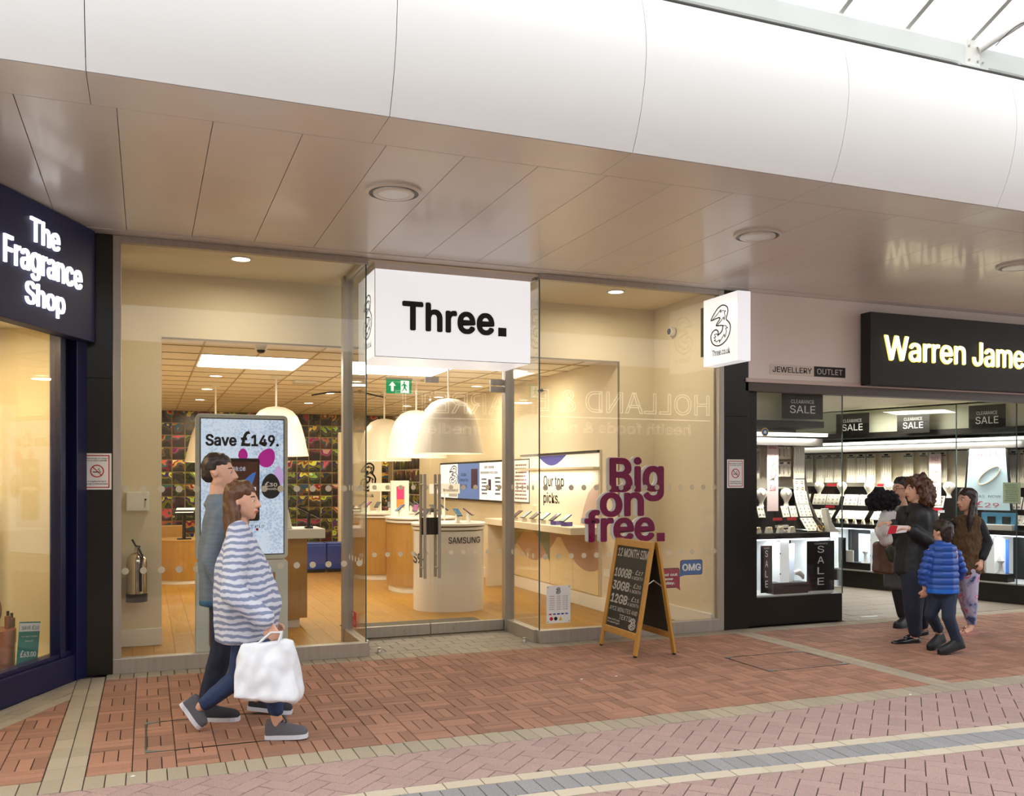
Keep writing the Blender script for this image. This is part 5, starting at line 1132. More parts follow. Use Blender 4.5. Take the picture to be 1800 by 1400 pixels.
def saleposter(fr, lx, off, z, w_, h, price, label, m, big=False):
    t = fthing(fr, 'sale_poster', label, 'poster', lx, off, z); 
    pts = [(-w_ / 2 * (.78 if big else 1), h), (w_ / 2 * (.78 if big else 1), h), (w_ / 2, 0), (-w_ / 2, 0)]
    if big: MB().poly([(x * 1.1, z_ * 1.04 - .02) for x, z_ in pts], -.02, 0).build('frame', BLACK, t)
    MB().poly(pts, -.024, -.02).build('sheet', m, t); RP = mat('rose_red_print', 'c8455a')
    text(t, 'SALE', -w_ * .3, w_ * .3, h * .86, h * .95, RP, y=-.026); text(t, price, -w_ * .26, w_ * .26, h * .04 if big else h * .28, h * .14 if big else h * .36, RP, y=-.026)
    text(t, 'WAS  NOW', -w_ * .3, w_ * .3, h * .2 if big else h * .42, h * .24 if big else h * .45, mat('grey_print', '77716c'), y=-.026)
    b = MB(); b.tube([(w_ * .05 + w_ * .24 * math.cos(a * math.pi / 10) * (1) + .0, -.03, h * .55 + h * .1 * math.sin(a * math.pi / 10) + w_ * .15 * math.cos(a * math.pi / 10)) for a in range(20)], w_ * .018, 5, closed=True); b.build('ring_picture', GOLD if not big else mat('pale_gold_print', 'd9d2bd'), t)
    if big: text(t, 'Diamond Ring Collection\nBangle', -w_ * .24, w_ * .24, h * .77, h * .82, mat('grey_print', '77716c'), y=-.026)
    return t
# --- window A contents (positions read on the plane they stand in)
def ax(u, off): return FA.pt(u, 0, off)[0]
def bxx(u, off): return FB.pt(u, 0, off)[0]
saleposter(FA, ax(1358, -.30), -.32, 1.20, .15, .80, '£68', 'pink paper sale poster priced £68 in the window by the pillar', mat('pink_paper', 'f3d9d8', .6))
chains(FA, ax(1338, -.40), -.50, 1.56, .10, .36, 'cream chain panel against the granite pillar', 'chain panels by the pillar'); chains(FA, ax(1379, -.44), -.50, 1.78, .12, .17, 'upper left pendant panel right of the pink sale poster', 'pendant panels', 2); chains(FA, ax(1379, -.44), -.50, 1.58, .12, .17, 'lower left pendant panel right of the pink sale poster', 'pendant panels', 2)
chains(FA, ax(1391, -.44), -.50, 1.78, .07, .17, 'upper narrow pendant panel beside the tall chain panel', 'pendant panels', 1); chains(FA, ax(1391, -.44), -.50, 1.58, .07, .17, 'lower narrow pendant panel beside the tall chain panel', 'pendant panels', 1)
chains(FA, ax(1408, -.42), -.46, 1.56, .15, .40, 'tall cream chain panel beside the curved end fin', 'chain panels by the pillar', 6)
pad(FA, ax(1407, -.40), -.42, 1.41, .15, .14, .12, 'pad of gold bracelets below the tall chain panel', 'pads beside the curved fin', 4, gold=1)
for i, (u, off, z, ln) in enumerate(((1410, -.36, 1.27, .30), (1417, -.28, 1.13, .45), (1430, -.14, .975, .75))): pad(FA, ax(u, off), off, z, .17, .15 if i < 2 else .19, ln, '%s sloping cream ring pad down the curved fin' % ['topmost', 'middle', 'lowest and largest'][i], 'pads beside the curved fin', 12, seed=i)
bust(FA, ax(1382, -.30), -.30, 1.25, .85, 'white necklace bust right of the pink sale poster', 'busts by the pillar'); bust(FA, ax(1338, -.30), -.30, 1.25, .85, 'white necklace bust touching the granite pillar', 'busts by the pillar')
for i, u in enumerate((1341, 1384, 1398)): pad(FA, ax(u, -.22), -.24, 1.13, .09, .13, .35, '%s small upright ring card in the row under the busts' % ORD[i], 'small ring cards', 4, seed=20 + i)
for i, u in enumerate((1366, 1391)): 
    o = MB().box(-.06, .06, -.01, 0, 0, .03).build('red_sale_tag', REDP, None, loc=FA.world(ax(u, -.2), .2, 1.10), rz=0); tag(o, 'red sale strip, %s in the window by the pillar' % ('left one' if i == 0 else 'right one'), 'label')
for i in range(8): ringcone(FA, XA0 + .08 + .075 * i, -.10 - .06 * (i % 2), zA, '%s cream ring stand from the left on the ledge by the pillar' % ORD[i], 'ring stands on the ledge by the pillar', 1.1)
rn = random.Random(5)
for i in range(9):
    o = MB().box(-.022, .022, -.018, .018, 0, .02).box(-.024, .024, -.02, .02, .02, .026).build('ring_box', PADW, None, loc=FA.world(ax(1368 + 5 * (i % 5), -.2), .16 + .05 * (i // 5), zA + .05 * (i // 5)), rz=rn.uniform(-.5, .5)); MB().box(-.012, .012, -.01, .01, .026, .034).build('ring', SILV, o)
    tag(o, 'tiny cream ring box, %s of the heap below the busts' % ORD[i], 'box', 'heap of ring boxes')
for i, (u, v) in enumerate(((1441, 925), (1451, 930))):
    b = MB().tube([(.03 * math.cos(a * math.pi / 8), -.01, .035 + .035 * math.sin(a * math.pi / 8)) for a in range(16)], .006, 6, closed=True)
    o = b.build('gold_bangle', GOLD, None, True, loc=FA.world(ax(u, -.08), .10, zA)); tag(o, '%s gold bangle on the ledge at the foot of the curved fin' % ('left' if i == 0 else 'right'), 'bangle')
t = fthing(FA, 'bracelet_ramp', 'white curved bracelet ramp in the window corner', 'display stand', ax(1465, -.06), -.06, zA); MB().poly([(-.1, .26), (-.06, .12), (.0, .04), (.08, 0), (-.08, 0), (-.14, .26)], -.04, .04).build('ramp', PADW, t, bevel=.003)
# lower niche A
t = fthing(FA, 'watch_stand', 'white block with a hand shaped ring display in the lit niche', 'display stand', ax(1378, -.3), -.30, .315); MB().box(-.14, .12, -.03, .0, .05, .52).build('panel', mat('blue_white_panel', 'd7e0ee', .5), t, bevel=.003)
t = fthing(FA, 'black_plinth', 'black plinth in the lit niche by the pillar', 'plinth', ax(1391, -.12), -.14, .315); MB().box(-.28, .18, -.08, .06, 0, .12).build('block', DK, t, bevel=.003)
t = fthing(FA, 'price_stand', 'small white price card standing on the black plinth', 'price card', ax(1385, -.1), -.12, .437); MB().add([(-.08, 0, 0), (.08, 0, 0), (.07, .05, .17), (-.09, .05, .17), (-.08, .01, 0), (.08, .01, 0), (.07, .06, .17), (-.09, .06, .17)], [(0, 1, 2, 3), (7, 6, 5, 4), (0, 4, 5, 1), (1, 5, 6, 2), (2, 6, 7, 3), (3, 7, 4, 0)]).build('card', WHT, t); text(t, 'SPECIAL OFFER', -.07, .06, .13, .15, INK, y=.03); text(t, '£33', -.04, .03, .03, .08, INK, y=.0)
t = fthing(FA, 'hand_display', 'white sculpted hand holding a bracelet on the black plinth', 'display hand', ax(1405, -.12), -.13, .437); MB().tube([(-.06, 0, .09), (.0, 0, .1), (.05, 0, .06), (.06, 0, .02)], [.02, .035, .025, .012], 10).build('hand', WHITE, t, smooth=True); MB().tube([(.03 * math.cos(a * math.pi / 5), .03 * math.sin(a * math.pi / 5), .095) for a in range(10)], .003, 4, closed=True).build('bracelet', SILV, t)
t = fthing(FA, 'white_box_display', 'white lettered block under the tall upright sale sign', 'display block', ax(1441, -.1), -.12, .315); MB().box(-.16, .16, -.06, .04, 0, .11).build('block', WHITE, t, bevel=.003); text(t, 'www.warrenjames.co.uk', -.04, .155, .04, .065, mat('grey_print', '77716c'), y=-.062)
t = fthing(FA, 'hand_display', 'white sculpted hand in the niche at the glass corner', 'display hand', XC - .17, -.15, .315); MB().tube([(-.02, 0, .0), (-.03, 0, .15), (.02, 0, .28), (.05, 0, .22)], [.05, .03, .03, .012], 10).build('hand', WHITE, t, smooth=True); MB().box(-.07, .07, -.05, .05, 0, .02).build('base', DK, t)
# security sticker
t = fthing(FA, 'round_sticker', 'round yellow and blue sticker on the glass beside the pillar', 'sticker', ax(1344, 0), .006, FA.pt(1344, 760)[1]); MB().ycyl(0, 0, .045, -.002, 0, 28).build('yellow_ring', mat('yellow_print', 'd8cf3c'), t); MB().ycyl(0, 0, .036, -.003, -.002, 28).build('blue_disc', mat('blue_sticker', '2a6db0'), t); MB().poly([(-.018, -.015), (.018, -.015), (.018, .008), (0, .02), (-.018, .008)], -.0035, -.003).build('house_symbol', WHT, t)
# --- window B contents
Bm = BLEN
gaps = [(.05, .5), (.55, 1.02), (1.08, 1.56), (1.64, 2.14), (2.22, 2.62), (3.42, 3.85)]
nb = 0
for gi, (a_, b_) in enumerate(gaps):
    k = 3; ww = (b_ - a_) / k
    for q in range(k):
        cx = a_ + ww * (q + .5)
        if gi == 3 and q == 1: continue
        chains(FB, cx, -.50, 1.50, ww * .9, .42, 'cream chain panel, %s along the lobby window back row' % (ORD[nb] if nb < 20 else 'last'), 'chain panels in the lobby window', 4); nb += 1
n1 = 0
for gi, (a_, b_) in enumerate(gaps):
    for q in range(2):
        cx = a_ + (b_ - a_) * (.25 + .5 * q)
        pad(FB, cx, -.40, 1.16, (b_ - a_) * .47, .17, .35, 'cream ring pad, %s along the middle row of the lobby window' % ORD[n1], 'ring pads, middle row of the lobby window', 9, seed=n1 + 40); n1 += 1
n2 = 0
for gi, (a_, b_) in enumerate(gaps):
    for q in range(3):
        cx = a_ + (b_ - a_) * (.17 + .33 * q)
        pad(FB, cx, -.20, zB + .06, (b_ - a_) * .32, .17, .8, 'cream bracelet pad, %s along the front row of the lobby window' % ORD[n2], 'front row pads in the lobby window', 6, seed=n2 + 70); n2 += 1
for i, u in enumerate((1440, 1480, 1528, 1563, 1668)): bust(FB, bxx(u, -.3), -.30, 1.30, .9, 'white necklace bust, %s from the left in the lobby window' % ORD[i], 'busts in the lobby window')
for i in range(18): ringcone(FB, .12 + .135 * i, -.09, zB, '%s ring stand from the far end of the lobby window ledge' % ORD[i], 'ring stands on the lobby ledge', 1.05)
for i, (u, z) in enumerate(((1456, 1.45), (1545, 1.45), (1452, 1.12), (1640, 1.12))):
    o = MB().box(-.08, .08, -.01, 0, 0, .035).build('red_sale_tag', REDP, None, loc=FB.world(bxx(u, -.2), .3, z), rz=FB.a); tag(o, 'red sale strip, %s in the lobby window' % ORD[i], 'label')
saleposter(FB, bxx(1645, -.42), -.42, 1.20, .17, .70, '£29', 'narrow pink sale poster behind the curly haired woman', mat('pink_paper', 'f3d9d8'))
pxl, pxr = bxx(1694, -.18), bxx(1778, -.18); zt2 = FB.pt(1735, 787, -.18)[1]; zb2 = FB.pt(1735, 897, -.18)[1]
saleposter(FB, (pxl + pxr) / 2, -.20, zb2, (pxr - pxl) * .95, zt2 - zb2, '£29', 'large pale blue framed sale poster with bangle, priced £29', mat('pale_blue_paper', 'bcd4de', .5, emit=.25), True)
t = fthing(FB, 'green_notice', 'pale green paper notice taped on the lobby glass', 'notice', bxx(1763, .01), .008, FB.pt(1763, 885)[1]); w_ = bxx(1794, .01) - bxx(1763, .01); MB().box(0, w_, -.002, 0, 0, .26).build('sheet', mat('pale_green_paper', 'a9bfa0', .6), t); lines(t, .02, w_ - .02, .02, .24, 9, mat('grey_green_print', '6c7c66'), -.0028)
for i, u in enumerate((1742, 1768)):
    t = fthing(FB, 'watch_box', 'blue backed white gift box, %s under the large sale poster' % ('left' if i == 0 else 'right'), 'box', bxx(u, -.12), -.14, zB); MB().box(-.13, .13, .0, .015, .0, .22).build('blue_card', mat('sky_blue_card', '4f94bd', .5), t); MB().box(-.1, .1, -.08, -.005, 0, .07).build('white_tray', WHITE, t, bevel=.003); MB().box(-.05, .05, -.012, -.002, .08, .17).build('black_inlay', BLACK, t)
# lower niches of B
NB = [(1506, 'left'), (1740, 'right')]
for i, (u, sd) in enumerate(NB):
    t = fthing(FB, 'display_plinth', 'dark plinth with white price card in the %s lobby niche' % sd, 'plinth', bxx(u, -.15), -.18, .25); MB().box(-.25, .25, -.1, .1, 0, .1).build('block', DK, t, bevel=.003); MB().box(-.2, -.02, -.09, -.075, .1, .27).build('price_card', WHT, t); MB().lathe([(.06, .1), (.03, .14), (.02, .22), (.05, .26), (.02, .32)], (.12, 0, 0), 16).build('white_stand', WHITE, t, smooth=True)
t = fthing(FB, 'blue_panel', 'bright blue lit backing panel low in the lobby window', 'panel', bxx(1738, -.3), -.42, .27); MB().box(-.25, .2, -.012, 0, .05, .5).build('sheet', EM('bright_blue_print', '3c6fc0'), t); MB().box(-.04, .0, -.03, -.01, .1, .3).build('white_post', WHITE, t)
t = fthing(FB, 'backing_board', 'white lit backing panel low at the far end of the lobby window', 'panel', bxx(1535, -.3), -.42, .27); MB().box(-.3, .3, -.012, 0, .05, .48).build('sheet', mat('blue_white_panel', 'd7e0ee'), t)
o = MB().box(-.12, .12, -.02, .02, 0, .004).build('paper_scrap', WHT, None, loc=(*ground(1528, 1085), .001)); tag(o, 'white paper scrap on the lobby slabs at the glass corner', 'litter')
for i, (u, v) in enumerate(((1022, 1195), (1083, 1190), (1600, 1222), (233, 1366))):
    o = MB().plan([(-.012, 0), (.0, -.009), (.014, .0), (.004, .01)], 0, .003).build('litter_fleck', WHT, None, loc=(*ground(u, v), .001)); tag(o, 'tiny pale litter fleck on the brick paving, %s' % ['left of the chalkboard shadow', 'just in front of the chalkboard', 'in front of the boy', 'near the bottom left corner'][i], 'litter')
area((9.0, 9.6, 2.5), .8, 45, (1, .93, .8))

# ================================================================== PEOPLE
def hullmesh(bm, blobs, seg=10, rings=7):
    """convex hull of a few ellipsoids ((x,y,z),(rx,ry,rz)) or ((x,y,z), r)"""
    t = bmesh.new()
    for c, r in blobs:
        r = (r, r, r) if not isinstance(r, tuple) else r
        for i in range(rings + 1):
            ph = math.pi * i / rings
            for k in range(seg if 0 < i < rings else 1):
                th = 2 * math.pi * k / seg; t.verts.new((c[0] + r[0] * math.sin(ph) * math.cos(th), c[1] + r[1] * math.sin(ph) * math.sin(th), c[2] + r[2] * math.cos(ph)))
    res = bmesh.ops.convex_hull(t, input=t.verts)
    bmesh.ops.delete(t, geom=[g for g in res['geom_interior'] if isinstance(g, bmesh.types.BMVert)] , context='VERTS')
    me = bpy.data.meshes.new('h'); t.to_mesh(me); t.free(); bm.from_mesh(me); bpy.data.meshes.remove(me)
def solid(name, hulls, m, parent, vox=.009, smooth=4, fold=0, fsc=18, dec=0):
    bm = bmesh.new()
    for h in hulls: hullmesh(bm, h)
    me = bpy.data.meshes.new(name); bm.to_mesh(me); bm.free()
    o = bpy.data.objects.new(name, me); COL.objects.link(o)
    r = o.modifiers.new('r', 'REMESH'); r.mode = 'VOXEL'; r.voxel_size = vox; r.use_smooth_shade = True
    s = o.modifiers.new('s', 'SMOOTH'); s.factor = .6; s.iterations = smooth
    dg = bpy.context.evaluated_depsgraph_get(); me2 = bpy.data.meshes.new_from_object(o.evaluated_get(dg)); o.modifiers.clear(); o.data = me2; me2.name = name
    bpy.data.meshes.remove(me)
    if fold:
        nrm = [v.normal.copy() for v in me2.vertices]
        for v, nv in zip(me2.vertices, nrm):
            p = v.co * fsc; f = noise.noise(Vector((p.x, p.y, p.z * .55))) + .5 * noise.noise(Vector((p.x * 2.1, p.y * 2.1, p.z * 1.4))); v.co += nv * f * fold
    me2.materials.clear(); me2.materials.append(m); me2.polygons.foreach_set('use_smooth', [True] * len(me2.polygons)); me2.update()
    if parent: o.parent = parent
    return o
def chain(pts, rs): return [[(a, ra), (b, rb)] for (a, ra), (b, rb) in zip(zip(pts, rs), list(zip(pts, rs))[1:])]
SKIN = mat('fair_skin', 'd9a78c', .55, var=.04, scale=20)
class Person:
    def __init__(s, label, u0, v0):
        s.d = CAMZ * FPX / (v0 - HOR); s.u0 = u0; gx, gy = ground(u0, v0)
        s.t = thing('person', label, 'person', (gx, gy, 0), -TH); s.x0 = (u0 - 900) * s.d / FPX
    def P(s, u, v, dy=0):
        k = (s.d + dy) / FPX; return ((u - 900) * k - s.x0, dy, max(.01, CAMZ + (HOR - v) * k))
def rotz(v, a): return (v[0] * math.cos(a) - v[1] * math.sin(a), v[0] * math.sin(a) + v[1] * math.cos(a), v[2])
def head_hulls(c, yaw, k=1.0, pitch=0):
    """head made facing local +x then turned by yaw; c = centre of the skull"""
    def Q(x, y, z):
        cp, sp = math.cos(pitch), math.sin(pitch); x, z = x * cp - z * sp, x * sp + z * cp
        p = rotz((x * k, y * k, z * k), yaw); return (c[0] + p[0], c[1] + p[1], c[2] + p[2])
    E_ = lambda x, y, z, r: (Q(x, y, z), r * k)
    H = [[E_(-.018, 0, .028, .080), E_(.012, 0, .022, .076), E_(.03, 0, -.02, .062)],
         [E_(.03, 0, -.02, .062), E_(.045, 0, -.075, .038), E_(.062, 0, -.095, .02), E_(-.01, .03, -.06, .03), E_(-.01, -.03, -.06, .03)],
         [E_(.093, 0, .01, .008), E_(.112, 0, -.028, .010), E_(.09, .012, -.034, .008), E_(.09, -.012, -.034, .008)],
         [E_(.078, .03, .018, .009), E_(.086, 0, .022, .009), E_(.078, -.03, .018, .009)],
         [E_(.086, .018, -.062, .008), E_(.092, 0, -.060, .009), E_(.086, -.018, -.062, .008)],
         [E_(-.012, .076, .01, .008), E_(-.006, .078, -.02, .007), E_(-.022, .082, .006, .008)], [E_(-.012, -.076, .01, .008), E_(-.006, -.078, -.02, .007), E_(-.022, -.082, .006, .008)]]
    return H, Q
def face_bits(t, Q, k=1.0, lips='a8584e', brow='3a2519'):
    EW = mat('eye_white', 'ece8e2', .3); ED = mat('dark_iris', '2a1c14', .2)
    for sg in (-1, 1):
        p = Q(.0725, .03 * sg, .004); bb = MB().lathe([(.0001, -.011 * k), (.008 * k, -.007 * k), (.011 * k, 0), (.008 * k, .007 * k), (.0001, .011 * k)], n=12); bb.v = [(x + p[0], y + p[1], z + p[2]) for x, y, z in bb.v]; o = bb.build('eye', EW, t, True)
        q = Q(.0808, .031 * sg, .004); b2 = MB().lathe([(.0001, -.006 * k), (.0055 * k, 0), (.0001, .006 * k)], n=10); b2.v = [(x + q[0], y + q[1], z + q[2]) for x, y, z in b2.v]; b2.build('iris', ED, o)
    MB().tube([Q(.088, -.024, -.062), Q(.098, -.008, -.0605), Q(.1, 0, -.062), Q(.098, .008, -.0605), Q(.088, .024, -.062)], .0045 * k, 6).build('lips', mat('lips_' + lips, lips, .5), t, True)
    for sg in (-1, 1): MB().tube([Q(.084, .014 * sg, .027), Q(.083, .03 * sg, .033), Q(.068, .048 * sg, .029)], .0035 * k, 5).build('eyebrow', mat('brow_' + brow, brow, .7), t, True)
def hand_hulls(w, d, up, k=1.0, curl=.6, side=1):
    """palm from wrist w along direction d; up = back-of-hand normal; five fingers that curl away from up"""
    d = Vector(d).normalized(); up = Vector(up); up = (up - d * up.dot(d)).normalized(); s = d.cross(up).normalized() * side; w = Vector(w); H = []
    a = w + d * .02 * k; b_ = w + d * .085 * k
    H.append([(tuple(a + s * .018 * k), .013 * k), (tuple(a - s * .018 * k), .013 * k), (tuple(b_ + s * .032 * k), .010 * k), (tuple(b_ - s * .032 * k), .010 * k)])
    for i, L_ in enumerate((.068, .078, .073, .058)):
        p = b_ + s * (.030 - .020 * i) * k; dd = d; seg = L_ * k / 3; R = .0085 * k; pts = [p]
        for j in range(3): dd = (dd * math.cos(curl * .7) - up * math.sin(curl * .7)).normalized(); up2 = up; p = p + dd * seg; pts.append(p); 
        q = [pts[0]]; ang_ = 0; p = pts[0]
        for j in range(3): ang_ += curl * .75; dv = d * math.cos(ang_) - up * math.sin(ang_); p = p + dv * seg * (1.15 - .12 * j); q.append(p)
        H += [[(tuple(q[j]), R * (1 - .1 * j)), (tuple(q[j + 1]), R * (.92 - .1 * j))] for j in range(3)]
    p0 = w + d * .035 * k + s * .025 * k; p1 = p0 + (d * .6 + s * .8 - up * .3).normalized() * .035 * k; p2 = p1 + (d * .9 + s * .1 - up * .5).normalized() * .03 * k
    H += [[(tuple(p0), .0125 * k), (tuple(p1), .0105 * k)], [(tuple(p1), .0105 * k), (tuple(p2), .009 * k)]]
    return H
def shoe(t, heel, toe, w_=.045, h=.07, m=None, sole=None, name='shoe', laces=False, low=False):
    """heel and toe points at sole level"""
    A = Vector(heel); B = Vector(toe); d = (B - A); L_ = d.length; d.normalize(); up = Vector((0, 0, 1)); up = (up - d * d.z).normalized(); s = d.cross(up)
    def q(a, b_, c): return tuple(A + d * a * L_ + s * b_ * w_ + up * c)
    st = .022 if sole else .006
    ST = [(.0, .50, .75), (.03, .70, .95), (.12, .78, 1.0), (.28, .76, .98), (.42, .82, .80), (.56, .93, .66), (.72, .98, .56), (.86, .92, .50), (.95, .74, .42), (1.0, .45, .28)]
    if low: ST = [(a, b_ * .95, c * .75) for a, b_, c in ST]
    b = MB(); n_ = 10
    for a, hw, hh in ST:
        for k in range(n_ + 1):
            t_ = math.pi * k / n_; cx_, sx_ = math.cos(t_), math.sin(t_); b.v.append(q(a, hw * math.copysign(abs(cx_) ** .75, cx_), st + h * hh * sx_ ** .8))
    m_ = len(ST)
    for i in range(m_ - 1):
        for k in range(n_): j = i * (n_ + 1) + k; b.f.append((j, j + 1, j + n_ + 2, j + n_ + 1))
        b.f.append((i * (n_ + 1), (i + 1) * (n_ + 1), (i + 1) * (n_ + 1) + n_, i * (n_ + 1) + n_))
    b.f.append(tuple(range(n_, -1, -1))); b.f.append(tuple((m_ - 1) * (n_ + 1) + k for k in range(n_ + 1))); b.m = [0] * len(b.f)
    o = b.build(name, m, t, True); bm = bmesh.new(); bm.from_mesh(o.data); bmesh.ops.recalc_face_normals(bm, faces=bm.faces); bm.to_mesh(o.data); bm.free()
    o.data.shade_smooth()
    if sole:
        b = MB(); out = [(a, hw * 1.07 + .02) for a, hw, hh in ST]; out[0] = (-.02, .45); out[-1] = (1.015, .42); pl_ = [(a, y) for a, y in out] + [(a, -y) for a, y in out[::-1]]; N = len(pl_)
        b.add([q(x, y, 0) for x, y in pl_] + [q(x, y, st + .004) for x, y in pl_], [tuple(range(N - 1, -1, -1)), tuple(range(N, 2 * N))] + [(i, (i + 1) % N, (i + 1) % N + N, i + N) for i in range(N)])
        so = b.build('sole', sole, o); bm = bmesh.new(); bm.from_mesh(so.data); bmesh.ops.recalc_face_normals(bm, faces=bm.faces); bm.to_mesh(so.data); bm.free()
    if laces:
        b = MB()
        for k in range(4): b.tube([q(.34 + .07 * k, -.4, st + h * (.88 - .11 * k)), q(.36 + .07 * k, 0, st + h * (.98 - .12 * k)), q(.34 + .07 * k, .4, st + h * (.88 - .11 * k))], .0035, 5)
        b.build('laces', mat('shoe_laces', '1c1b1d', .8), o)
    return o
def stripemat(name, c1, c2, sc, dist=2, rough=.8, wavy=True):
    m = bpy.data.materials.new(name); m.use_nodes = True; nt = m.node_tree; n = nt.nodes; L = nt.links; b = n['Principled BSDF']; b.inputs['Roughness'].default_value = rough
    tc = n.new('ShaderNodeTexCoord'); wv = n.new('ShaderNodeTexWave'); wv.bands_direction = 'Z'; wv.inputs['Scale'].default_value = sc; wv.inputs['Distortion'].default_value = dist; wv.inputs['Detail'].default_value = 3
    L.new(tc.outputs['Object'], wv.inputs['Vector']); cr = n.new('ShaderNodeValToRGB'); cr.color_ramp.elements[0].color = lin(c1); cr.color_ramp.elements[1].color = lin(c2); cr.color_ramp.elements[0].position = .3; cr.color_ramp.elements[1].position = .65
    L.new(wv.outputs[0], cr.inputs[0]); L.new(cr.outputs[0], b.inputs['Base Color']); return m
DENIM = mat('dark_indigo_denim', '20263a', .8, var=.15, scale=60); BLKC = mat('black_cloth', '17161a', .75, var=.15, scale=30)
JEANB = mat('blue_denim', '283c63', .8, var=.15, scale=60)
def hairmat(nm, c): return mat(nm, c, .45, var=.35, scale=30, stretch=(6, 6, .6))

# --- man walking right on the left, grey-blue jacket
p = Person('man walking right in a grey-blue jacket and dark rolled jeans', 385, 1262); t = p.t; P = p.P
hc = P(386, 832, .0); HH, Q = head_hulls(hc, 0.05, 1.0)
armL = [P(392, 908, -.17), P(372, 985, -.24), P(398, 1052, -.22)]; armR = [P(385, 906, .17), P(398, 985, .25), P(430, 1040, .24)]
body = HH + chain([P(384, 855), P(383, 885)], [.055, .06]) + [[(P(385, 905, -.12), .07), (P(385, 905, .12), .07), (P(386, 980), (.11, .15, .12)), (P(388, 1045), (.11, .15, .1))]]
legF = [P(395, 1050, -.09), P(390, 1145, -.09), P(362, 1238, -.07)]; legB = [P(392, 1050, .09), P(428, 1140, .09), P(452, 1228, .1)]
for lg_ in (legF, legB): body += chain(lg_, [.085, .058, .042])
for ar in (armL, armR): body += chain(ar, [.05, .04, .028]); body += hand_hulls(ar[2], (.35, 0, -1), (0, -1 if ar is armL else 1, 0), 1.0, .5, 1)
solid('body', body, SKIN, t, .0065, 2); face_bits(t, Q)
JK = mat('grey_blue_jacket', '66717e', .8, var=.18, scale=14, stretch=(.5, .5, 4))
jk = [[(P(386, 893, -.13), .085), (P(386, 893, .13), .085), (P(388, 970), (.14, .2, .1))], [(P(388, 970), (.14, .2, .1)), (P(390, 1050), (.14, .19, .06))]] + chain([armL[0], armL[1], P(396, 1040, -.22)], [.075, .062, .05]) + chain([armR[0], armR[1], P(425, 1032, .24)], [.075, .062, .05]) + [[(P(384, 874), (.07, .07, .03)), (P(384, 888), (.1, .11, .03))]]
solid('jacket', jk, JK, t, .01, 5, .007, 12)
solid('hem_band', [[(P(390, 1052), (.142, .195, .025)), (P(390, 1060), (.142, .192, .02))]], mat('teal_blue_hem', '2d5a78', .7), t, .01, 2)
tr = [[(P(392, 1048), (.125, .165, .08)), (legF[0], .1), (legB[0], .1)]] + chain([legF[0], legF[1], P(367, 1222, -.07)], [.1, .078, .06]) + chain([legB[0], legB[1], P(449, 1215, .1)], [.1, .078, .06])
solid('trousers', tr, DENIM, t, .01, 4, .005, 20); 
for q_, dy in ((P(368, 1218, -.07), 0), (P(448, 1212, .1), 0)): solid('turn_up', [[(q_, (.066, .066, .02)), ((q_[0] - .003, q_[1], q_[2] - .03), (.066, .066, .012))]], DENIM, t, .009, 1)
a_, b_ = P(338, 1262, -.07), P(420, 1260, -.07); shoe(t, (a_[0], a_[1], .0), (b_[0], b_[1], 0), .047, .105, mat('dark_canvas_shoe', '2c2c33', .8), mat('white_rubber_sole', 'd9dbe4', .5), laces=True)
a_, b_ = P(437, 0, .1), P(512, 0, .1); shoe(t, (a_[0], a_[1], .03), (b_[0], b_[1], .0), .047, .105, mat('dark_canvas_shoe', '2c2c33'), mat('white_rubber_sole', 'd9dbe4'), laces=True)
HR = hairmat('dark_brown_short_hair', '2e2019')
hr = [[(Q(-.03, 0, .05), .088), (Q(.0, 0, .06), .074), (Q(-.055, 0, .0), .066)], [(Q(.045, .025, .08), .022), (Q(.045, -.025, .08), .022), (Q(-.02, 0, .09), .045)]]
solid('hair', hr, HR, t, .008, 3, .006, 40)
# --- woman walking right in front of him, striped wrap, white carrier bag
p = Person('woman walking right with long brown hair and a blue and white striped wrap', 440, 1293); t = p.t; P = p.P
hc = P(427, 882, 0); HH, Q = head_hulls(hc, -.05, .95)
armL = [P(418, 962, -.15), P(408, 1042, -.24), P(472, 1096, -.25)]; armR = [P(424, 960, .15), P(436, 1040, .22), P(480, 1092, .12)]
legF = [P(440, 1110, -.08), P(474, 1178, -.08), P(486, 1262, -.08)]; legB = [P(436, 1110, .08), P(418, 1192, .08), P(350, 1243, .09)]
body = HH + chain([P(424, 905), P(422, 935)], [.045, .05]) + [[(P(422, 952, -.11), .055), (P(422, 952, .11), .055), (P(428, 1020), (.09, .12, .1)), (P(438, 1100), (.11, .15, .09))]]
for lg_ in (legF, legB): body += chain(lg_, [.078, .05, .034])
body += chain([legF[2], (legF[2][0], legF[2][1], .05)], [.034, .03]); body += chain([legB[2], P(340, 1262, .09)], [.034, .03])
for ar in (armL, armR): body += chain(ar, [.042, .034, .024]); body += hand_hulls(ar[2], (.45, 0, -1), (0, -1 if ar is armL else 1, .2), .92, .9, 1)
solid('body', body, SKIN, t, .0065, 2); face_bits(t, Q, .95)
STR = stripemat('blue_white_striped_knit', '7f88a4', 'cfd0dc', 8, 6)
wr_ = [[(P(420, 938, -.11), .07), (P(420, 938, .11), .07), (P(426, 1000), (.17, .2, .08))], [(P(426, 1000), (.17, .2, .08)), (P(434, 1062), (.21, .22, .07))], [(P(434, 1062), (.21, .22, .07)), (P(432, 1120), (.19, .2, .035))]] + chain([armL[0], armL[1], P(462, 1088, -.25)], [.075, .075, .065]) + chain([armR[0], armR[1], P(470, 1084, .14)], [.075, .075, .065])
solid('striped_wrap', wr_, STR, t, .01, 5, .012, 9)
tr = [[(P(438, 1105), (.12, .16, .08)), (legF[0], .09), (legB[0], .09)]] + chain([legF[0], legF[1], P(485, 1248, -.08)], [.092, .066, .048]) + chain([legB[0], legB[1], P(362, 1236, .09)], [.092, .066, .048])
solid('jeans', tr, JEANB, t, .009, 4, .004, 20)
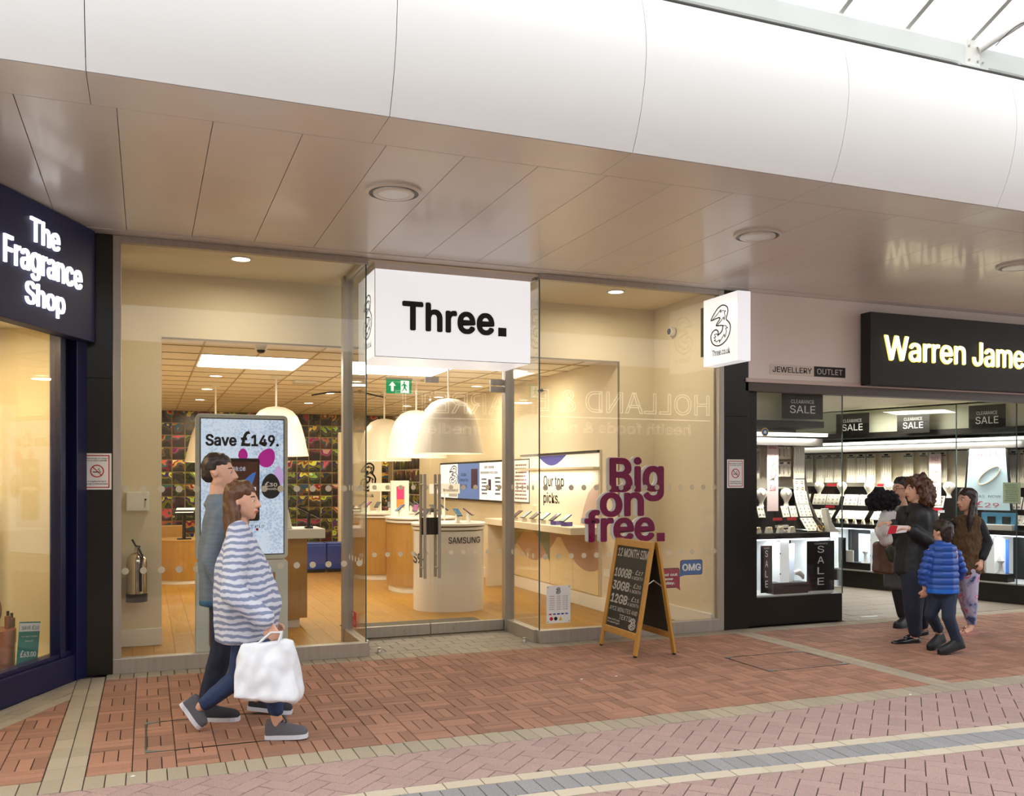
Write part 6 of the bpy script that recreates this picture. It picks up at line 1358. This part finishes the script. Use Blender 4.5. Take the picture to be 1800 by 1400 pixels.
GC = mat('grey_canvas_shoe', '5c5a60', .8); a_, b_ = P(468, 0, -.08), P(540, 0, -.08); shoe(t, (a_[0], a_[1], .0), (b_[0], b_[1], .01), .044, .10, GC, mat('white_rubber_sole', 'd9dbe4'), laces=True)
a_, b_ = P(318, 1238, .09), P(352, 1292, .09); shoe(t, a_, (b_[0], b_[1], .012), .044, .095, GC, mat('white_rubber_sole', 'd9dbe4'), laces=True)
LH = hairmat('long_brown_hair', '5c3a24')
solid('hair', [[(Q(-.03, 0, .045), .09), (Q(.0, 0, .06), .078), (Q(-.05, 0, -.03), .07)], [(Q(-.05, 0, -.03), .075), (Q(-.06, 0, -.16), (.055, .085, .06))], [(Q(-.06, 0, -.16), (.055, .085, .06)), (Q(-.075, 0, -.30), (.04, .07, .05))], [(Q(-.03, .065, -.0), .03), (Q(-.02, .07, -.15), .03)], [(Q(-.03, -.065, .0), .03), (Q(-.01, -.085, -.20), .03)]], LH, t, .009, 3, .01, 26)
def bag(nm, label, fr_t, pts_top, pts_bot, dy, th_, m, hand, cat='bag', flop=.02):
    """soft bag hull between a top and a bottom edge (points in the person's local frame), turned into world space"""
    M_ = Matrix.Translation(fr_t.location) @ Matrix.Rotation(fr_t.rotation_euler[2], 4, 'Z')
    t2 = thing(nm, label, cat, tuple(M_ @ Vector((hand[0], hand[1], 0))), fr_t.rotation_euler[2]); sh = lambda q: (q[0] - hand[0], q[1] - hand[1], q[2])
    H = [[(sh(pts_top[0]), (.02, th_ * .4, .012)), (sh(pts_top[1]), (.02, th_ * .4, .012)), (sh(pts_bot[0]), (.03, th_, .03)), (sh(pts_bot[1]), (.03, th_, .03))]]
    solid('bag_body', H, m, t2, .010, 3, flop, 9)
    hz_ = sh(hand); a = sh(pts_top[0]); b_ = sh(pts_top[1]); w_ = b_[0] - a[0]
    for sy in (-1, 1):
        MB().tube([(a[0] + w_ * .25, a[1] + sy * th_ * .3, a[2]), (hz_[0] - .03, hz_[1] + sy * .01, hz_[2]), (hz_[0] + .03, hz_[1] + sy * .01, hz_[2]), (b_[0] - w_ * .25, b_[1] + sy * th_ * .3, b_[2])], .007, 6).build('handle', m, t2, True)
    return t2
PLA = mat('white_plastic_bag', 'e6e8ee', .35, var=.05, scale=12)
hd = P(486, 1112, -.25); bag('carrier_bag', 'bulging white plastic carrier bag held by the woman in stripes', t, (P(430, 1135, -.25), P(512, 1128, -.25)), (P(418, 1222, -.25), P(522, 1224, -.25)), 0, .09, PLA, hd, flop=.022)

# --- curly haired woman, right group
p = Person('woman with big curly brown hair in a black jacket and flat shoes', 1604, 1130); t = p.t; P = p.P; OFF = .0
yw = math.pi + .15; hc = P(1610, 861, 0); HH, Q = head_hulls(hc, yw, 1.0)
armL = [P(1632, 908, -.10), P(1640, 958, -.16), P(1597, 930, -.22)]; armR = [P(1592, 905, .12), P(1585, 950, .1), P(1568, 920, -.02)]
legF = [P(1606, 1010, -.06), P(1605, 1068, -.06), P(1608, 1118, -.02)]; legB = [P(1616, 1010, .1), P(1617, 1062, .12), P(1622, 1104, .2)]
body = HH + chain([P(1612, 882), P(1616, 900)], [.055, .06]) + [[(P(1616, 912, -.13), .07), (P(1612, 912, .13), .07), (P(1612, 955), (.14, .16, .12)), (P(1610, 1008), (.15, .17, .1))]]
for lg_ in (legF, legB): body += chain(lg_, [.095, .06, .04])
body += chain([legF[2], P(1605, 1128, -.02)], [.04, .03])
for ar in (armL, armR): body += chain(ar, [.05, .042, .028]); body += hand_hulls(ar[2], (-1, -.1, .05), (0, 0, 1), .95, .45, 1 if ar is armL else -1)
solid('body', body, SKIN, t, .0075, 2); face_bits(t, Q)
JB = mat('black_padded_jacket', '17171b', .6, var=.2, scale=14)
solid('jacket', [[(P(1618, 908, -.14), .085), (P(1612, 905, .14), .085), (P(1612, 955), (.2, .2, .1))], [(P(1612, 955), (.2, .2, .1)), (P(1608, 1003), (.2, .2, .09))], [(P(1613, 888), (.08, .08, .03)), (P(1614, 900), (.12, .12, .04))]] + chain([armL[0], armL[1], P(1603, 934, -.21)], [.085, .075, .055]) + chain([armR[0], armR[1], P(1572, 922, -.02)], [.085, .07, .05]), JB, t, .011, 4, .009, 12)
mp_ = P(1607, 888, -.24); MB().box(-.02, .04, -.005, 0, -.012, .012).build('white_badge', WHT, t, loc=(P(1632, 0)[0], -.235, P(0, 898)[2]))
solid('trousers', [[(P(1610, 1005), (.17, .18, .08)), (legF[0], .12), (legB[0], .12)]] + chain([legF[0], legF[1], P(1609, 1112, -.03)], [.125, .088, .06]) + chain([legB[0], legB[1], P(1622, 1098, .19)], [.12, .085, .058]), DENIM, t, .011, 4, .005, 16)
BP = mat('black_patent_shoe', '121114', .25)
a_, b_ = P(1617, 0, -.02), P(1568, 0, -.06); shoe(t, (a_[0], a_[1], .0), (b_[0], b_[1], .0), .043, .07, BP, None, low=True); a_, b_ = P(1632, 0, .2), P(1590, 0, .18); shoe(t, (a_[0], a_[1], .04), (b_[0], b_[1], 0), .043, .07, BP, None, low=True)
MB().tube([(P(1577, 0, -.06)[0], -.1, .045), (P(1581, 0)[0], -.11, .052), (P(1585, 0)[0], -.1, .045)], .006, 6).build('shoe_bow', BP, t)
CU = hairmat('curly_auburn_hair', '4f2c18')
solid('hair', [[(Q(-.05, 0, .05), .10), (Q(.01, 0, .05), .085), (Q(-.09, 0, -.03), .10)], [(Q(-.09, 0, -.03), .10), (Q(-.10, 0, -.12), .085)], [(Q(-.03, .075, .0), .05), (Q(-.05, .09, -.11), .05)], [(Q(-.03, -.075, .0), .05), (Q(-.05, -.09, -.11), .05)]], CU, t, .010, 1, .03, 32)
hd = P(1585, 930, -.22)
fl = MB().poly([(-.10, -.05), (.08, -.03), (.1, .03), (-.07, .035)], -.012, .0).build('leaflet', mat('white_glossy_paper', 'e8dcdc', .4), None); M_ = Matrix.Translation(t.location) @ Matrix.Rotation(-TH, 4, 'Z'); wpt = M_ @ Vector((hd[0] - .05, hd[1] - .02, hd[2])); fl.location = wpt; fl.rotation_euler = (0, 0, -TH); tag(fl, 'white and red leaflet held out by the curly haired woman', 'leaflet')
MB().poly([(-.10, -.05), (-.02, -.04), (.0, .03), (-.07, .035)], -.0135, -.012).build('red_print', REDP, fl)
# --- woman with black hair behind her
p = Person('woman with black hair and glasses, grey coat, half hidden behind the curly haired woman', 1586, 1101); t = p.t; P = p.P
yw = math.pi + .3; hc = P(1584, 860, 0); HH, Q = head_hulls(hc, yw, .98)
armL = [P(1592, 905, -.13), P(1588, 945, -.2), P(1560, 918, -.28)]; armR = [P(1580, 905, .13), P(1570, 948, .12), P(1555, 925, .0)]
legF = [P(1586, 990, -.08), P(1580, 1040, -.06), P(1586, 1086, -.04)]; legB = [P(1592, 990, .08), P(1600, 1042, .1), P(1603, 1078, .16)]
body = HH + chain([P(1586, 880), P(1588, 896)], [.05, .055]) + [[(P(1588, 906, -.12), .065), (P(1586, 906, .12), .065), (P(1586, 950), (.13, .15, .12)), (P(1588, 990), (.13, .16, .1))]]
for lg_ in (legF, legB): body += chain(lg_, [.085, .055, .036])
for ar in (armL, armR): body += chain(ar, [.045, .038, .026]); body += hand_hulls(ar[2], (-1, -.1, -.2), (0, 0, 1), .95, .8, 1 if ar is armL else -1)
solid('body', body, SKIN, t, .0085, 2); face_bits(t, Q, .98)
GCO = mat('grey_wool_coat', '4b4b4e', .8, var=.2, scale=25)
solid('coat', [[(P(1590, 902, -.13), .08), (P(1586, 902, .13), .08), (P(1584, 950), (.17, .18, .1))], [(P(1584, 950), (.17, .18, .1)), (P(1582, 1030), (.17, .18, .05))]] + chain([armL[0], armL[1], P(1565, 922, -.27)], [.08, .068, .052]) + chain([armR[0], armR[1], P(1560, 928, 0)], [.08, .068, .052]), GCO, t, .012, 4, .01, 10)
solid('trousers', chain([legF[0], legF[1], P(1586, 1080, -.04)], [.1, .075, .055]) + chain([legB[0], legB[1], P(1603, 1074, .16)], [.1, .075, .055]), BLKC, t, .011, 3)
for (u1, u2, dy) in ((1596, 1574, -.04), (1612, 1592, .16)): a_, b_ = P(u1, 0, dy), P(u2, 0, dy - .12); shoe(t, (a_[0], a_[1], 0), (b_[0], b_[1], 0), .045, .11, mat('black_ankle_boot', '1a1a1c', .5), mat('black_rubber_sole', '111111', .6))
BH = hairmat('black_hair', '15110f')
solid('hair', [[(Q(-.03, 0, .045), .09), (Q(.0, 0, .06), .078), (Q(-.06, 0, -.02), .08)], [(Q(-.06, 0, -.02), .075), (Q(-.07, 0, -.15), .06)]], BH, t, .010, 3, .006, 30)
g_ = MB()
for sg in (-1, 1): g_.tube([tuple(Vector(Q(.10, .031 * sg, .004)) + Vector(rotz((0, .022 * math.cos(a * math.pi / 6), .018 * math.sin(a * math.pi / 6)), yw))) for a in range(12)], .0022, 4, closed=True); g_.tube([Q(.098, .052 * sg, .006), Q(.0, .088 * sg, .008)], .002, 4)
g_.build('glasses', BLACK, t)
wld = lambda q: tuple((Matrix.Translation(t.location) @ Matrix.Rotation(-TH, 4, 'Z')) @ Vector(q))
def loose(nm, label, cat, base, H, m, **k):
    t2 = thing(nm, label, cat, wld((base[0], base[1], 0)), -TH); H2 = [[((c[0] - base[0], c[1] - base[1], c[2]), r) for c, r in h] for h in H]
    solid(k.pop('part', 'body'), H2, m, t2, **k); return t2
b0 = P(1555, 900, -.3)
fur = mat('black_fake_fur', '17141a', .95, var=.5, scale=60)
cb = loose('folded_coat', 'white coat with black fur trimmed hood carried over the dark haired woman\'s arm', 'coat', b0, [[(P(1562, 905, -.33), (.08, .07, .05)), (P(1553, 935, -.33), (.09, .08, .08))], [(P(1553, 935, -.33), (.08, .07, .05)), (P(1557, 952, -.33), (.07, .06, .05))]], mat('white_coat_cloth', 'd8d2cf', .7, var=.1, scale=12), vox=.010, smooth=3, fold=.014, fsc=14, part='coat_body')
H2 = [[(P(1535, 882, -.36), (.07, .07, .09)), (P(1548, 878, -.36), (.09, .08, .1)), (P(1566, 880, -.36), (.08, .08, .09))]]
solid('fur_trim', [[((c[0] - b0[0], c[1] - b0[1], c[2]), r) for c, r in h] for h in H2], fur, cb, .009, 1, .035, 38)
b0 = P(1550, 985, -.15); hb = loose('handbag', 'brown handbag hanging beside the dark haired woman', 'handbag', b0, [[(P(1543, 960, -.15), (.05, .06, .05)), (P(1560, 960, -.15), (.05, .06, .05)), (P(1543, 1003, -.15), (.06, .07, .03)), (P(1560, 1006, -.15), (.06, .07, .03))]], mat('brown_leather', '5a3b2c', .5), vox=.01, smooth=3, fold=.008, fsc=12, part='bag_body')
MB().tube([tuple(Vector(P(*q_)) - Vector((b0[0], b0[1], 0))) for q_ in ((1545, 958, -.15), (1560, 925, -.2), (1575, 910, -.2), (1572, 935, -.18), (1560, 958, -.15))], .009, 6).build('strap', mat('brown_leather', '5a3b2c'), hb, True)
b0 = P(1572, 975, -.5); sb = loose('shoulder_bag', 'small dark green shoulder bag at the curly haired woman\'s side', 'handbag', b0, [[(P(1566, 968, -.5), (.06, .04, .05)), (P(1580, 970, -.5), (.06, .04, .05)), (P(1572, 985, -.5), (.06, .04, .03))]], mat('olive_leather', '34362c', .5), vox=.01, smooth=3, part='bag_body')
MB().tube([tuple(Vector(P(*q_)) - Vector((b0[0], b0[1], 0))) for q_ in ((1576, 962, -.5), (1584, 935, -.55), (1590, 905, -.6))], .012, 6).build('strap', mat('olive_leather', '34362c'), sb, True)
# --- boy in blue puffer, seen from behind
p = Person('boy in a bright blue padded jacket seen from behind', 1665, 1150); t = p.t; P = p.P
yw = math.pi * .62; hc = P(1657, 937, 0); HH, Q = head_hulls(hc, yw, .88)
armL = [P(1634, 972, -.0), P(1624, 1005, .02), P(1626, 1035, .06)]; armR = [P(1680, 972, .02), P(1690, 1002, .06), P(1680, 1022, .16)]
legF = [P(1668, 1040, .0), P(1667, 1085, -.03), P(1682, 1130, .02)]; legB = [P(1650, 1040, .05), P(1636, 1080, .1), P(1650, 1112, .22)]
body = HH + chain([P(1657, 953), P(1657, 966)], [.042, .045]) + [[(P(1640, 974), .05), (P(1674, 974), .05), (P(1658, 1005), (.11, .08, .08)), (P(1658, 1038), (.105, .08, .07))]]
for lg_ in (legF, legB): body += chain(lg_, [.065, .045, .032])
body += chain([legF[2], P(1684, 1136, .02)], [.032, .03])
for ar in (armL, armR): body += chain(ar, [.035, .03, .022]); body += hand_hulls(ar[2], (0, .3, -1), (0, -1, 0), .75, .5, 1)
solid('body', body, SKIN, t, .0065, 2); face_bits(t, Q, .88)
PUF = [];
for i in range(7):
    v = 962 + i * 11.5; wx = .125 + .025 * min(i, 4) / 4
    PUF.append([(P(1657, v), (wx, .11, .034)), (P(1657, v + 4), (wx, .11, .034))])
for ar in (armL, armR):
    for i in range(6):
        q_ = Vector(ar[0]).lerp(Vector(ar[1]), i / 3) if i <= 3 else Vector(ar[1]).lerp(Vector(ar[2]), (i - 3) / 3.3); PUF.append([(tuple(q_), (.055, .055, .03)), (tuple(q_ + Vector((0, .0, -.01))), (.055, .055, .03))])
PUF.append([(P(1657, 954), (.07, .07, .03)), (P(1657, 962), (.085, .08, .03))])
solid('padded_jacket', PUF, mat('royal_blue_nylon', '1c4a9c', .4), t, .008, 2); solid('hem_band', [[(P(1657, 1034), (.15, .11, .02)), (P(1657, 1042), (.148, .108, .015))]], mat('bright_blue_nylon', '1663c4', .4), t, .008, 1)
solid('jeans', [[(P(1658, 1040), (.11, .095, .06)), (legF[0], .07), (legB[0], .07)]] + chain([legF[0], legF[1], P(1681, 1124, .01)], [.078, .058, .046]) + chain([legB[0], legB[1], P(1649, 1106, .21)], [.078, .058, .046]), mat('dark_blue_denim', '222d44', .8, var=.15, scale=60), t, .008, 4, .004, 22)
BT = mat('black_trainer', '17171a', .6); a_, b_ = P(1694, 0, .02), P(1651, 0, -.04); shoe(t, (a_[0], a_[1], .055), (b_[0], b_[1], .0), .04, .09, BT, mat('black_rubber_sole', '111111')); a_, b_ = P(1660, 0, .25), P(1633, 0, .16); shoe(t, (a_[0], a_[1], .07), (b_[0], b_[1], .0), .038, .088, BT, mat('black_rubber_sole', '111111'))
solid('hair', [[(Q(-.03, 0, .045), .086 * .88), (Q(.02, 0, .058), .078 * .88), (Q(-.05, 0, -.02), .062 * .9)], [(Q(-.05, 0, -.02), .062 * .9), (Q(-.045, 0, -.055), .045)]], hairmat('dark_brown_boy_hair', '231712'), t, .007, 2, .006, 45)
# --- girl with long dark hair
p = Person('girl with long dark hair, brown fur gilet and patterned leggings', 1704, 1113); t = p.t; P = p.P
yw = math.pi + .25; hc = P(1699, 880, 0); HH, Q = head_hulls(hc, yw, .95)
armL = [P(1722, 925, -.05), P(1735, 955, -.06), P(1725, 985, -.12)]; armR = [P(1680, 922, .1), P(1672, 958, .12), P(1672, 985, .05)]
legF = [P(1705, 1005, -.05), P(1706, 1052, -.05), P(1708, 1098, -.0)]; legB = [P(1698, 1005, .08), P(1696, 1050, .1), P(1704, 1090, .16)]
body = HH + chain([P(1703, 898), P(1704, 912)], [.045, .048]) + [[(P(1718, 922, -.04), .055), (P(1686, 922, .05), .055), (P(1702, 960), (.12, .11, .11)), (P(1702, 1003), (.12, .12, .08))]]
for lg_ in (legF, legB): body += chain(lg_, [.078, .05, .034])
body += chain([legF[2], P(1704, 1108, -.03), P(1694, 1112, -.06)], [.032, .026, .02]) + chain([P(1698, 1112, -.05), P(1688, 1113, -.10)], [.028, .018])
body += chain([P(1706, 1096, .15), P(1702, 1104, .12), P(1692, 1110, .05)], [.03, .025, .02])
for ar in (armL, armR): body += chain(ar, [.038, .033, .024]); body += hand_hulls(ar[2], (-.3, -.3, -1), (.5, -1, 0), .88, .6, 1)
solid('body', body, SKIN, t, .007, 2); face_bits(t, Q, .95)
solid('top', [[(P(1719, 920, -.04), .065), (P(1686, 920, .05), .065), (P(1702, 960), (.125, .115, .1))]] + chain([armL[0], armL[1], P(1727, 980, -.11)], [.062, .055, .045]) + chain([armR[0], armR[1], P(1672, 980, .06)], [.062, .055, .045]), BLKC, t, .009, 3, .004, 16)
solid('fur_gilet', [[(P(1712, 918, -.05), .075), (P(1690, 918, .04), .075), (P(1700, 960), (.15, .14, .1))], [(P(1700, 960), (.15, .14, .1)), (P(1699, 1005), (.17, .15, .04))]], mat('brown_fur', '5b4630', .95, var=.4, scale=45, stretch=(3, 3, .8)), t, .010, 2, .014, 30)
PAT = bpy.data.materials.new('patterned_leggings'); PAT.use_nodes = True; nt = PAT.node_tree; n = nt.nodes; L = nt.links; tcn = n.new('ShaderNodeTexCoord'); nz = n.new('ShaderNodeTexNoise'); nz.inputs['Scale'].default_value = 9; nz.inputs['Detail'].default_value = 2; L.new(tcn.outputs['Object'], nz.inputs['Vector']); cr = n.new('ShaderNodeValToRGB'); cr.color_ramp.interpolation = 'CONSTANT'
for i, (ps, c) in enumerate(((0, '3b4a78'), (.38, '8d93b8'), (.45, 'b9b3cf'), (.58, 'd4648f'), (.63, 'c9c4dc'))):
    e = cr.color_ramp.elements[i] if i < 2 else cr.color_ramp.elements.new(ps); e.position = ps; e.color = lin(c)
L.new(nz.outputs[0], cr.inputs[0]); L.new(cr.outputs[0], n['Principled BSDF'].inputs['Base Color'])
solid('leggings', [[(P(1702, 1003), (.135, .13, .06)), (legF[0], .09), (legB[0], .09)]] + chain([legF[0], legF[1], P(1708, 1094, -.0)], [.095, .068, .048]) + chain([legB[0], legB[1], P(1704, 1086, .15)], [.095, .068, .048]), PAT, t, .009, 3, .005, 20)
SD = mat('pink_sandal', 'b0746c', .6)
for (u1, u2, dy) in ((1712, 1688, -.04), (1710, 1690, .12)):
    a_, b_ = P(u1, 0, dy), P(u2, 0, dy - .1); A = Vector((a_[0], a_[1], .0)); B = Vector((b_[0], b_[1], 0)); d_ = (B - A).normalized(); s_ = Vector((-d_.y, d_.x, 0)) * .04
    o = MB().plan([tuple((A + s_ - d_ * .02))[:2], tuple((A - s_ - d_ * .02))[:2], tuple((B - s_ + d_ * .03))[:2], tuple((B + s_ + d_ * .03))[:2]], 0, .016).build('sandal', SD, t); m_ = A.lerp(B, .75); MB().tube([m_ + s_, m_ + Vector((0, 0, .05)), m_ - s_], .008, 6).build('strap', SD, o)
solid('hair', [[(Q(-.03, 0, .045), .088), (Q(.0, 0, .06), .077), (Q(-.05, 0, -.03), .07)], [(Q(-.05, 0, -.03), .07), (Q(-.06, .0, -.2), (.05, .07, .05))], [(Q(-.06, 0, -.2), (.05, .07, .05)), (Q(-.03, .02, -.38), (.035, .06, .05))], [(Q(-.02, .07, .0), .028), (Q(.03, .085, -.22), .035), (Q(.04, .09, -.34), .025)]], hairmat('dark_brown_long_hair', '2a1a14'), t, .009, 3, .007, 30)
